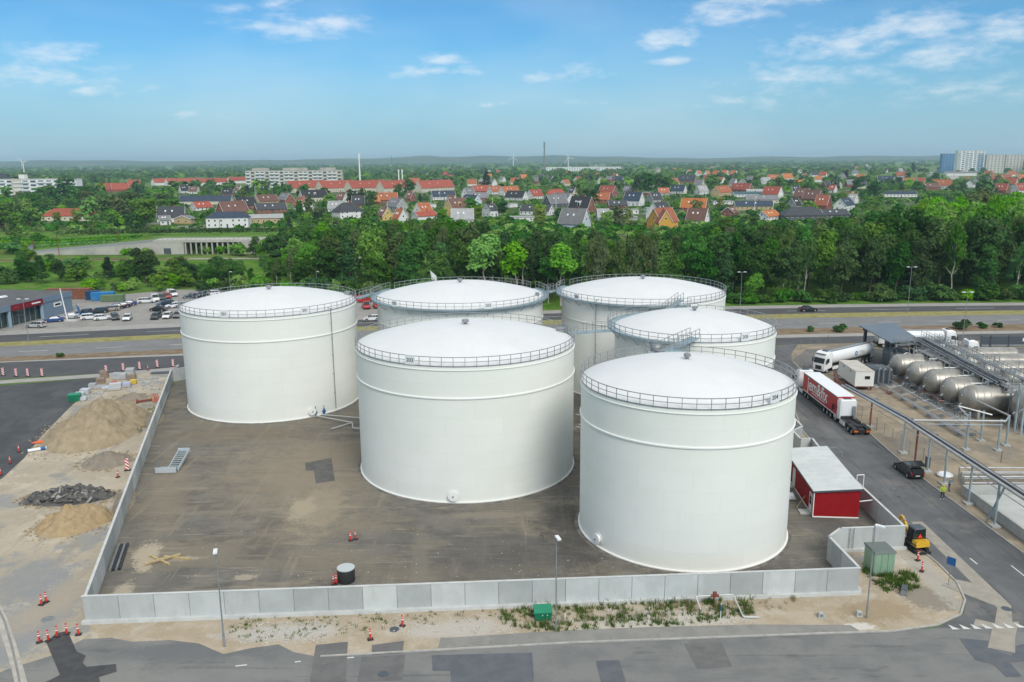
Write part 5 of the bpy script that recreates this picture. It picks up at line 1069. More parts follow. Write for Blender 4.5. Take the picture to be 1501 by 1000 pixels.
# ------------------------------------------------------------------ sand heaps and rubble
from mathutils import noise as mnoise
def heap(name, label, cat, c, rx, ry, h, rz, m_, peaks, res=44, rough=.18, seed=0):
    mb = MB(); n = res; V = []; idx = {}
    def hz(u, v):
        z = 0
        for (pu, pv, ph, pr) in peaks: z = max(z, ph*max(0, 1-math.hypot(u-pu, (v-pv))/pr))
        r = math.hypot(u, v); z = z*.55+.45*sum(ph*max(0, 1-math.hypot(u-pu, v-pv)/(pr*1.25))**1.4 for pu, pv, ph, pr in peaks)
        q = mnoise.fractal(Vector((u*2.6+seed, v*2.6, seed)), .75, 2.1, 6)+.5*abs(mnoise.noise(Vector((u*5+seed, v*5, 2*seed))))-.2
        z *= h; z += q*rough*min(1, z/h*3); ed = max(0, 1-max(0, r-.82)/.2)
        return max(-.05, z*ed-.04)
    for j in range(n+1):
        for i in range(n+1):
            u, v = -1.1+2.2*i/n, -1.1+2.2*j/n; V.append((u*rx, v*ry, hz(u, v)))
    mb.add(V, [(j*(n+1)+i, j*(n+1)+i+1, (j+1)*(n+1)+i+1, (j+1)*(n+1)+i) for j in range(n) for i in range(n) if max(V[j*(n+1)+i][2], V[j*(n+1)+i+1][2], V[(j+1)*(n+1)+i][2], V[(j+1)*(n+1)+i+1][2]) > -.03])
    o = mb.build(name, m_, None, 0, (c[0], c[1], .01), rz); o.data.polygons.foreach_set('use_smooth', [True]*len(o.data.polygons))
    return tag(o, label, cat, 'heaps of sand and gravel on the work site')
m_sandy = mat('heaped sand', (.30, .245, .165), (.36, .295, .20), .8, rough=.97, layers=[((.28, .225, .145), .5, .5, .7, .7), ((.43, .36, .25), 1.2, .58, .74, .5), ((.2, .17, .12), 5, .64, .76, .5)], bump=1.0, bscale=5, bdist=.12, spec=.05)
m_sandd = mat('damp gravel', (.235, .205, .165), (.27, .235, .19), 1.0, rough=.97, layers=[((.19, .165, .13), .6, .5, .7, .6), ((.33, .29, .235), 6, .62, .74, .5)], bump=1.0, bscale=8, bdist=.08, spec=.05)
m_sando = mat('orange sand', (.34, .255, .15), (.39, .30, .18), .9, rough=.97, layers=[((.33, .235, .12), .5, .5, .7, .7), ((.46, .37, .23), 1.5, .6, .74, .5)], bump=1.0, bscale=5, bdist=.1, spec=.05)
heap('sand_heap', 'largest sand heap with several humps beside the long concrete wall', 'sand heap', (-61.0, 115.6), 7.0, 11.5, 3.3, R(12), m_sandy, [(.05, .25, 1.0, .85), (-.35, -.45, .62, .55), (.35, -.45, .6, .5), (.0, -.1, .72, .9)], 96, .75, 3)
heap('gravel_heap', 'small grey gravel heap in front of the largest sand heap', 'gravel heap', (-52.9, 101.3), 3.2, 3.4, 1.5, 0, m_sandd, [(0, 0, 1, .95)], 48, .3, 9)
heap('sand_heap', 'orange sand heap nearest the front corner of the long wall', 'sand heap', (-47.6, 82.8), 3.9, 4.2, 2.0, R(10), m_sando, [(-.1, 0, 1, .85), (.5, .2, .7, .6)], 64, .5, 5)
heap('gravel_heap', 'low gravel heap among the stone pallets at the far end', 'gravel heap', (-62.9, 131.0), 3.0, 2.2, 1.0, R(20), m_sandd, [(0, 0, 1, .9)], 30, .12, 12)
heap('soil_heap', 'low soil bank against the outside of the long wall', 'soil heap', (-44.6, 88.2), 1.3, 4.5, .8, R(17), m_sandd, [(0, 0, 1, .9), (0, -.5, .8, .6)], 30, .15, 15)
heap('soil_heap', 'earth spoil with weeds against the long wall past the largest heap', 'soil heap', (-54.3, 119.0), 1.6, 4.6, 1.0, R(17), m_sandd, [(0, .2, 1, .9), (0, -.5, .8, .6)], 30, .25, 19)
sp_ = MB()
for (cx, cy, rx, ry, n) in ((-61, 115.6, 7.3, 11.8, 240), (-47.6, 82.8, 4.1, 4.4, 110), (-52.9, 101.3, 3.3, 3.5, 110), (-51.6, 89.4, 5.4, 3.0, 160), (-62.9, 131, 3.2, 2.4, 120)):
    for k in range(n):
        a = random.uniform(0, 6.28); q = random.gauss(.98, .09); s = random.uniform(.05, .2)*(1.3 if cy == 89.4 else 1)
        x, y = cx+rx*q*math.cos(a), cy+ry*q*math.sin(a)
        if x > -36.9-(y-63)*.3093: continue
        sp_.box((x, y, s*.25+.01), (s*1.5, s, s*.6), random.uniform(0, 3), ('X', random.gauss(0, .4)))
stuff(sp_.build('spoil_lumps', m_sandy, None, 0), 'lumps of spoil strewn round the heaps', 'spoil')
# broken asphalt
m_rub = mat('broken asphalt slab', (.07, .07, .068), (.13, .128, .12), 1.5, rough=.95, rand=.25); m_rub2 = mat('broken concrete', (.3, .29, .27), (.22, .215, .2), 1.5, rough=.95, rand=.2)
m_rubb = mat('asphalt crumbs', (.06, .06, .058), (.11, .108, .1), 1.2, rough=.97, bump=1, bscale=6)
hp = heap('rubble_heap', 'dark heap of broken asphalt slabs beside the orange sand heap', 'rubble heap', (-51.6, 89.4), 5.0, 2.6, 1.25, R(8), m_rubb, [(0, 0, 1, .9), (.45, .1, .8, .55), (-.5, -.1, .6, .5)], 40, .3, 25)
rs = random.Random(3)
slabs = []
for k in range(3):
    n = 6+k; pts = [(math.cos(2*math.pi*i/n+.2*k)*rs.uniform(.35, .6), math.sin(2*math.pi*i/n)*rs.uniform(.25, .5)) for i in range(n)]
    slabs.append(MB().prism(pts, -.07, .07).mesh('slab', m_rub, 0)); slabs.append(MB().prism(pts, -.08, .08).mesh('slab', m_rub2, 0))
for k in range(260):
    u, v = rs.gauss(0, .42), rs.gauss(0, .38)
    if math.hypot(u, v) > 1.0: continue
    z = 1.15*max(0, 1-math.hypot(u*.9, v))+.05
    o = put('slab', slabs[rs.choice((0, 2, 4, 0, 2, 4, 1, 3))], hp, (u*4.9, v*2.5, z), 0, rs.uniform(.55, 1.35)); o.rotation_euler = (rs.gauss(0, .5), rs.gauss(0, .5), rs.uniform(0, 6.3))
# ------------------------------------------------------------------ stone pallets, goods at the far end of the work site
m_stoneg = mat('grey paving stone', (.36, .375, .385), (.42, .435, .44), 2, rough=.9, rand=.12); m_stoneb = mat('brown brick stack', (.23, .17, .13), (.3, .23, .18), 3, rough=.9, rand=.15); m_wrap = mat('plastic wrap', (.46, .49, .53), (.54, .56, .58), 2, rough=.35); m_yel = mat('yellow crate', (.62, .46, .04), rough=.6); m_redg = mat('red goods', (.5, .05, .04), rough=.6); m_purp = mat('lilac wrap', (.42, .42, .55), rough=.5)
def z6(x, y): return (100+x/9.38, 535+y/9.38)
def pallet(label, px, py, w, d, h, m_, rz=0.2, base=True, cat='stone pallet', layers=4):
    p = at(*z6(px, py)); t = thing('stone_pallet', label, cat, (p.x, p.y, .01), rz, 'pallets of stone on the work site')
    for y in (-d*.4, 0, d*.4): MB().bx(-w/2, w/2, y-.06, y+.06, 0, .1).build('bearer', m_wood, t, 0)
    MB().bx(-w/2, w/2, -d/2, d/2, .1, .14).build('deck', m_wood, t, 0)
    for i in range(layers):
        z0 = .14+(h-.14)*i/layers; e = rs.uniform(-.03, .03)
        MB().bx(-w/2+e, w/2+e, -d/2+e, d/2+e, z0+.01, z0+(h-.14)/layers).build('stone_layer', m_, t, 0)
    return t
G_ = m_stoneg
pallet('tall brown brick pallet at the back left of the stone store', 500, 180, 1.3, 1.2, 1.35, m_stoneb, .3)
pallet('lower brown brick pallet in front of the tall brown one', 450, 250, 1.4, 1.3, .9, m_stoneb, .35)
pallet('grey stone pallet behind the coloured goods, left of three', 672, 200, 1.3, 1.2, 1.2, G_, .2)
pallet('grey stone pallet behind the coloured goods, middle of three', 752, 200, 1.3, 1.2, 1.1, G_, .2)
pallet('grey stone pallet behind the coloured goods, farthest of three', 855, 135, 1.4, 1.3, 1.2, G_, .2)
pallet('reddish brown brick pallet behind the yellow crate', 872, 205, 1.5, 1.2, .9, m_stoneb, .2)
pallet('yellow crate standing among the stone pallets', 900, 262, 1.0, .9, .75, m_yel, .2, cat='crate')
pallet('lilac wrapped pallet beside the yellow crate', 808, 300, 1.2, 1.2, .75, m_purp, .3)
pallet('low grey stone pallet in the middle of the store', 640, 345, 2.0, 1.3, .5, G_, .35, layers=2)
pallet('low grey stone pallet under the red goods', 650, 290, 1.9, 1.2, .5, m_wrap, .3, layers=2)
pallet('red topped low pallet among the grey stone', 632, 272, .9, .7, .55, m_redg, .3, layers=2)
pallet('pale stone pallet left of the low grey stacks', 525, 335, 1.3, 1.1, .5, m_wrap, .3, layers=2)
pallet('pale low stone pallet beside the lower brown bricks', 440, 325, 1.6, 1.1, .5, G_, .3, layers=2)
pallet('dark grey stone pallet at the edge of the new asphalt', 340, 325, 1.1, 1.1, .9, G_, .2)
pallet('wrapped white pallet at the edge of the new asphalt', 240, 395, 1.4, 1.2, .85, m_wrap, .1)
pallet('white wrapped pallet beside the green bin, back one', 165, 450, 1.4, 1.1, .9, m_wrap, .2)
pallet('white wrapped pallet beside the green bin, front one', 200, 488, 1.3, 1.1, .6, m_wrap, .2, layers=2)
m_grn = mat('green plastic', (.01, .17, .085), rough=.45); m_grn2 = mat('green plastic lid', (.015, .22, .12), rough=.45)
def bin_(label, loc, rz, w, d, h, cat='container'):
    t = thing('green_bin', label, cat, loc, rz)
    MB().frus(.05, (-w*.44, w*.44, -d*.42, d*.42), h, (-w/2, w/2, -d/2, d/2)).build('body', m_grn, t, 0)
    MB().frus(h, (-w/2-.03, w/2+.03, -d/2-.03, d/2+.03), h+.18, (-w*.4, w*.4, -d*.3, d*.3)).build('lid', m_grn2, t, 0)
    for s in (-1, 1): MB().lathe([(.09, -.04), (.09, .04), (.001, .04)], 12, axis='y', c=(s*w*.35, -d*.42, .09)).build('wheel', m_tyre, t)
    return t
p = at(110, 588); bin_('dark green bin at the edge of the new asphalt by white pallets', (p.x, p.y, 0), R(15), 1.9, 1.3, 1.15)
# loose stone litter round the store
lit = MB()
for k in range(160):
    q = at(*z6(rs.uniform(760, 1260), rs.uniform(170, 450))) if k < 90 else at(*z6(rs.uniform(150, 520), rs.uniform(340, 520)))
    s = rs.uniform(.12, .42); lit.box((q.x, q.y, s*.3), (s*1.4, s, s*.6), rs.uniform(0, 3), ('X', rs.gauss(0, .3)))
stuff(lit.build('stone_debris', m_stoneg, None, 0), 'scattered broken stone round the pallets on the work site', 'debris')
gm = thing('timber_mat', 'dark timber mat lying by the far corner of the long wall', 'timber', (*at(*z6(1290, 115))[:2], 0), R(8))
for i in range(4): MB().bx(-1.9, 1.9, -.5+i*.27, -.28+i*.27, 0, .22).build('plank', m_dgrey, gm, 0)
op = thing('pipe_fitting', 'rust brown pipe section lying right of the largest sand heap', 'pipe', (*at(212, 590)[:2], 0), R(25))
MB().tube((-1.1, 0, .3), (1.1, .2, .3), .16, 10).lathe([(.36, -.15), (.36, .15), (.17, .15)], 14, axis='x', c=(-1.1, 0, .36)).build('tube', m_rust, op)
m_orange = mat('orange plastic', (.62, .13, .04), rough=.5)
os_ = thing('orange_pipe', 'bundle of orange pipes lying left of the largest sand heap', 'pipes', (*at(62, 650)[:2], 0), R(12))
for i in range(4): MB().tube((-1.3+.1*i, i*.22, .12), (1.3+.1*i, i*.22, .12), .1, 8).build('pipe', m_orange, os_)
wp = thing('wrapped_roll', 'white and blue wrapped roll lying below the orange pipes', 'roll', (*at(56, 661)[:2], .02), R(35))
MB().tube((-1.2, 0, .22), (1.0, 0, .22), .22, 12).build('roll', m_plate, wp); MB().tube((.3, 0, .22), (.9, 0, .22), .23, 12).build('band', m_blue, wp)
fp = thing('fence_panel_stack', 'orange fencing frames leaning on the long wall past the largest heap', 'fence panels', (*at(232, 588)[:2], 0), R(105))
for i in range(3): MB().path([(-1, i*.3, .05), (-1, i*.3+.2, 1.1), (1, i*.3+.2, 1.1), (1, i*.3, .05), (-1, i*.3, .05)], .05, 6).build('panel', m_orange, fp)
# ------------------------------------------------------------------ traffic posts and marker boards
def stripe_mat():
    m_ = bpy.data.materials.new('red white stripes'); m_.use_nodes = True; nt = m_.node_tree; b = nt.nodes['Principled BSDF']; b.inputs['Roughness'].default_value = .5
    tcn = nt.nodes.new('ShaderNodeTexCoord'); sp = nt.nodes.new('ShaderNodeSeparateXYZ'); nt.links.new(tcn.outputs['Object'], sp.inputs[0])
    f = _math(nt, 'FRACT', _math(nt, 'MULTIPLY', _math(nt, 'ADD', sp.outputs[2], _math(nt, 'MULTIPLY', sp.outputs[0], .9)), 2.3)); f = _math(nt, 'GREATER_THAN', f, .5)
    nt.links.new(_mixrgb(nt, f, (.62, .03, .03), (.78, .78, .78)), b.inputs['Base Color']); return m_
m_stripe = stripe_mat()
m_redp = mat('red post plastic', (.62, .04, .025), rough=.5)
def marker(label, px, py, h=1.25, rz=0.0):
    p = at(px, py); t = thing('marker_board', label, 'marker board', (p.x, p.y, .02), rz, 'striped marker boards beside the access road')
    MB().bx(-.2, .2, -.03, .03, .12, h).build('board', m_stripe, t, 0); MB().bx(-.38, .38, -.22, .22, 0, .12).build('base', m_chas, t, 0); return t
for i, (px, py) in enumerate([(5, 551), (24, 552), (41, 552), (62, 552), (156, 547), (181, 544), (205, 542), (231, 539), (254, 538)]):
    marker('red and white marker board, %s from the left along the access road' % ORD[i], px, py, 1.5)
marker('red and white marker board standing against the long wall by debris', 187, 690, 1.6, R(20))
def redpost(label, px, py, h=1.0, col_=None):
    p = at(px, py); t = thing('traffic_post', label, 'traffic post', (p.x, p.y, .02), rs.uniform(0, 3), 'red plastic traffic posts')
    MB().tube((0, 0, .1), (0, 0, h), .085, 10, .07).build('post', col_ or m_redp, t); MB().tube((0, 0, h*.58), (0, 0, h*.68), .09, 10).build('white_band', m_wlet, t); MB().tube((0, 0, h*.82), (0, 0, h*.87), .08, 10).build('white_band', m_wlet, t)
    MB().bx(-.24, .24, -.18, .18, 0, .08).build('base', m_chas, t, 0); return t
for px, py, l in [(61, 887, 'red post by the manhole, left of a pair'), (68, 883, 'red post by the manhole, right of a pair'), (58, 942, 'red post leftmost of five round the new black asphalt patch'), (71, 940, 'red post second of five round the new black asphalt patch'), (84, 934, 'red post third of five round the new black asphalt patch'), (98, 930, 'red post fourth of five round the new black asphalt patch'), (115, 931, 'orange red post at wall corner, last of five round the patch'),
                  (514, 793, 'red post in the tank yard, left of a pair before tank 203'), (521, 791, 'red post in the tank yard, right of a pair before tank 203'), (489, 857, 'red post left beside the dark round drum'), (493, 856, 'red post right beside the dark round drum'), (543, 938, 'red post standing in the verge gravel by the road edge'), (590, 918, 'short red post in the verge beside a green tuft'),
                  (217, 543, 'red post beside the marker boards at far wall corner'), (15, 680, 'red post at the edge of the new asphalt'), (28, 663, 'small red post at the edge of the new asphalt, farther one'), (1, 697, 'orange red post at the very left edge of the photo'), (173, 700, 'red post among debris against the long wall'), (1345, 822, 'orange post beside the mini excavator'), (1351, 838, 'orange red post on the corner plot by the weeds'), (1303, 566 + 12, 'orange post beneath the red oxide pipes at the site cabin')]:
    redpost(l, px, py, 1.0)
m_galvl = mat('light galvanised steel', (.50, .56, .60), (.58, .62, .65), 2, rough=.5, metal=.3)
# ------------------------------------------------------------------ things in the tank yard
dr = thing('round_drum', 'dark round drum with pale lid behind the front wall', 'drum', (-15.5, 69.7, .02))
MB().lathe([(.78, 0), (.80, .1), (.80, 1.25), (.77, 1.3)], 28).build('body', m_pipeb, dr); MB().lathe([(.82, 1.28), (.82, 1.36), (.001, 1.38)], 28).build('lid', mat('pale lid', (.45, .5, .5), rough=.6), dr)
m_plate_s = m_plate; m_plate = m_galvl
tr2 = thing('steel_trough', 'galvanised steel stair and platform section lying on the yard', 'steel frame', (-43.6, 97.0, .02), R(4))
MB().box((.2, 0, .45), (3.2, .08, .8), 0).build('side_plate', m_plate, tr2, 0); MB().box((.1, 1.2, .12), (3.0, 2.2, .08), 0).build('platform', m_galvb, tr2, 0)
for i in range(6): MB().tube((-1.5, .2+.5*i, .1), (-1.9, .5+.5*i, 1.1), .03, 6).build('post', m_galvd, tr2)
MB().tube((-1.7, .2, 1.05), (-1.9, 3.2, 1.1), .03, 6).build('rail', m_galvd, tr2)
for s in (.3, 1.9): MB().add([(s, .4, .1), (s, 6.0, 1.1), (s+.1, 6.0, 1.1), (s+.1, .4, .1), (s, .4, .5), (s, 6.0, 1.5), (s+.1, 6.0, 1.5), (s+.1, .4, .5)], [(0, 3, 2, 1), (4, 5, 6, 7), (0, 1, 5, 4), (1, 2, 6, 5), (2, 3, 7, 6), (3, 0, 4, 7)]).build('stringer', m_plate, tr2, 0)
for i in range(9): MB().box((1.1, .9+.6*i, .4+.105*i), (1.5, .3, .05)).build('tread', m_galvb, tr2, 0)
MB().box((1.1, 6.1, 1.3), (1.9, .1, .6)).build('end_plate', m_plate, tr2, 0)
m_plate = m_plate_s; tr2.scale = (.8, .85, .9)
m_beam = mat('weathered beam', (.50, .41, .22), (.38, .30, .16), 3, rough=.85)
for i, (x, y, a, L, l) in enumerate([(-34.6, 73.9, -35, 3.3, 'crossed timber beam in the yard, pointing to the wall'), (-34.2, 73.8, 35, 3.3, 'crossed timber beam lying under the other in the yard'), (-33.0, 74.3, -12, 2.9, 'third timber beam lying right of the crossed pair')]):
    b = thing('timber_beam', l, 'timber', (x, y, .02+.14*(i % 2)), R(a)); MB().bx(-L/2, L/2, -.1, .1, 0, .17).build('beam', m_beam, b, 0)
bp2 = thing('pipe_bundle', 'bundle of dark pipes lying along the inside of the long wall', 'pipes', (-38.9, 74.5, .02), R(107))
for i in range(4): MB().tube((-2.8, -.5+.28*i, .13), (2.8, -.5+.28*i, .13), .13, 10).build('pipe', m_galvd if i % 2 else m_pipeb, bp2)
# fire main along the inside of the long wall
piping('wall_pipe', 'thin white pipe along the inside foot of the long wall', [[(-52.6, 116.5, .5), (-57.6, 132.6, .5)]], .06)
# ------------------------------------------------------------------ front verge things
def lamp_post(label, loc, h=8.3, arm=(0, -.5), double=False, group='street lamps', m_=None):
    t = thing('street_lamp', label, 'street lamp', loc, 0, group)
    MB().tube((0, 0, 0), (0, 0, 1.2), .09, 10).tube((0, 0, 1.2), (0, 0, h), .065, 10, .045).build('pole', m_ or m_galv, t)
    for s in ((1, -1) if double else (1,)):
        ax, ay = arm[0]*s, arm[1]*s
        MB().tube((0, 0, h-.05), (ax*.5, ay*.5, h+.06), .035, 8).build('arm', m_ or m_galv, t)
        a = math.atan2(ay, ax); MB().box((ax, ay, h+.08), (.75, .3, .13), a).build('lamp_head', m_plate, t, 0)
    return t
lamp_post('slim street lamp with pale head on the left front verge', (*at(329, 948)[:2], 0), 8.4, (.1, -.35))
lamp_post('slim street lamp beside the green box on the front verge', (*at(815, 925)[:2], 0), 8.4, (.1, -.35))
lamp_post('slim street lamp leaning over the green cabinet at the corner plot', (*at(1270, 906)[:2], 0), 8.4, (.3, -.25))
lamp_post('street lamp on the median left, in front of the car dealer', (*at(42, 502)[:2], 0), 9.5, (.9, .0), True)
lamp_post('double headed street lamp on the median in front of the wood', (*at(1330, 459)[:2], 0), 11.5, (.9, .0), True)
lamp_post('tall street lamp behind tank 205 at the road edge', (*at(1085, 449)[:2], 0), 9.0, (.8, .0), True)
lamp_post('street lamp by the gate behind the loading canopy', (*at(1410, 506)[:2], 0), 11.0, (.8, .0), True)
lamp_post('small street lamp behind the roof of tank 201, left one', (*at(338, 428)[:2], 0), 6.0, (.5, 0))
lamp_post('small street lamp behind the roof of tank 201, right one', (*at(465, 428)[:2], 0), 6.0, (.5, 0))
gb = thing('grit_box', 'green grit box among tall grass on the front verge', 'grit box', (2.45, 63.05, 0), R(4))
MB().frus(.0, (-.7, .7, -.4, .4), .75, (-.72, .72, -.42, .42)).build('body', m_grn, gb, 0); MB().add([(-.78, -.5, .72), (.78, -.5, .72), (.78, .5, .98), (-.78, .5, .98), (-.78, -.5, .82), (.78, -.5, .82), (.78, .5, 1.08), (-.78, .5, 1.08)], [(0, 3, 2, 1), (4, 5, 6, 7), (0, 1, 5, 4), (1, 2, 6, 5), (2, 3, 7, 6), (3, 0, 4, 7)]).build('lid', m_grn2, gb, 0)
for x in (-.1, .3): MB().bx(x, x+.08, -.44, -.41, .5, .58).build('label_sticker', m_plate, gb, 0)
pg = thing('pipe_hoop', 'white bent pipe with rusty valve in front of the concrete wall', 'pipe', (15.75, 64.6, 0), R(2))
MB().path([(.35, -.6, 0), (.0, 0, 1.0), (.1, .05, 1.05), (3.15, .1, 1.1), (3.25, .05, 1.05), (3.6, -1.9, .15), (4.9, -1.95, .12)], .065, 10).build('tube', m_pipe, pg)
MB().tube((1.3, .08, 1.05), (2.0, .09, 1.05), .13, 10).bx(1.5, 1.8, -.05, .2, 1.05, 1.4).tube((1.65, .08, 1.0), (1.6, .1, 0), .04, 8).build('valve', m_rust, pg)
def small_post(label, px, py, h, capm, name='marker_stake'):
    p = at(px, py); t = thing(name, label, 'marker post', (p.x, p.y, 0)); MB().tube((0, 0, 0), (0, 0, h), .035, 8).build('stake', m_plate, t); MB().tube((0, 0, h*.55), (0, 0, h*.9), .05, 8).build('sleeve', capm, t); return t
small_post('grey and blue marker stake in the middle of the verge grass', 951, 914, 1.5, m_galvd); small_post('white stake with blue sleeve inside the bent white pipe', 1056, 908, 1.5, m_blue); small_post('small white notice stake right of the green grit box', 828, 913, .9, m_plate)
for l, px, py in (('small grey meter stone at the roadside, left of two', 1203, 905), ('small grey meter stone beside the corner street lamp', 1259, 903)):
    p = at(px, py); t = thing('meter_stone', l, 'meter box', (p.x, p.y, 0)); MB().frus(0, (-.28, .28, -.2, .2), .45, (-.2, .2, -.15, .15)).build('stone', m_conc, t, 0); MB().bx(-.12, .12, -.2, -.16, .15, .35).build('hatch', m_galvd, t, 0)
ck = thing('green_cabinet', 'pale green metal cabinet with flat roof on the corner plot', 'cabinet', (34.35, 70.95, 0), R(3))
m_cab = mat('pale green sheet', (.20, .32, .22), (.24, .36, .26), .8, rough=.55); m_cabr = mat('grey green roof', (.13, .155, .14), rough=.6)
MB().bx(-.98, .98, -.95, 1.0, .05, 2.25).build('body', m_cab, ck, 0)
for x in (-.62, 0, .62): MB().bx(x-.29, x+.29, -.985, -.95, .15, 2.2).build('door', m_cab, ck, 0)
MB().frus(2.25, (-1.08, 1.08, -1.08, 1.12), 2.42, (-1.0, 1.0, -1.0, 1.04)).build('roof', m_cabr, ck, 0)
mb_ = thing('grey_box', 'small grey box lying at the edge of the corner plot weeds', 'box', (*at(1325, 870)[:2], 0), R(60)); MB().frus(0, (-.55, .55, -.28, .28), .55, (-.5, .5, -.22, .22)).build('case', m_galvd, mb_, 20); MB().bx(-.5, .5, -.24, .24, .55, .62).build('lid', m_dgrey, mb_, 0)
wl_ = thing('wall_ladder', 'galvanised ladder fixed to the angled concrete wall by the cabinet', 'ladder', (33.1, 74.98, 0), R(4))
for x in (0, .42): MB().tube((x, -.15, .05), (x, -.15, 2.5), .03, 6).build('rail', m_galv, wl_)
for i in range(8): put('rung', rg2, wl_, (0, -.15, .25+.29*i), 0, (.84, 1, 1))
sg = thing('road_sign', 'blue road sign on a thin post at the corner kerb', 'road sign', (*at(1390, 858)[:2], 0)); MB().tube((0, 0, 0), (0, 0, 2.6), .035, 8).build('post', m_galv, sg); MB().box((0, -.05, 2.4), (.75, .03, .75), R(-50)).build('plate', m_blue, sg, 0)
mh_ = thing('manhole_cover', 'round iron manhole cover in the sand near the wall corner', 'manhole cover', (*at(70, 908)[:2], .008)); MB().lathe([(.52, 0), (.5, .03), (.001, .035)], 24).build('cover', m_galvd, mh_)
for l, p in (('round iron manhole cover in the patched road at bottom centre', (562, 989)), ('small round manhole cover in the pale trench at the junction', (1475, 893)), ('small drain cover in the verge near the red posts', (578, 923))):
    t = thing('manhole_cover', l, 'manhole cover', (*at(*p)[:2], .03)); MB().lathe([(.42, 0), (.4, .02), (.001, .022)], 24).build('cover', m_dgrey, t)
# sack, broken kerb near wall end
# ------------------------------------------------------------------ verge weeds
m_grass = mat('verge grass', (.06, .12, .018), (.10, .165, .03), .7, rough=.9, layers=[((.20, .19, .07), .5, .55, .7, .6)], spec=.1)
m_dry = mat('dry stalks', (.30, .26, .14), rough=.9)
def weeds(name, n, poly, hmin, hmax, m_, seed, blades=9, spread=.16):
    r_ = np.random.default_rng(seed); g = MB(); P = [at(*p) for p in poly]; xs = [p.x for p in P]; ys = [p.y for p in P]
    def inside(x, y):
        c = False
        for i in range(len(P)):
            a, b = P[i], P[i-1]
            if (a.y > y) != (b.y > y) and x < (b.x-a.x)*(y-a.y)/(b.y-a.y)+a.x: c = not c
        return c
    k = 0; tries = 0
    while k < n and tries < n*30:
        tries += 1
        x, y = r_.uniform(min(xs), max(xs)), r_.uniform(min(ys), max(ys))
        if not inside(x, y) or mnoise.noise(Vector((x*.6+seed, y*.9, seed))) < r_.uniform(-.35, .25): continue
        k += 1; h0 = r_.uniform(hmin, hmax)
        for _ in range(blades):
            a = r_.uniform(0, 6.28); d = r_.uniform(0, spread); h = h0*r_.uniform(.5, 1); bx, by = x+d*math.cos(a), y+d*math.sin(a); le = r_.uniform(.1, .5)*h; w = .022+.02*h; b = r_.uniform(0, 6.28)
            g.add([(bx-w*math.cos(b), by-w*math.sin(b), .0), (bx+w*math.cos(b), by+w*math.sin(b), .0), (bx+le*math.cos(a), by+le*math.sin(a), h)], [(0, 1, 2)])
    o = g.build(name, m_, None, 0); return o
stuff(weeds('grass', 620, [(735, 915), (735, 893), (800, 888), (880, 884), (1010, 880), (1100, 874), (1110, 905), (1000, 918), (900, 922), (780, 927)], .22, .75, m_grass, 1), 'green weeds on the verge under the front wall', 'grass')
stuff(weeds('weeds', 240, [(740, 912), (900, 882), (1180, 868), (1190, 880), (1100, 905), (760, 922)], .3, .7, m_dry, 2, 6), 'dry stalks among the verge weeds', 'weeds')
stuff(weeds('grass', 330, [(1262, 838), (1270, 825), (1340, 842), (1350, 860), (1325, 872), (1300, 870)], .3, .75, m_grass, 3, 10), 'green weeds round the pale green cabinet', 'grass')
stuff(weeds('weeds', 190, [(335, 935), (340, 905), (470, 898), (620, 895), (735, 888), (735, 905), (600, 920), (470, 935), (390, 945)], .12, .38, m_grass, 4, 7), 'sparse weeds on the left verge under the front wall', 'weeds')
stuff(weeds('weeds', 90, [(750, 800), (1000, 790), (1480, 700), (1501, 720), (1400, 690), (1390, 690)], .1, .3, m_grass, 5, 6), 'sparse weeds along the plant kerb', 'weeds')
stuff(weeds('weeds', 70, [(198, 632), (220, 595), (230, 600), (208, 640)], .2, .6, m_grass, 6, 8), 'weeds on the spoil by the long wall', 'weeds')
peb = MB()
for k in range(900):
    px, py = (rs.uniform(350, 480), rs.uniform(912, 945)) if k < 260 else (rs.uniform(560, 760), rs.uniform(900, 930)) if k < 450 else (rs.uniform(880, 1110), rs.uniform(885, 915)) if k < 800 else (rs.uniform(180, 900), rs.uniform(760, 850))
    q = at(px, py); s = rs.uniform(.04, .13) if k < 800 else rs.uniform(.03, .08); peb.box((q.x, q.y, s*.3+.01), (s*1.3, s, s*.7), rs.uniform(0, 3), ('X', rs.gauss(0, .4)))
stuff(peb.build('pebbles', mat('pale pebbles', (.52, .50, .45), (.42, .40, .36), 4, rough=.9), None, 0), 'pale pebbles strewn over the verge', 'pebbles')
# ------------------------------------------------------------------ car dealer
m_blclad = mat('blue grey cladding', (.155, .215, .285), (.17, .23, .30), .3, rough=.55)
m_flat = mat('bitumen roof', (.085, .088, .09), (.11, .112, .112), .2, rough=.9, layers=[((.16, .155, .145), .15, .55, .7, .5)])
m_showg = mat('showroom glass', (.025, .045, .045), (.05, .07, .065), .4, rough=.08, spec=.7)
m_signr = mat('dark red sign', (.20, .008, .018), rough=.4)
dl = thing('car_dealership', 'blue grey car dealer building with dark red sign over glass front', 'building', (-119.9, 187.0, 0), R(80.4))
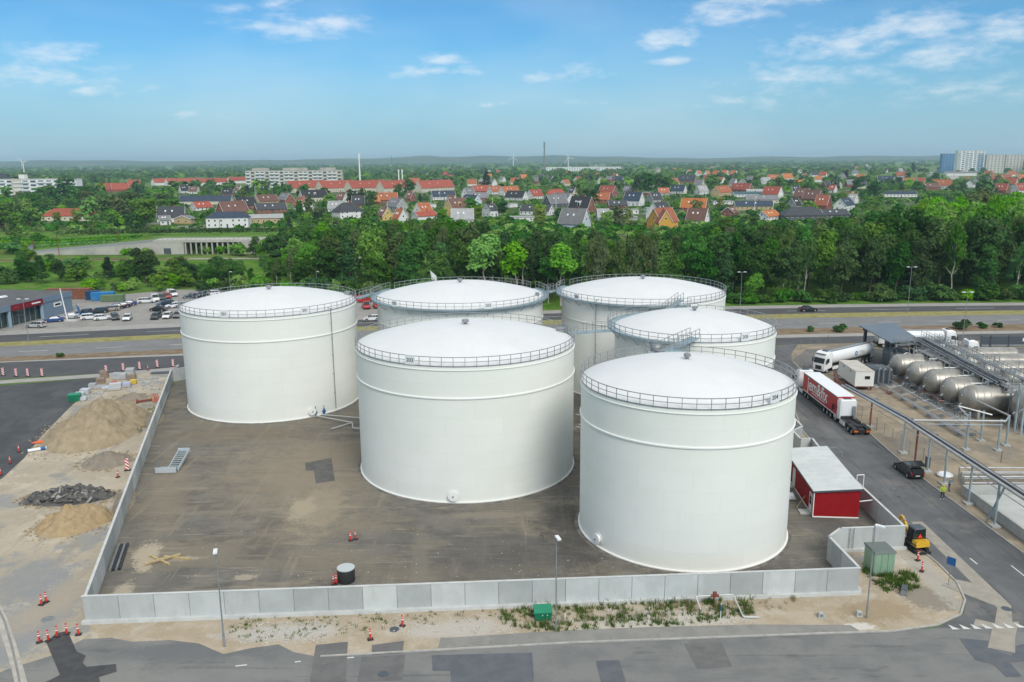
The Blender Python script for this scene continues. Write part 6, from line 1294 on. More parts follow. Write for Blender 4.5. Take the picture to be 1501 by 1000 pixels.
# local +x runs along the front, outward is -y
MB().bx(16, 26.6, 0, 30, 0, 5.0).bx(-14, 16, 1.0, 30, 0, 4.85).build('wall', m_blclad, dl, 0)
MB().bx(-14.1, 26.7, -.12, 30.1, 5.0, 5.35).build('roof', m_flat, dl, 0)
MB().bx(-14.15, 26.75, -.16, -.06, 3.9, 5.38).build('fascia', m_blclad, dl, 0)
sgn = MB().bx(5.4, 15.8, -.36, -.17, 3.75, 5.15).build('sign_board', m_signr, dl, 0)
put_text('Biludlejning', .85, frame((13.3, -.40, 4.45), (1, 0, 0), (0, 0, 1)), m_wlet, sgn) if False else MB().bx(12.0, 14.9, -.40, -.36, 4.28, 4.62).build('lettering_line', m_wlet, sgn, 0)
MB().bx(6.3, 7.7, -.40, -.36, 4.4, 4.5).build('lettering_line', mat('faded pink', (.45, .12, .12), rough=.6), sgn, 0)
for i in range(16):
    x = -13.6+i*1.85
    MB().bx(x+.06, x+1.8, .88, .94, .15, 3.7).build('glass_pane', m_showg, dl, 0)
    MB().bx(x-.05, x+.05, .80, .95, 0, 3.9).build('mullion', m_galvb, dl, 0)
for x in (5.0, 15.7, -6): MB().bx(x-.22, x+.22, -.1, .5, 0, 3.9).build('column', mat('pale blue column', (.3, .42, .52), rough=.5), dl, 0)
w_ = MB().bx(19.8, 22.6, -.06, -.003, 2.2, 3.3).build('window', m_trim, dl, 0); MB().bx(20.2, 22.2, -.08, -.06, 2.5, 3.0).build('pane', m_glass, w_, 0)
for (x, y) in ((4, 6), (9, 7), (3, 11), (9.5, 12), (15, 10)): MB().frus(5.35, (x-.9, x+.9, y-.6, y+.6), 5.7, (x-.7, x+.7, y-.45, y+.45)).build('skylight', m_plate, dl, 0)
fl = thing('flagpole', 'tall white flagpole in front of the car dealer', 'flagpole', (*at(99, 470)[:2], 0)); MB().tube((0, 0, 0), (-.9, 0, 8.0), .17, 10, .09).build('pole', m_trim, fl); MB().frus(0, (-2.6, 2.6, -1.2, 1.2), .25, (-2.2, 2.2, -.9, .9)).build('plinth', m_conc, fl, 0)
bf = thing('beach_flag', 'dark blue beach flag beside the flagpole', 'flag', (*at(117, 466)[:2], 0)); MB().path([(0, 0, 0), (-.2, 0, 2.5), (-.7, 0, 3.6), (-1.2, 0, 3.8)], .04, 6).build('pole', m_galvd, bf); MB().add([(-.12, 0, 1.0), (.35, .05, 1.0), (.1, .04, 2.6), (-.75, 0, 3.7), (-.12, .03, 1.0), (.35, .08, 1.0), (.1, .07, 2.6), (-.75, .03, 3.7)], [(0, 1, 2, 3), (7, 6, 5, 4)]).build('cloth', m_blue, bf, 0)
wf = thing('beach_flag', 'white beach flag rising behind the railing of tank 202', 'flag', (*at(636, 437)[:2], 0)); MB().path([(0, 0, 0), (-.1, 0, 5), (-.9, 0, 7.9)], .05, 6).build('pole', m_galvd, wf); MB().add([(-.05, 0, 3.0), (1.2, .1, 3.2), (.9, .08, 6.2), (-.95, 0, 8.0), (-.05, .04, 3.0), (1.2, .14, 3.2), (.9, .12, 6.2), (-.95, .04, 8.0)], [(0, 1, 2, 3), (7, 6, 5, 4)]).build('cloth', m_plate, wf, 0)
def container(label, px, py, L, w, h, m_, rz, ribs=True, name='container', cat='container'):
    p = at(px, py); t = thing(name, label, cat, (p.x, p.y, 0), rz)
    b = MB(); n = 14
    pts = []
    for i in range(n):
        x0 = -L/2+L*i/n; q = L/n
        pts += [(x0, -w/2), (x0+q*.4, -w/2), (x0+q*.5, -w/2+.05), (x0+q*.9, -w/2+.05)]
    pts += [(L/2, -w/2), (L/2, w/2), (-L/2, w/2)]
    b.prism(pts, .12, h); b.build('wall', m_, t, 0); MB().bx(-L/2-.03, L/2+.03, -w/2-.03, w/2+.03, h, h+.08).build('roof', m_, t, 0); MB().bx(-L/2, L/2, -w/2, w/2, 0, .12).build('base_frame', m_chas, t, 0)
    return t
m_ctb = mat('brown container', (.23, .085, .04), (.17, .07, .04), 1, rough=.75); m_ctbl = mat('bright blue container', (.015, .17, .42), (.02, .2, .46), 1, rough=.6); m_ctg = mat('green container', (.10, .17, .08), (.13, .2, .1), 1, rough=.7); m_ctd = mat('dark blue skip', (.01, .05, .12), rough=.6)
container('rust brown shipping container behind the car dealer', 103, 438, 12, 2.5, 2.9, m_ctb, R(2))
container('bright blue waste container behind the car lot', 152, 440, 6.0, 2.4, 2.2, m_ctbl, R(12)); container('green waste container right of the bright blue one', 166, 441.5, 6, 2.4, 1.7, m_ctg, R(10))
dkp = container('dark blue parasol-roofed container left of the bright blue one', 137, 439, 3.5, 2.4, 2.4, m_ctd, R(14)); dkp['label'] = 'small dark blue container left of the bright blue one'
LABELS.setdefault(dkp['label'], []).append(dkp.name)
wire_fence('wire mesh fence along the back of the car lot', [(-134, 238), (-124, 238.5), (-113, 246), (-101, 253), (-82, 252)], 2.2, 3.2, 5, vert=.8)
wire_fence('low bollard rail between the car dealer and trunk road', [(-124.5, 187.3), (-112, 190.4), (-98, 193.3)], .9, 3.2, 2, vert=60)
wire_fence('wire mesh fence left of the car lot containers', [(-124, 226), (-110, 224.5), (-104, 231)], 1.8, 3.0, 4, vert=.8)
# ------------------------------------------------------------------ railway bank, bridge and masts
m_bankg = m_bank
mb = MB(); prof = [(353.5, 0.0), (354, 4.6), (362, 4.9), (400, 4.2), (440, 1.2), (470, 0)]
xs = [-420, -330, -260, -215, -170, -110, -70, -40, -10, 20]; sc_ = [0.6, .8, .7, .25, .85, 1, 1, 1, .7, 0]
V = [(x, y, z*s_*(1 if y < 360 else 1)) for x, s_ in zip(xs, sc_) for j, (y, z) in enumerate(prof)]
L = len(prof)
mb.add(V, [(i*L+j, (i+1)*L+j, (i+1)*L+j+1, i*L+j+1) for i in range(len(xs)-1) for j in range(L-1)]); struct(mb.build('embankment', m_bankg))
m_ball = mat('track ballast', (.27, .25, .22), (.33, .31, .28), .4, rough=.95); m_oldc = mat('weathered concrete', (.37, .36, .32), (.45, .435, .385), .12, rough=.92, layers=[((.28, .27, .24), .2, .52, .7, .6, (1, 1, .4)), ((.5, .42, .43), .09, .58, .66, .35)])
sheet('track_bed', [(-420, 322.5), (-128, 328.5), (-60, 328), (-60, 332.5), (-128, 333.0), (-420, 327)], .03, m_ball)
tkk = MB()
for dy in (-1.2, .25): tkk.bx(0, 290, dy-.06, dy+.06, .08, .24)
struct(tkk.build('rail', m_rust, None, 0, (-420, 325.0, 0), R(1.1)))
m_moss = mat('rail fence grey', (.36, .37, .36), rough=.7)
rw = thing('retaining_wall', 'pale concrete ramp wall with railing beside the railway', 'wall', (-203, 349.5, 0))
def wedge(t, name, p, q, h0, h1, th, m_):
    p, q = Vector(p), Vector(q); d = (q-p).normalized(); n = Vector((-d.y, d.x, 0))*th
    return MB().add([p, q, q+n, p+n, p+Vector((0, 0, h0)), q+Vector((0, 0, h1)), q+n+Vector((0, 0, h1)), p+n+Vector((0, 0, h0))], [(0, 3, 2, 1), (4, 5, 6, 7), (0, 1, 5, 4), (1, 2, 6, 5), (2, 3, 7, 6), (3, 0, 4, 7)]).build(name, m_, t, 0)
wedge(rw, 'wall', (0, 0, 0), (52, -1.5, 0), .9, 5.2, .6, m_oldc)
rl = MB().tube((0, .3, 1.9), (52, -1.2, 6.3), .05, 6).tube((0, .3, 1.4), (52, -1.2, 5.75), .04, 6).build('railing', m_moss, rw)
for i in range(41): put('post', post_me, rl, (52*i/40, .3-1.5*i/40, .9+4.3*i/40), 0, (1.6, 1.6, 1.0))
wedge(rw, 'fence_mesh', (0, .28, 1.0), (52, -1.22, 5.3), .85, .95, .02, mat('grey fence mesh', (.30, .31, .31), (.24, .25, .25), 2, rough=.7))
wedge(rw, 'wall_band', (0, -.06, .75), (52, -1.56, 4.85), .35, .35, .06, m_conc)
rb_ = thing('rail_bridge', 'concrete railway bridge with dark openings between columns', 'bridge', (-151, 348, 0))
MB().bx(0, 64, 0, 10, 5.0, 6.1).build('deck', m_oldc, rb_, 0); MB().bx(0, 12.5, .1, 9, 0, 5.0).build('abutment', m_oldc, rb_, 0); MB().bx(37, 64, .1, 9, 0, 5.0).build('abutment', m_oldc, rb_, 0)
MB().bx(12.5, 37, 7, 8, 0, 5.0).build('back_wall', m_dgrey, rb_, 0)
for i in range(11): MB().bx(12.9+i*2.25, 13.5+i*2.25, .3, .8, 0, 5.0).build('column', m_oldc, rb_, 0)
MB().bx(4, 7, .0, .12, .2, 2.6).build('niche', m_dgrey, rb_, 0)
rl = MB().tube((0, .3, 7.3), (64, .3, 7.3), .05, 6).tube((0, .3, 6.7), (64, .3, 6.7), .04, 6).build('railing', m_moss, rb_)
for i in range(33): put('post', post_me, rl, (2*i, .3, 6.1), 0, (1.6, 1.6, 1.07))
for i, (px, py, h) in enumerate([(9, 347, 7), (43, 342, 7), (52, 386, 9), (87, 376, 9), (138, 350, 8), (174, 370, 9), (216, 370, 7), (323, 343, 8), (486, 338, 8)]):
    p = at(px, py); t = thing('railway_mast', 'brown railway mast, %s from the left by the tracks' % ORD[i], 'mast', (p.x, p.y, 0), 0, 'railway masts')
    MB().tube((0, 0, 0), (0, 0, h), .16, 6, .12).build('pole', m_rust, t); MB().tube((0, 0, h*.85), (1.8, 0, h*.9), .05, 6).build('bracket', m_rust, t)
sw = thing('signal_cabinet', 'round grey railway signal head on a post at far left', 'signal', (*at(49, 385)[:2], 0)); MB().tube((0, 0, 0), (0, 0, 6), .1, 6).build('post', m_galvd, sw); MB().lathe([(1.1, 0), (1.1, .3), (.001, .35)], 18, axis='y', c=(0, -.4, 6)).build('disc', m_galv, sw)
MBX = at(705, 425)
# ------------------------------------------------------------------ trees
def leaf_mat(name, c1, c2, rand=.3, huer=.035, scale=.5):
    m_ = mat(name, c1, c2, scale, .38, .62, .75, rand=rand, huer=huer, spec=.15)
    nt = m_.node_tree; b = nt.nodes['Principled BSDF']; out = nt.nodes['Material Output']
    src = b.inputs['Base Color'].links[0].from_socket
    tl = nt.nodes.new('ShaderNodeBsdfTranslucent'); nt.links.new(src, tl.inputs['Color']); mx = nt.nodes.new('ShaderNodeMixShader'); mx.inputs[0].default_value = .28
    nt.links.new(b.outputs[0], mx.inputs[1]); nt.links.new(tl.outputs[0], mx.inputs[2]); nt.links.new(mx.outputs[0], out.inputs[0]); return m_
LF = {'dark': leaf_mat('dark green leaves', (.027, .092, .016), (.056, .152, .024)), 'mid': leaf_mat('mid green leaves', (.052, .16, .02), (.098, .245, .032)), 'bright': leaf_mat('bright green leaves', (.11, .30, .016), (.17, .38, .03), .15, .02),
      'grey': leaf_mat('grey green leaves', (.09, .145, .042), (.14, .20, .068), .15, .02), 'conifer': leaf_mat('conifer needles', (.018, .045, .022), (.034, .07, .036), .2, .02), 'lime': leaf_mat('yellow green leaves', (.17, .25, .02), (.22, .29, .04), .12, .02), 'blue': leaf_mat('blue green needles', (.07, .11, .095), (.11, .15, .13), .1, .01), 'vivid': leaf_mat('vivid green leaves', (.13, .36, .02), (.19, .45, .035), .08, .01), 'purple': leaf_mat('dark purple leaves', (.02, .012, .02), (.035, .02, .03), .2, .01)}
m_bark = mat('bark', (.09, .07, .05), (.13, .105, .08), 3, rough=.95); m_birch = mat('pale birch bark', (.40, .38, .32), (.26, .24, .2), 2, rough=.9)
def leaf_cloud(lobes, n, size, rg_, droop=0.0, flat=.0):
    w = np.array([r[0]*r[1] for _, r in lobes]); w = w/w.sum()
    pick = rg_.choice(len(lobes), n, p=w)
    C = np.array([c for c, _ in lobes])[pick]; Rr = np.array([(r[0], r[0], r[1]) for _, r in lobes])[pick]
    d = rg_.normal(size=(n, 3)); d /= np.linalg.norm(d, axis=1)[:, None]; d[:, 2] = np.where(d[:, 2] < -.35, -d[:, 2]*.6, d[:, 2])
    rad = rg_.uniform(.72, 1.06, (n, 1))
    P = C+d*Rr*rad
    N = d*np.array([1, 1, 1.2])+rg_.normal(0, .55, (n, 3)); N[:, 2] += .25; N /= np.linalg.norm(N, axis=1)[:, None]
    T = np.cross(N, rg_.normal(size=(n, 3))); T /= np.linalg.norm(T, axis=1)[:, None]+1e-9
    if droop: T[:, 2] = -np.abs(T[:, 2])-droop; T /= np.linalg.norm(T, axis=1)[:, None]
    B = np.cross(N, T)
    s = size*rg_.uniform(.6, 1.25, (n, 1)); asp = rg_.uniform(.45, .8, (n, 1))*(1-.4*min(droop, 1))
    dr = np.array([0, 0, -1.0])*s*.18
    V = np.stack([P-T*s, P-B*s*asp+dr*0, P+T*s+dr, P+B*s*asp], 1).reshape(-1, 3)
    return V, [(4*i, 4*i+1, 4*i+2, 4*i+3) for i in range(n)]
def crown(kind, n, size, seed):
    rg_ = np.random.default_rng(seed); lobes = []
    if kind == 'broad':     # unit tree: height 1, foliage from .22 up
        for k in range(20):
            a = rg_.uniform(0, 6.28); z = rg_.uniform(.14, .88); q = max(.05, 1-((z-.48)/.52)**2)**.5; d = rg_.uniform(.35, 1)*.25*q
            r = rg_.uniform(.10, .17)*(1.1-.4*abs(z-.55)); lobes.append(((d*math.cos(a), d*math.sin(a), z), (r, r*.8)))
        lobes.append(((0, 0, .5), (.19, .36)))
    elif kind == 'tall':
        for k in range(14):
            a = rg_.uniform(0, 6.28); z = rg_.uniform(.12, .92); d = rg_.uniform(.2, 1)*.16*(1.1-z*.6); r = rg_.uniform(.08, .13)*(1.15-.5*z); lobes.append(((d*math.cos(a), d*math.sin(a), z), (r, r*1.15)))
        lobes.append(((0, 0, .5), (.13, .40)))
    elif kind == 'birch':
        for k in range(16):
            a = rg_.uniform(0, 6.28); z = rg_.uniform(.28, .92); d = rg_.uniform(.3, 1)*.17*(1.2-z*.7); r = rg_.uniform(.05, .10); lobes.append(((d*math.cos(a), d*math.sin(a), z), (r, r*1.6)))
    elif kind == 'lolly':
        for k in range(16):
            a = rg_.uniform(0, 6.28); z = rg_.uniform(.5, .88); d = rg_.uniform(.1, 1)*.13*(1.6-z); r = rg_.uniform(.08, .13); lobes.append(((d*math.cos(a), d*math.sin(a), z), (r, r)))
    elif kind == 'conifer':
        for k in range(26):
            z = .1+.84*k/25; q = (1-z)*.26+.012; m_ = 5 if q > .06 else 2
            for i in range(m_):
                a = rg_.uniform(0, 6.28); lobes.append(((q*.55*math.cos(a), q*.55*math.sin(a), z), (q*.55, .035)))
    elif kind == 'shrub':
        for k in range(9):
            a = rg_.uniform(0, 6.28); d = rg_.uniform(.1, 1)*.42; z = rg_.uniform(.2, .68)*(1.1-d); r = rg_.uniform(.2, .32); lobes.append(((d*math.cos(a), d*math.sin(a), z), (r, r*.85)))
    V, F = leaf_cloud(lobes, n, size, rg_, .6 if kind == 'birch' else 0.0)
    V[:, 2] = np.maximum(V[:, 2], .01)
    me = bpy.data.meshes.new('crown'); me.from_pydata(V.tolist(), [], F); me.materials.append(LF['dark']); me.update(); return me
def trunk_mesh(kind, seed, m_):
    rg_ = np.random.default_rng(seed+99); mb = MB(); H = {'conifer': .9, 'shrub': .35}.get(kind, .8); r0 = .016 if kind != 'birch' and kind != 'lolly' else .013
    pts = [Vector((rg_.normal(0, .006)*i, rg_.normal(0, .006)*i, H*i/5)) for i in range(6)]
    for i in range(5): mb.tube(pts[i], pts[i+1], r0*(1-.16*i), 6, r0*(1-.16*(i+1)), caps=False)
    if kind != 'conifer':
        for k in range(6):
            i = 2+k % 3; a = rg_.uniform(0, 6.28); b = pts[i]; L = rg_.uniform(.12, .22)
            mb.tube(b, b+Vector((L*math.cos(a)*.7, L*math.sin(a)*.7, L*.8)), r0*.5, 5, r0*.15, caps=False)
    return mb.mesh('trunk', m_)
CR = {}
for kind, cnt, n, size in [('broad', 4, 3400, .029), ('tall', 3, 2700, .026), ('birch', 2, 1900, .024), ('lolly', 3, 1700, .026), ('conifer', 2, 1700, .022), ('shrub', 3, 900, .085)]:
    CR[kind] = [(crown(kind, n, size, 50+i*7+len(kind)), trunk_mesh(kind, i, m_birch if kind in ('birch', 'lolly') else m_bark)) for i in range(cnt)]
CRL = {}
for kind, cnt, n, size in [('broad', 3, 520, .062), ('tall', 2, 420, .055), ('conifer', 1, 420, .045), ('shrub', 2, 260, .15)]:
    CRL[kind] = [(crown(kind, n, size, 150+i*7+len(kind)), CR[kind][0][1]) for i in range(cnt)]
tr_rng = random.Random(11)
COLW = {'dark': 'dark green', 'mid': 'green', 'bright': 'bright green', 'grey': 'grey green', 'conifer': 'dark conifer', 'lime': 'yellow green', 'blue': 'blue green conifer', 'purple': 'dark purple', 'vivid': 'vivid green'}
PLACED = []
def tree(name, kind, leaf, loc, h, wide=1.0, low=False, zone='', trunk=True, cat='tree', group=None):
    cm, tm = tr_rng.choice((CRL if low else CR)[kind])
    t = bpy.data.objects.new(name, None); col.objects.link(t); t.empty_display_size = .5
    t.location = loc; t.rotation_euler = (0, 0, tr_rng.uniform(0, 6.28)); t.scale = (h*wide, h*wide, h); t['category'] = cat; t['group'] = group or zone
    c = put('crown' if cat == 'tree' else 'foliage', cm, t); sl = c.material_slots[0]; sl.link = 'OBJECT'; sl.material = LF[leaf]
    if trunk: put('trunk' if cat == 'tree' else 'stem', tm, t)
    PLACED.append((t, name, kind, leaf, zone, cat)); return t
# outline of the wood in the photo: px x -> px y of the tree tops
OX = [280, 330, 400, 450, 500, 560, 620, 700, 800, 870, 950, 1010, 1060, 1120, 1200, 1260, 1300, 1400, 1520, 1650]
OY = [392, 385, 362, 345, 324, 316, 318, 325, 333, 338, 339, 331, 320, 323, 318, 310, 298, 293, 296, 296]
def zmax(x, y):
    px, _ = pj((x, y, 15)); oy = np.interp(px, OX, OY)
    d = _f + (px-750.5)/FPX*_r - (oy-500)/FPX*_u
    return CAMZ+d[2]/d[1]*y, px
def front(x):
    if x > -12: return float(np.polyval(LN['sh'], x))+9.5
    return 233.5+(-12-x)*.24
rowname = ['front row', 'second row', 'third row', 'fourth row', 'back rows', 'back rows', 'back rows']
nrow = 6
for r_ in range(nrow):
    x = -80 + (r_ % 2)*4.0
    while x < 150+r_*8:
        y = front(x)+r_*9.0+tr_rng.uniform(-2.2, 2.2); xx = x+tr_rng.uniform(-1.8, 1.8)
        zm, px = zmax(xx, y)
        x += tr_rng.uniform(7.0, 9.0)
        if px > 1580 or px < 300: continue
        frac = (tr_rng.uniform(.52, .78), tr_rng.uniform(.68, .9), tr_rng.uniform(.8, .97), tr_rng.uniform(.86, 1.0), tr_rng.uniform(.9, 1.03), tr_rng.uniform(.92, 1.04))[r_]
        h = max(7, zm*frac)
        u = tr_rng.random()
        kind = 'broad' if u < .62 else 'tall' if u < .82 else 'birch'
        leaf = 'dark' if tr_rng.random() < (.78 if px > 1010 else .5 if px > 560 else .3) else 'mid'  # cloud shade over the right of the wood is put into darker leaves
        if r_ == 0 and 690 < px < 1010 and tr_rng.random() < .6: kind = 'lolly'; h *= 1.15
        if kind == 'birch': leaf = 'grey' if tr_rng.random() < .6 else 'mid'
        if px > 1310 and r_ >= 3: leaf = 'bright' if tr_rng.random() < .75 else 'mid'  # sunlight on the right-hand back rows is put into brighter leaf colour
        if px < 560 and tr_rng.random() < .15: leaf = 'bright'
        wide = min(1.25, 12.5/h) if kind == 'broad' else 1.0
        tree('broadleaf_tree' if kind != 'birch' else 'birch_tree', kind, leaf, (xx, y, 0), h, max(.8, wide*tr_rng.uniform(.9, 1.12)), zone='%s of the wood' % rowname[r_], group='trees of the roadside wood')
def FY(p): return front(p.x/p.y*219)-3.2
def FX(p): return p.x/p.y*FY(p)
for px, py, top in [(708, 431, 338), (756, 432, 348), (822, 432, 350), (1102, 447, 398)]:
    p = at(px, py); h = CAMZ-(top-235)/FPX*FY(p); tree('young_tree', 'lolly' if top < 390 else 'broad', 'vivid', (FX(p), FY(p), 0), h, 1.25 if top < 390 else 1.0, zone='wood edge behind the tanks')
for px in (868, 876, 905, 940, 955, 880, 928):
    p = at(px, 433); tree('birch_tree', 'birch', 'grey', (FX(p), FY(p)+1.2+tr_rng.uniform(-1, 1), 0), tr_rng.uniform(15, 19), .75, zone='wood edge past the tanks')
for px, top, y in [(1325, 296, 292), (1352, 285, 300), (1378, 283, 306), (1402, 290, 300), (1425, 282, 312), (1450, 284, 306), (1474, 288, 300), (1496, 292, 296), (1440, 300, 288), (1475, 308, 284), (1500, 312, 284), (1360, 300, 286), (1395, 276, 318), (1420, 270, 322), (1460, 276, 318)]:
    q = at(px, 500); x_ = q.x/q.y*y; h = CAMZ-(top-231)/FPX*y; tree('sun_tinted_tree', 'broad', 'vivid' if px not in (1395, 1420) else 'grey', (x_, y, 0), h, .85, zone='wood crest')  # sun on the crest crowns is painted in as vivid leaf colour
# undergrowth along the wood edge
for x in range(-86, 158, 5):
    y = front(x)-4.5+tr_rng.uniform(-1.5, 1.0); px, py = pj((x, y, 0))
    if 680 < px < 1000 and tr_rng.random() < .85: continue
    tree('roadside_shrub', 'shrub', tr_rng.choice(['mid', 'mid', 'dark', 'bright']), (x+tr_rng.uniform(-1, 1), y, -.1), tr_rng.uniform(3.0, 6.5), 1.15, zone='foot of the wood', trunk=False, cat='shrub')
# left: scrub between the car lot and the railway
for px, py, h, k_, lf in [(38, 412, 8, 'broad', 'dark'), (62, 416, 10, 'tall', 'dark'), (88, 413, 8, 'broad', 'dark'), (112, 412, 6, 'shrub', 'mid'), (160, 410, 8, 'tall', 'conifer'), (140, 416, 5, 'shrub', 'mid'), (183, 412, 7, 'broad', 'mid'), (212, 415, 12, 'broad', 'dark'), (235, 418, 7, 'shrub', 'mid'), (280, 418, 8, 'broad', 'dark'), (306, 416, 7, 'broad', 'mid'), (322, 416, 8, 'broad', 'dark'), (345, 418, 9, 'broad', 'mid'), (10, 416, 6, 'shrub', 'dark'), (190, 425, 5, 'shrub', 'bright'), (320, 425, 5, 'shrub', 'bright'), (355, 425, 6, 'shrub', 'bright'), (258, 408, 6, 'shrub', 'mid'),
                          (195, 373, 4, 'shrub', 'bright'), (215, 374, 4, 'shrub', 'bright'), (240, 372, 4, 'shrub', 'bright'), (262, 372, 4, 'shrub', 'bright'), (300, 372, 4.5, 'shrub', 'bright'), (325, 372, 5, 'shrub', 'bright'), (182, 374, 3.5, 'shrub', 'bright'), (20, 372, 4.5, 'shrub', 'bright'), (45, 370, 4.5, 'shrub', 'mid'), (5, 370, 4.5, 'shrub', 'mid'), (350, 375, 7, 'shrub', 'bright'), (375, 378, 9, 'broad', 'mid'),
                          (410, 392, 14, 'broad', 'dark'), (390, 385, 10, 'broad', 'bright'), (440, 385, 16, 'broad', 'mid'), (470, 380, 15, 'broad', 'bright')]:
    p = at(px, py); tree('scrub_tree' if k_ != 'shrub' else 'scrub_bush', k_, lf, (p.x, p.y, -.1), h, 1.15, zone='scrub by the railway', trunk=k_ != 'shrub', cat='tree' if k_ != 'shrub' else 'shrub')
for i in range(64):
    px, py = tr_rng.uniform(-5, 345), tr_rng.uniform(388, 428)
    if py > 415 and px < 130: continue
    p = at(px, py); k_ = tr_rng.choice(('shrub', 'shrub', 'broad')); tree('scrub_tree' if k_ != 'shrub' else 'scrub_bush', k_, tr_rng.choice(('dark', 'mid', 'mid', 'bright')), (p.x, p.y, -.1), tr_rng.uniform(3, 5.5) if k_ == 'shrub' else tr_rng.uniform(5, 7.5), 1.3, zone='scrub by the railway', trunk=k_ != 'shrub', cat='tree' if k_ != 'shrub' else 'shrub')
for i in range(26):    # bushes over the bank left of the ramp
    px, py = tr_rng.uniform(-10, 235), tr_rng.uniform(333, 366)
    if px > 60 and py > 345: continue
    p = at(px, py, 2.5); tree('scrub_bush', 'shrub', tr_rng.choice(['mid', 'bright', 'mid']), (p.x, p.y, 1.6), tr_rng.uniform(3, 5.5), 1.4, low=True, zone='bank behind the railway', trunk=False, cat='shrub')
for px, py, h in [(1187, 486, 1.6), (1230, 486, 2.4), (1408, 482, 2.9), (1440, 481, 1.8), (1462, 480, 1.5), (88, 524, 1.2)]:
    p = at(px, py); tree('verge_bush', 'shrub', 'dark', (p.x, p.y, 0), h, 1.2, zone='dirt strip by the trunk road', trunk=False, cat='shrub')
# hedge rows behind the railway
hd_mat = LF['mid']
def hedge(label, pts, h, w, leaf='dark', n_per=26):
    rg_ = np.random.default_rng(len(label)); P = []
    for a, b in zip(pts, pts[1:]):
        a, b = Vector(a), Vector(b); L = (b-a).length
        for i in range(int(L*n_per)): q = a.lerp(b, rg_.random()); P.append((q.x+rg_.normal(0, w*.4), q.y+rg_.normal(0, w*.4), q.z+h*rg_.random()**.6))
    P = np.array(P); n = len(P); N = rg_.normal(size=(n, 3)); N[:, 2] = np.abs(N[:, 2])+.3; N /= np.linalg.norm(N, axis=1)[:, None]; T = np.cross(N, rg_.normal(size=(n, 3))); T /= np.linalg.norm(T, axis=1)[:, None]; B = np.cross(N, T); s = .45
    V = np.stack([P-T*s, P-B*s*.7, P+T*s, P+B*s*.7], 1).reshape(-1, 3)
    me = bpy.data.meshes.new('hedge'); me.from_pydata(V.tolist(), [], [(4*i, 4*i+1, 4*i+2, 4*i+3) for i in range(n)]); me.materials.append(LF[leaf]); me.update()
    o = put('hedge', me); return tag(o, label, 'hedge')
hedge('long clipped hedge on the bank top behind the railway wall', [(-215, 405, 3.5), (-160, 408, 4), (-100, 408, 4), (-40, 406, 4)], 2.2, 2.2)
hedge('dark hedge in front of the white modern house', [(-200, 430, 2), (-140, 432, 2)], 2.0, 1.6)
for i, (y, z) in enumerate(((363, 4.0), (371, 4.2), (380, 4.2), (389, 4.0), (397, 3.8))):
    hedge('low green planted row on the bank left of the ramp, %s from the tracks' % ORD[i], [(-330, y+2, z*.78), (-262, y, z*.7), (-214, y, z*.32), (-176, y, z*.8)], 1.4, 1.4, 'mid' if i % 2 else 'bright', 16)
# ------------------------------------------------------------------ houses
WALLC = {'white': (.72, .72, .70), 'cream': (.62, .57, .45), 'tan': (.50, .38, .20), 'yellow': (.62, .46, .16), 'ochre': (.60, .33, .06), 'brick': (.26, .09, .06), 'blue': (.55, .64, .68), 'grey': (.4, .4, .39), 'dark': (.10, .11, .12)}
ROOFC = {'red': (.35, .08, .045), 'orange': (.42, .135, .055), 'bright orange': (.50, .165, .04), 'rust': (.30, .10, .05), 'brown': (.17, .085, .065), 'charcoal': (.055, .06, .068), 'black': (.028, .03, .034), 'navy': (.035, .055, .085), 'grey': (.19, .19, .195), 'pale grey': (.36, .365, .36), 'teal': (.06, .12, .14)}
MW = {k: mat('house wall '+k, c, tuple(v*.92 for v in c), .3, rough=.85) for k, c in WALLC.items()}
MR = {k: mat('roof tiles '+k, c, tuple(v*.82 for v in c), .5, rough=.8, layers=[(tuple(v*.7 for v in c), .25, .56, .72, .5)], rand=.1) for k, c in ROOFC.items()}
m_white_trim = mat('white bargeboard', (.75, .75, .73), rough=.6)
win_me = MB().bx(-.55, .55, -.04, .04, -.6, .6).mesh('window', m_trim, 0); pane_me = MB().bx(-.45, .45, -.06, .06, -.5, .5).mesh('pane', m_glass, 0); sky_me = MB().bx(-.45, .45, -.6, .6, -.04, .06).mesh('skylight', m_plate, 0); door_me = MB().bx(-.5, .5, -.05, .05, 0, 2.1).mesh('door', m_dgrey, 0)
chim_me = MB().bx(-.4, .4, -.35, .35, 0, 1.7).mesh('chimney', MW['brick'], 0)
HOUSES = []; HPX = []
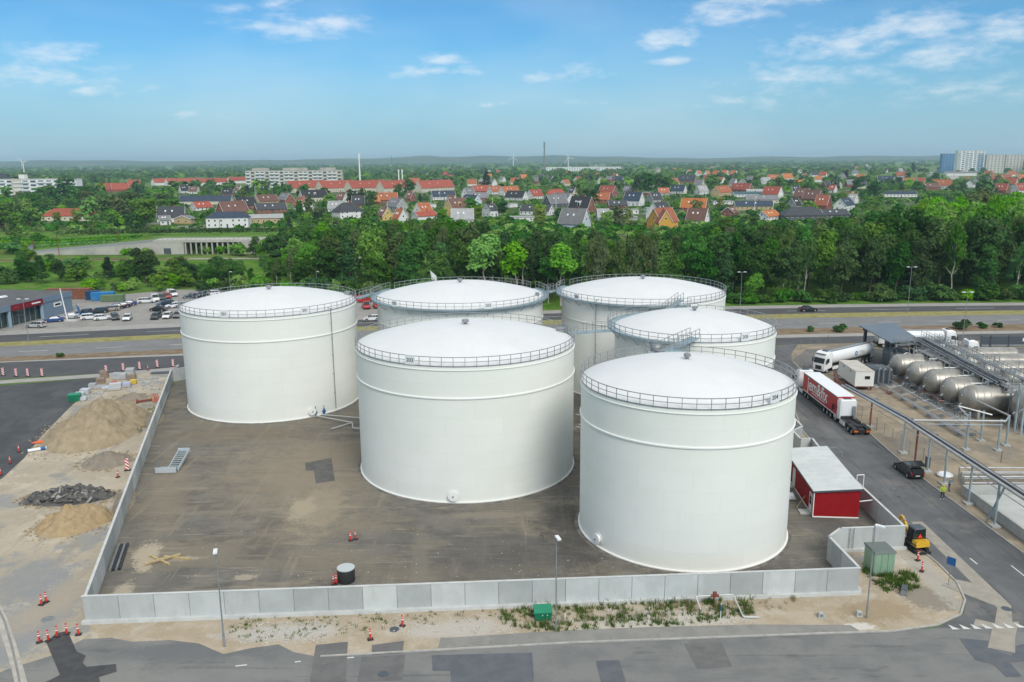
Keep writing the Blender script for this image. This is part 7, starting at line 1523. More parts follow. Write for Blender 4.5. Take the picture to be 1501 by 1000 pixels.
def house(loc, L, D, eave, rise, th, wall, roof, hip=False, detail=2, trim=True, dormer=False, name='house', cat='house'):
    t = bpy.data.objects.new(name, None); col.objects.link(t); t.location = loc; t.rotation_euler = (0, 0, th); t['category'] = cat
    hx, hy = L/2, D/2; w = MB()
    if hip or rise < .3:
        w.bx(-hx, hx, -hy, hy, 0, eave)
    else:
        w.add([(-hx, -hy, 0), (hx, -hy, 0), (hx, hy, 0), (-hx, hy, 0), (-hx, -hy, eave), (hx, -hy, eave), (hx, hy, eave), (-hx, hy, eave), (-hx, 0, eave+rise-.08), (hx, 0, eave+rise-.08)],
              [(0, 1, 5, 4), (2, 3, 7, 6), (1, 2, 6, 9, 5), (3, 0, 4, 8, 7), (4, 5, 9, 8), (6, 7, 8, 9)])
    w.build('wall', MW[wall], t, 0)
    r_ = MB(); o = .45; dz = o*rise/hy if hy else 0
    if rise < .3:
        r_.bx(-hx-.3, hx+.3, -hy-.3, hy+.3, eave, eave+.3)
    elif hip:
        k = min(hx*.95, hy*.9)
        r_.add([(-hx-o, -hy-o, eave-.1), (hx+o, -hy-o, eave-.1), (hx+o, hy+o, eave-.1), (-hx-o, hy+o, eave-.1), (-hx+k, 0, eave+rise), (hx-k, 0, eave+rise)], [(0, 1, 5, 4), (2, 3, 4, 5), (1, 2, 5), (3, 0, 4), (0, 3, 2, 1)])
    else:
        for s in (-1, 1):
            a = [(-hx-.35, s*(hy+o), eave-dz), (hx+.35, s*(hy+o), eave-dz), (hx+.35, 0, eave+rise), (-hx-.35, 0, eave+rise)]
            b = [(x, y, z+.22) for x, y, z in a]
            r_.add(a+b, [(0, 1, 2, 3), (7, 6, 5, 4), (0, 4, 5, 1), (1, 5, 6, 2), (2, 6, 7, 3), (3, 7, 4, 0)])
    ro = r_.build('roof', MR[roof], t, 0)
    if detail:
        if trim and not hip and rise > .3:
            for e in (-1, 1):
                b = MB()
                for s in (-1, 1):
                    x = e*(hx+.38); b.add([(x-.06, s*(hy+o), eave-dz-.12), (x+.06, s*(hy+o), eave-dz-.12), (x+.06, 0, eave+rise-.12), (x-.06, 0, eave+rise-.12), (x-.06, s*(hy+o), eave-dz+.26), (x+.06, s*(hy+o), eave-dz+.26), (x+.06, 0, eave+rise+.26), (x-.06, 0, eave+rise+.26)], [(0, 3, 2, 1), (4, 5, 6, 7), (0, 1, 5, 4), (1, 2, 6, 5), (2, 3, 7, 6), (3, 0, 4, 7)])
                b.build('bargeboard', m_white_trim, t, 0)
        if rise > .3: put('chimney', chim_me, ro, (hx*.3, .2, eave+rise-.5))
    if detail > 1:
        n = max(2, int(L/3.2))
        for i in range(n):
            x = -hx+L*(i+.5)/n
            if i == n//2: put('door', door_me, t, (x, -hy-.03, 0)); continue
            wi = put('window', win_me, t, (x, -hy-.03, min(1.6, eave*.55))); put('pane', pane_me, wi)
            if eave > 4.6: wi = put('window', win_me, t, (x, -hy-.03, 4.2)); put('pane', pane_me, wi)
        for e in (-1, 1):
            for (y, z) in ((-D*.22, 1.5), (D*.22, 1.5)) + (((0, eave+rise*.3),) if rise > 2.5 and not hip else ()):
                wi = put('window', win_me, t, (e*(hx+.03), y, z), R(90)); put('pane', pane_me, wi)
        if rise > 2.5 and not hip:
            for i in range(2):
                q = .45; s = put('skylight', sky_me, ro, (-hx*.4+hx*.5*i, -hy*q, eave+rise*(1-q)+.25)); s.rotation_euler = (math.atan2(rise, hy), 0, 0)
        if dormer:
            d = MB().bx(-1.1, 1.1, -hy*.8, -hy*.2, eave+.3, eave+rise*.62).build('dormer', MW['white'] if wall != 'yellow' else MW[wall], ro, 0)
            MB().bx(-.8, .8, -hy*.8-.06, -hy*.8, eave+.7, eave+rise*.5).build('dormer_window', m_glass, t, 0)
    HOUSES.append((t, wall, roof, cat)); return t
def hp(x0, x1, base, th, wall, roof, eave=2.9, rise=4.2, D=8.0, **k):
    cat_ = k.get('cat', 'house'); D *= 1.1 if cat_ == 'house' else 1.0
    th = math.copysign(min(52, abs(th)*1.45), th) if 10 < abs(th) < 50 else th
    p = at((x0+x1)/2, base); d = p.y; w = (x1-x0)*d/FPX; a = R(th)
    L = max(6.0, (w-D*abs(math.sin(a)))/max(.35, abs(math.cos(a))))
    L = min(L, 60)
    q = D/2*abs(math.cos(a))+L/2*abs(math.sin(a))*.6
    if rise > 1 and cat_ == 'house': eave *= 1.12; rise *= 1.3
    HPX.append((x0, x1, base, d)); return house((p.x, p.y+q, 0), L, D, eave, rise, a, wall, roof, **k)
hp(228, 268, 326, 10, 'white', 'charcoal', 3, 5); hp(254, 284, 328, 75, 'tan', 'grey', 2.6, 1.6, 11); hp(300, 362, 334, 8, 'white', 'navy', 5.2, 2.6, 9, hip=True)
hp(315, 357, 317, 35, 'brick', 'brown', 2.6, 5.6, 9); hp(340, 372, 307, 35, 'brick', 'black', 3.2, 4.5, 8); hp(371, 403, 301, 38, 'tan', 'brown', 3.2, 4.2, 8); hp(262, 337, 300, 2, 'cream', 'navy', 3, 3.4, 11, detail=1)
hp(277, 306, 309, 35, 'white', 'red', 2.4, 3.2); hp(370, 416, 313, 22, 'brick', 'charcoal', 2.8, 3.2); hp(360, 412, 328, 12, 'tan', 'pale grey', 3, 1.6, 10); hp(60, 136, 324, 3, 'cream', 'red', 3, 3.6, 12, hip=True); hp(227, 247, 330, 20, 'white', 'grey', 2.6, 2.0)
for x0, x1 in ((416, 466), (463, 510), (504, 556), (551, 603), (607, 657)): hp(x0, x1+6, 282, 40, 'cream', 'red', 5.6, 8.6, 14, name='terrace_block', cat='terrace')
for x0, x1 in ((221, 245), (234, 290), (278, 330), (330, 372), (372, 402)): hp(x0, x1, 272 - (3 if x0 > 300 else 0), 38, 'white', 'red', 5.0, 6.5, 12, name='terrace_block', cat='terrace', detail=1)
hp(140, 166, 282, 10, 'brick', 'red', 3.5, 6, 10, detail=1); hp(160, 185, 282, 20, 'brick', 'red', 3.5, 6, 10, detail=1); hp(184, 204, 276, 20, 'brick', 'red', 4, 6, 10, detail=1)
hp(437, 476, 296, 30, 'cream', 'black', 4.0, 5.0, 8, dormer=True); hp(402, 431, 298, -55, 'brick', 'grey', 3, 4.5); hp(425, 459, 308, -38, 'white', 'rust', 3, 5, 9); hp(484, 529, 321, 30, 'white', 'charcoal', 4.2, 4.4, 10, hip=True)
hp(548, 582, 299, 5, 'brick', 'orange', 3.5, 4.5); hp(538, 556, 301, 20, 'brick', 'bright orange', 3, 4); hp(563, 597, 309, -48, 'grey', 'grey', 3, 4.5, 9); hp(604, 634, 319, 40, 'white', 'orange', 3, 4.8, 8); hp(602, 640, 323, 25, 'white', 'red', 2.4, 2, 8, detail=1)
hp(631, 667, 293, 12, 'white', 'navy', 3, 4); hp(676, 697, 290, 42, 'white', 'grey', 3.2, 5); hp(691, 717, 284, 12, 'brick', 'red', 3, 4.6); hp(714, 736, 285, 30, 'white', 'orange', 3, 4.6); hp(731, 762, 286, 32, 'white', 'orange', 3, 4.6); hp(685, 716, 295, 18, 'brick', 'grey', 2.8, 3.6); hp(675, 706, 301, -42, 'blue', 'navy', 3, 4)
hp(650, 687, 316, 32, 'yellow', 'brown', 4.4, 5.2, 8.5, dormer=True); hp(706, 730, 318, 30, 'white', 'charcoal', 4, 3, 8); hp(747, 783, 325, 0, 'white', 'pale grey', 2.8, .2, 8); hp(762, 813, 316, -18, 'white', 'charcoal', 2.9, 2.8, 9); hp(740, 774, 294, -25, 'white', 'black', 3, 4.2); hp(771, 797, 292, 38, 'white', 'red', 3, 4.4)
hp(796, 834, 304, 25, 'dark', 'grey', 2.8, 5.4, 10); hp(808, 843, 301, -40, 'white', 'grey', 3.4, 4.8, 9); hp(801, 830, 289, 3, 'brick', 'red', 3, 3.6, 9, hip=True); hp(834, 873, 314, -25, 'brick', 'black', 3.6, 6.2, 9.5, dormer=True); hp(819, 868, 339, -22, 'blue', 'grey', 3.6, 6.0, 10); hp(866, 896, 298, -12, 'brick', 'orange', 3, 4.4); hp(879, 906, 288, -35, 'brick', 'red', 3.4, 5.4)
hp(883, 936, 314, 0, 'white', 'pale grey', 2.9, .2, 9); hp(892, 920, 307, 5, 'brick', 'charcoal', 2.8, 2.6); hp(915, 946, 302, -25, 'white', 'navy', 4.2, 5.0, 8.5); hp(984, 1008, 284, -25, 'white', 'navy', 3, 4.6); hp(951, 997, 337, 24, 'ochre', 'rust', 4.0, 5.4, 10); hp(948, 991, 321, 42, 'white', 'charcoal', 3.4, 5, 9); hp(1000, 1041, 311, -18, 'brick', 'bright orange', 3, 4.8, 9)
og = hp(962, 986, 338, 100, 'ochre', 'rust', 4.2, 4.6, 7)
hp(1043, 1079, 288, 40, 'tan', 'orange', 4, 4.6); hp(996, 1022, 268, -25, 'brick', 'charcoal', 3.5, 6); hp(980, 998, 272, 35, 'white', 'orange', 3.5, 5); hp(1076, 1104, 282, -45, 'brick', 'red', 3, 5); hp(1122, 1149, 290, -42, 'white', 'red', 3.4, 5.2); hp(1096, 1124, 285, -10, 'grey', 'pale grey', 2.8, 1.6, 9); hp(1077, 1126, 289, -3, 'white', 'teal', 2.8, 1.4, 9)
hp(1096, 1142, 298, -3, 'cream', 'grey', 2.8, 2.6, 10); hp(1079, 1134, 308, -4, 'tan', 'navy', 2.8, 2.6, 9); hp(1167, 1191, 293, -40, 'brick', 'brown', 3, 5.4); hp(1181, 1208, 297, -40, 'brick', 'brown', 3, 5.6); hp(1197, 1222, 308, -30, 'brick', 'rust', 3.4, 5.4); hp(1223, 1264, 309, 38, 'white', 'navy', 3.6, 3.6, 8); hp(1149, 1211, 324, 2, 'dark', 'charcoal', 3, 3.8, 12, hip=True); hp(1207, 1245, 322, 2, 'dark', 'charcoal', 2.8, 2.2, 10)
hp(1125, 1145, 266, 10, 'white', 'orange', 4, 5); hp(1143, 1168, 265, 30, 'white', 'bright orange', 4, 6); hp(1112, 1137, 270, 35, 'white', 'pale grey', 3.4, 4.6); hp(1373, 1399, 277, -38, 'white', 'orange', 4, 5); hp(1463, 1482, 284, -40, 'brick', 'red', 3.4, 5); hp(1486, 1512, 284, 20, 'white', 'red', 3.4, 5); hp(1454, 1487, 252, -30, 'white', 'orange', 5, 7, 12); hp(1388, 1432, 258, -3, 'white', 'grey', 5, 2.5, 14, detail=1); hp(1349, 1378, 279, -5, 'brick', 'brown', 3, 3.5)
hp(1290, 1312, 268, -20, 'white', 'navy', 3.4, 4.8); hp(1316, 1332, 261, -35, 'white', 'orange', 4, 5); hp(1325, 1342, 270, 5, 'white', 'red', 3.4, 4); hp(1455, 1484, 266, -10, 'brick', 'rust', 4, 4.5); hp(1489, 1512, 266, 15, 'white', 'orange', 4, 5); hp(1393, 1407, 251, 0, 'white', 'orange', 4, 5); hp(1410, 1427, 252, 0, 'white', 'red', 4, 5); hp(1430, 1452, 268, 10, 'white', 'charcoal', 3, 4)
hp(1110, 1150, 324, 30, 'white', 'bright orange', 2.6, 2.4); hp(1045, 1075, 300, 3, 'white', 'pale grey', 2.6, .2, 8); hp(1060, 1085, 318, 35, 'brick', 'brown', 2.6, 2.6); hp(1295, 1345, 289, -5, 'white', 'navy', 2.8, 1.6, 10)
hr = random.Random(21)
for i in range(6): hp(1006+i*13, 1017+i*13, 257+hr.uniform(-1, 2), hr.choice((-35, 35)), 'white', 'bright orange', 4, 6, 9, detail=1)
hq = random.Random(77); kk = 0
while kk < 78:
    base = 281+hq.random()*50; px = hq.uniform(560, 1255) if hq.random() < .82 else hq.uniform(225, 560); kk += .12
    d = at(px, base).y; w = hq.uniform(8, 15)/d*FPX
    if any(x0-w*.55 < px < x1+w*.55 and abs(base-b) < 9 for x0, x1, b, dd in HPX) or (px > 1040 and base > 312) or (px < 560 and base > 318): continue
    flat = hq.random() < .3
    hp(px-w/2, px+w/2, base, hq.choice((-30, -22, -5, 4, 20, 30)), hq.choices(['white', 'brick', 'cream', 'yellow', 'grey'], [6, 3, 2, 1, 1])[0], hq.choices(['red', 'orange', 'charcoal', 'grey', 'brown', 'black', 'navy', 'pale grey'], [2, 1.5, 4, 3, 3, 3, 2, 2])[0] if not flat else 'pale grey', 2.9, .2 if flat else hq.uniform(3.6, 5), 8, detail=2 if not flat else 1); kk += .88
N_HAND = len(HOUSES)
def clash(px, base, w):
    return any(x0-w*.5 < px < x1+w*.5 and abs(base-b) < 5 for x0, x1, b, d in HPX)
k = 0
while k < 105:
    base = 243+hr.random()**.8*34; px = hr.uniform(590, 1500) if hr.random() < .9 else hr.uniform(150, 600)
    if px < 600 and base > 262: continue
    d = at(px, base).y; w = hr.uniform(11, 17)/d*FPX
    if clash(px, base, w): k += .2; continue
    roof = hr.choices(['orange', 'red', 'bright orange', 'brown', 'charcoal', 'grey', 'navy', 'pale grey'], [4, 3, 2, 3, 4, 3, 2, 2])[0]
    hp(px-w/2, px+w/2, base, hr.choice((-40, -25, -12, 5, 15, 30, 42)), hr.choices(['white', 'brick', 'cream', 'grey'], [6, 3, 2, 1])[0], roof, hr.uniform(3, 4.2), hr.uniform(3.6, 5.6), 8.5, detail=0 if base < 262 else 1); k += 1
# white flagpoles and chimney
for i, (px, base, top) in enumerate([(355, 300, 285), (375, 299, 270), (444, 316, 288), (447, 316, 282), (568, 309, 292), (632, 303, 283), (645, 293, 276), (722, 302, 290), (793, 317, 297), (815, 306, 285), (1034, 303, 275), (1106, 309, 291), (1133, 309, 297), (376, 290, 266)]):
    p = at(px, base); h = CAMZ-(top-235)/FPX*p.y*1.02; t = thing('garden_flagpole', 'white garden flagpole among the houses, %s from the left' % nth(sorted([355, 375, 444, 447, 568, 632, 645, 722, 793, 815, 1034, 1106, 1133, 376]).index(px)), 'flagpole', (p.x, p.y, 0), 0, 'white garden flagpoles')
    MB().tube((0, 0, 0), (0, 0, max(7, h)), .16, 6, .1).build('pole', m_trim, t); MB().tube((0, 0, max(7, h)), (0, 0, max(7, h)+.3), .22, 6).build('finial', m_trim, t)
# ------------------------------------------------------------------ blocks of flats
m_flatw = mat('white render', (.76, .77, .76), (.7, .71, .7), .1, rough=.8); m_flatc = mat('cream render', (.56, .53, .44), (.5, .47, .39), .1, rough=.85); m_bluep = mat('blue balcony panel', (.10, .24, .42), rough=.6); m_flatb = mat('beige panel render', (.55, .53, .47), (.5, .48, .43), .1, rough=.85)
m_winb = mat('blue grey window band', (.05, .085, .11), rough=.2, spec=.6)
def block(label, px0, px1, d, storeys, wall, th=0.0, sh_=2.9, cols=10, balc=True, depth=12, base=0.0, panel=None, ztop=None):
    a, b = at(px0, 500), at(px1, 500)
    x0 = a.x/a.y*d; x1 = b.x/b.y*d; L = abs(x1-x0); H = (ztop if ztop else storeys*sh_+1)
    t = thing('apartment_block', label, 'apartment block', ((x0+x1)/2, d, base), R(th), 'blocks of flats beyond the houses')
    MB().bx(-L/2, L/2, 0, depth, 0, H).build('wall', wall, t, 0); MB().bx(-L/2-.2, L/2+.2, -.3, depth+.2, H, H+.5).build('roof', m_oldc, t, 0)
    sh2 = H/(storeys+.15); cw = L/cols
    ww = .33 if balc else .2; wm = MB().bx(-cw*ww, cw*ww, -.12, .02, -sh2*.27*(1 if balc else .8), sh2*.24*(1 if balc else .8)).mesh('window', m_winb, 0); bm = MB().bx(-cw*.46, cw*.46, -1.5, -.0, -sh2*.45, -sh2*.06).mesh('balcony', panel or m_flatw, 0)
    for s in range(storeys):
        z = sh2*(s+.55)
        for c in range(cols):
            x = -L/2+cw*(c+.5); put('window', wm, t, (x, 0, z))
            if balc and c % 3 != 1: put('balcony', bm, t, (x, 0, z))
    return t
ap = block('long white block of flats at far left behind big trees', -40, 142, 930, 5, m_flatw, -3, cols=16, ztop=21)
MB().bx(-2, 9, -1.0, 10, 0, 21.5).build('stair_tower', m_flatc, ap, 0); MB().bx(5.5, 12, 2, 8, 21.5, 26).build('lift_housing', m_flatw, ap, 0); MB().bx(-28, -9, 3, 9, 22, 27).build('plant_room', m_dgrey, ap, 0)
ap2 = block('cream block of flats behind the orange terrace roofs', 378, 513, 1250, 5, m_flatc, 0, cols=20, ztop=25)
for x0, x1 in ((-62, -38), (-16, 20), (40, 62)): MB().bx(x0, x1, 2, 9, 25.3, 29).build('roof_storey', m_oldc, ap2, 0)
block('dark blue glass tower left of the white tower', 1354, 1376, 2050, 9, m_bluep, 0, cols=5, balc=False, ztop=46)
ap3 = block('white tower block with blue balconies at far right', 1374, 1414, 1980, 11, m_flatw, 6, cols=7, ztop=52)
for s in range(10): MB().bx(18, 30, -1.8, -.1, 4.5*s+1, 4.5*s+2.8).build('blue_balcony', m_bluep, ap3, 0)
block('beige tower block right of the white tower, left half', 1416, 1441, 2000, 10, m_flatb, 0, cols=5, balc=False, ztop=42); block('beige tower block right of the white tower, right half', 1443, 1467, 2050, 10, m_flatb, 0, cols=5, balc=False, ztop=42); block('beige tower block cut by the right edge of the photo', 1481, 1512, 2000, 10, m_flatb, 0, cols=6, balc=False, ztop=44)
block('long low white industrial hall near the horizon', 800, 905, 2900, 2, m_flatw, 0, cols=30, balc=False, ztop=13, depth=40)
# turbines, chimney, mast
def turbine(label, px, d, hub, blade, a0):
    q = at(px, 500); x = q.x/q.y*d; t = thing('wind_turbine', label, 'wind turbine', (x, d, 0), 0, 'wind turbines on the horizon')
    MB().tube((0, 0, 0), (0, 0, hub), 2.2, 12, 1.2).build('tower', m_trim, t); MB().bx(-1.8, 1.8, -3, 6, hub-1.5, hub+2).build('nacelle', m_trim, t, 0)
    for i in range(3):
        a = R(a0+120*i); MB().tube((0, -3.5, hub), (blade*math.sin(a), -3.5, hub+blade*math.cos(a)), 1.5, 6, .4).build('blade', m_trim, t)
turbine('white wind turbine at far left on the horizon', 68, 3000, 42, 24, 75); turbine('white wind turbine left of the tall mast', 754, 3600, 48, 26, 5); turbine('white wind turbine right of the tall mast', 831, 3500, 46, 26, 100)
def pole(name, label, cat, px, d, h, r0, r1, m_):
    q = at(px, 500); t = thing(name, label, cat, (q.x/q.y*d, d, 0)); MB().tube((0, 0, 0), (0, 0, h), r0, 12, r1).build('shaft', m_, t); MB().tube((0, 0, h*.8), (0, 0, h), r1*1.5, 10).build('head', m_galvd if cat == 'mast' else m_, t)
pole('factory_chimney', 'thin white chimney rising behind the orange terrace roofs', 'chimney', 538.5, 1350, 50, 1.5, .9, m_trim); pole('radio_mast', 'tall grey radio mast with thick head on the horizon', 'mast', 797.5, 2600, 92, 2.4, 1.8, m_galvd); pole('radio_mast', 'thin dark radio mast right of the white chimney', 'mast', 584, 3300, 58, 1.2, .8, m_galvd)
for l, px in (('short white chimney far behind the terraces, left of two', 593), ('short white chimney far behind the terraces, right of two', 598)): pole('factory_chimney', l, 'chimney', px, 1400, 24, 1.2, .9, m_trim)
# ------------------------------------------------------------------ garden trees, far woods, hills
gr = random.Random(33)
def garden(px, base, h, kind, leaf, wide=1.0, nm='garden_tree'):
    p = at(px, base); tree(nm, kind, leaf, (p.x, p.y, 0), h, wide, low=True, zone='the suburb', group='trees among the houses')
for px, base, h, kind, leaf, wd in [(100, 298, 27, 'broad', 'dark', 1.25), (78, 305, 18, 'broad', 'dark', 1.3), (50, 312, 17, 'broad', 'mid', 1.2), (128, 306, 20, 'broad', 'dark', 1.1), (15, 312, 13, 'broad', 'mid', 1.3), (11, 298, 13, 'conifer', 'purple', 1.6), (175, 330, 19, 'birch' if False else 'broad', 'grey', 1.2), (190, 328, 17, 'broad', 'mid', 1.2), (210, 328, 20, 'conifer', 'blue', 1.1), (148, 320, 18, 'tall', 'grey', 1.2), (165, 262, 15, 'broad', 'mid', 1.4), (713, 278, 30, 'conifer', 'conifer', 1.1), (1337, 255, 30, 'conifer', 'conifer', 1.2), (600, 290, 20, 'broad', 'dark', 1.2), (585, 292, 16, 'broad', 'dark', 1.2),
                                    (400, 274, 17, 'broad', 'dark', 1.2), (425, 272, 17, 'broad', 'dark', 1.2), (935, 285, 22, 'broad', 'dark', 1.1), (950, 285, 24, 'broad', 'dark', 1.1), (965, 284, 22, 'broad', 'mid', 1.1), (975, 286, 20, 'broad', 'dark', 1.1), (455, 322, 17, 'tall', 'grey', 1.3), (440, 322, 15, 'tall', 'mid', 1.2), (530, 300, 15, 'broad', 'dark', 1.2), (515, 300, 14, 'broad', 'dark', 1.2), (545, 305, 15, 'broad', 'mid', 1.2),
                                    (790, 330, 12, 'broad', 'lime', 1.2), (905, 335, 13, 'broad', 'grey', 1.3), (920, 334, 11, 'broad', 'lime', 1.2), (890, 338, 11, 'broad', 'bright', 1.2), (700, 325, 10, 'broad', 'lime', 1.2), (690, 318, 14, 'broad', 'mid', 1.2), (1020, 322, 13, 'broad', 'mid', 1.2), (85, 328, 8, 'broad', 'lime', 1.2), (870, 300, 14, 'broad', 'dark', 1.2), (858, 296, 13, 'broad', 'dark', 1.2), (1330, 268, 16, 'broad', 'dark', 1.2), (1370, 268, 16, 'broad', 'dark', 1.2), (1440, 272, 15, 'broad', 'mid', 1.3), (1240, 262, 16, 'broad', 'purple', 1.2), (1255, 285, 17, 'broad', 'dark', 1.3), (1280, 290, 17, 'broad', 'dark', 1.3), (1265, 275, 16, 'broad', 'dark', 1.3), (1225, 280, 15, 'broad', 'dark', 1.3), (1160, 278, 13, 'broad', 'dark', 1.3), (1140, 275, 12, 'broad', 'dark', 1.3)]:
    garden(px, base, h, kind, leaf, wd)
k = 0; tries = 0
while k < 235 and tries < 6000:
    tries += 1
    base = 262+gr.random()**1.1*78; px = gr.uniform(-10, 1510)
    if px > 1260 and base > 300: continue
    d = at(px, base).y
    hgt = gr.uniform(6, 11.5) if px > 420 else gr.uniform(10, 19)
    w = hgt*.5*FPX/d; hpx = hgt*FPX/d
    bad = False
    for x0, x1, b, dd in HPX:
        if x0-w*.3 < px < x1+w*.3:
            if -2 < base-b < hpx*.9 and gr.random() < .95: bad = True; break
            if -8 < base-b <= 0: bad = True; break
    if bad: continue
    u = gr.random(); leaf = gr.choices(['dark', 'mid', 'bright', 'grey', 'lime', 'purple'], [3, 5, 3, 1.2, .8, .3])[0]; kind = 'broad' if u < .72 else 'tall' if u < .92 else 'conifer'
    if kind == 'conifer': leaf = 'conifer'
    garden(px, base, hgt, kind, leaf, gr.uniform(1.15, 1.6)); k += 1
# low garden hedges and bushes: nobody could count them
def canopy(name, pts, tag_, leaf, nper, size, seed):
    rg_ = np.random.default_rng(seed); Vs = []; n = 0
    P = np.repeat(np.array([p[:3] for p in pts]), nper, 0); S = np.repeat(np.array([p[3] for p in pts]), nper); Hh = np.repeat(np.array([p[4] for p in pts]), nper); n = len(P)
    d = rg_.normal(size=(n, 3)); d /= np.linalg.norm(d, axis=1)[:, None]; d[:, 2] = np.abs(d[:, 2])
    lump = rg_.uniform(.75, 1.1, n)
    C = P+np.stack([d[:, 0]*S*lump, d[:, 1]*S*lump, Hh*(.25+.75*d[:, 2]*lump)], 1)
    N = d+rg_.normal(0, .45, (n, 3)); N[:, 2] += .3; N /= np.linalg.norm(N, axis=1)[:, None]; T = np.cross(N, rg_.normal(size=(n, 3))); T /= np.linalg.norm(T, axis=1)[:, None]; B = np.cross(N, T); s = (S*size*rg_.uniform(.6, 1.3, n))[:, None]
    V = np.stack([C-T*s, C-B*s*.75, C+T*s, C+B*s*.75], 1).reshape(-1, 3)
    me = bpy.data.meshes.new(name); me.from_pydata(V.tolist(), [], np.arange(4*n).reshape(-1, 4).tolist()); me.materials.append(LF[leaf]); me.update()
    return stuff(put(name, me), tag_, 'trees')
bush = {'mid': [], 'dark': [], 'bright': []}
for i in range(4200):
    base = 258+gr.random()*80; px = gr.uniform(-20, 1520)
    if px > 1260 and base > 305: continue
    p = at(px, base); s = gr.uniform(1.2, 3.2)
    if any(x0-2 < px < x1+2 and -6 < base-b < 2.5 for x0, x1, b, dd in HPX): continue
    bush[gr.choice(('mid', 'mid', 'dark', 'bright'))].append((p.x, p.y, 0, s, s*gr.uniform(.7, 1.1)))
for i in range(420):
    px, base = gr.uniform(480, 1300), gr.uniform(330, 352); p = at(px, base); s = gr.uniform(2, 4)
    bush[gr.choice(('mid', 'mid', 'dark', 'bright'))].append((p.x, p.y, 0, s, s*gr.uniform(.7, 1.15)))
for lf, pts in bush.items(): canopy('garden_shrubbery', pts, {'mid': 'green garden shrubbery between the houses', 'dark': 'dark garden shrubbery between the houses', 'bright': 'bright green garden shrubbery between the houses'}[lf], lf, 26, .5, 5)
gw = {'mid': [], 'dark': [], 'bright': []}
for i in range(2200):
    base = 252+gr.random()**1.3*84; px = gr.uniform(-20, 1520)
    if px > 1290 and base > 300: continue
    p = at(px, base); s = gr.uniform(3.0, 5.5); h = gr.uniform(5, 9.5); hpx = h*FPX/p.y; wpx = s*FPX/p.y
    if any(x0-wpx*.6 < px < x1+wpx*.6 and (-7 < base-b < hpx*.95) for x0, x1, b, dd in HPX): continue
    if 560 < px < 1250 and base > 280 and gr.random() < .6: continue
    gw[gr.choices(('mid', 'dark', 'bright'), (5, 3, 1.6))[0]].append((p.x, p.y, 0, s, h))
for lf, pts in gw.items(): canopy('garden_woodland', pts, {'mid': 'green tree mass between the houses', 'dark': 'dark tree mass between the houses', 'bright': 'bright green tree mass between the houses'}[lf], lf, 90, .24, 15)
far = {'dark': [], 'mid': [], 'grey': [], 'bright': []}
fr_ = random.Random(44)
for i in range(4200):
    d = 880*math.exp(fr_.random()**.85*2.2); x = fr_.uniform(-.70, .70)*d; px, py = pj((x, d, 0))
    if d < 1500 and px > 560 and fr_.random() < .55: continue
    if d < 2600 and px > 700 and fr_.random() < .25: continue
    q = mnoise.noise(Vector((x*.0016, d*.0011, 3.3)))
    if q < -.12 and fr_.random() < .8: continue
    s = fr_.uniform(5, 9)*(1+max(0, d-1500)/2600); h = fr_.uniform(7, 13)*(1.15 if px < 600 and d < 2000 else 1.0)*(1+max(0, d-4000)/14000)
    if any(x0-1 < px < x1+1 and -1 < py-b < 9 for x0, x1, b, dd in HPX if dd < d*1.05 and dd > 850 and d < dd): continue
    far[fr_.choices(('dark', 'mid', 'grey', 'bright'), (5, 4, 1, .7))[0]].append((x, d, 0, s, h))
for lf, pts in far.items(): canopy('distant_woodland', pts, {'dark': 'dark distant woodland toward the horizon', 'mid': 'green distant woodland toward the horizon', 'grey': 'grey green distant woodland toward the horizon', 'bright': 'bright green distant copses toward the horizon'}[lf], lf, 30, .55, 8)
m_hill = mat('wooded hills', (.04, .075, .03), (.075, .115, .045), .004, rough=.95, layers=[((.18, .19, .08), .0022, .55, .62, .7), ((.03, .055, .025), .01, .5, .7, .5)], spec=.05)
mb = MB(); xs = list(range(-9000, 9001, 150)); rows = [(7200, 0), (8200, .55), (9200, 1.0), (11000, 1.0), (12500, .3)]
V = []
for x in xs:
    hgt = 62+46*mnoise.noise(Vector((x*.00035, 1.7, 0)))+16*mnoise.noise(Vector((x*.0016, 4.7, 0)))+6*mnoise.noise(Vector((x*.006, 9.7, 0)))
    for j, (y, s_) in enumerate(rows): V.append((x*(y/9200), y, max(0, hgt*s_*(1+.25*mnoise.noise(Vector((x*.002, y*.001, 2)))))-1))
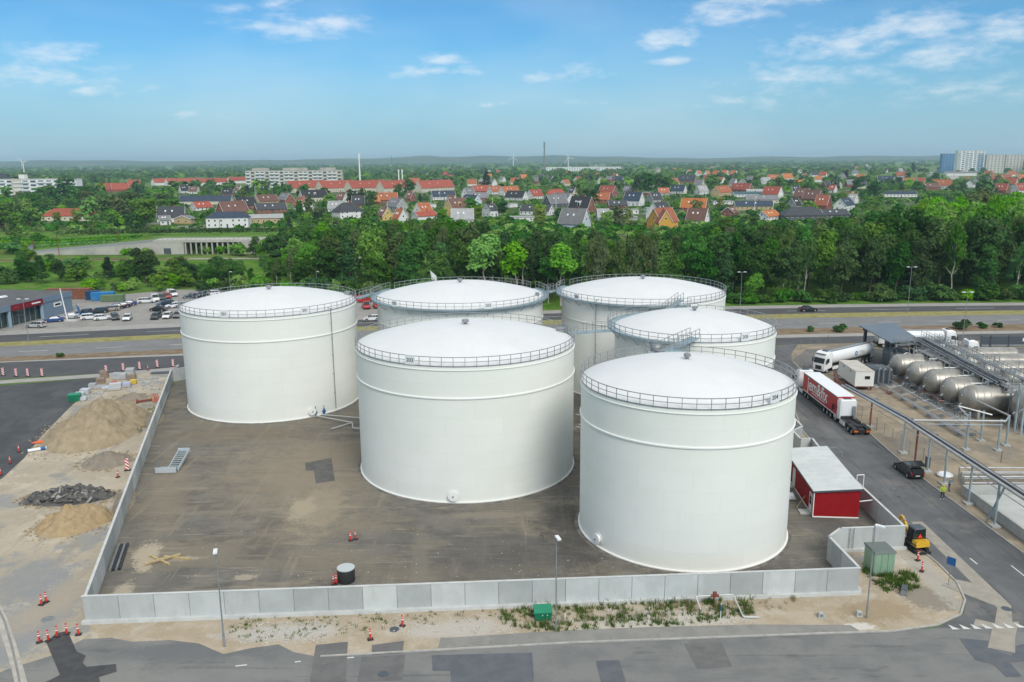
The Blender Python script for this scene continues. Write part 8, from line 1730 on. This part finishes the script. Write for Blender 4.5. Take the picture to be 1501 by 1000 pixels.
n = len(rows); mb.add(V, [(i*n+j, (i+1)*n+j, (i+1)*n+j+1, i*n+j+1) for i in range(len(xs)-1) for j in range(n-1)]); struct(mb.build('hills', m_hill, None, 60))
# ------------------------------------------------------------------ labels that single out each tree and house
def rank(items, keyf, fmt):
    gp = {}
    for it in items: gp.setdefault(keyf(it), []).append(it)
    for k_, L in gp.items():
        L.sort(key=lambda it: pj(it[0].location)[0])
        for i, it in enumerate(L):
            lab = fmt(it, i, len(L)); it[0]['label'] = lab; LABELS.setdefault(lab, []).append(it[0].name)
bpy.context.view_layer.update()
KINDW = {'broad': 'broad', 'tall': 'slender', 'birch': 'airy', 'lolly': 'thin-stemmed', 'conifer': 'pointed', 'shrub': 'bushy'}
rank(PLACED, lambda it: (it[2], it[3], it[4], it[5]), lambda it, i, n: ('%s %s %s in %s, %s such from left' % (KINDW[it[2]], COLW[it[3]], it[5], it[4].replace('the suburb', 'suburb'), nth(i))) if n > 1 else '%s %s %s in %s, only one such' % (KINDW[it[2]], COLW[it[3]], it[5], it[4].replace('the suburb', 'suburb')))
rank(HOUSES, lambda it: (it[1], it[2], it[3]), lambda it, i, n: '%s %s with %s roof in the suburb, %s such from the left' % (it[1] if it[1] != 'dark' else 'dark walled', it[3], it[2], nth(i)) if n > 1 else '%s %s with %s roof, the only such one in the suburb' % (it[1], it[3], it[2]))
for t, wl_c, rf_c, ct in HOUSES: t['group'] = 'houses of the suburb'
# ------------------------------------------------------------------ air
hz = MB().bx(-15000, 15000, -200, 15500, -1.5, 112).build('haze', [], None, 0); stuff(hz)
vm = bpy.data.materials.new('haze air'); vm.use_nodes = True; nt = vm.node_tree; nt.nodes.clear()
pv_ = nt.nodes.new('ShaderNodeVolumePrincipled'); pv_.inputs['Color'].default_value = (.64, .88, 1.0, 1); pv_.inputs['Density'].default_value = 0.0001; pv_.inputs['Anisotropy'].default_value = .1
mo = nt.nodes.new('ShaderNodeOutputMaterial'); nt.links.new(pv_.outputs[0], mo.inputs['Volume']); hz.data.materials.append(vm)
bad = {k_: v for k_, v in LABELS.items() if len(v) > 1}
if bad: print('DUPLICATE LABELS', list(bad.items())[:12])
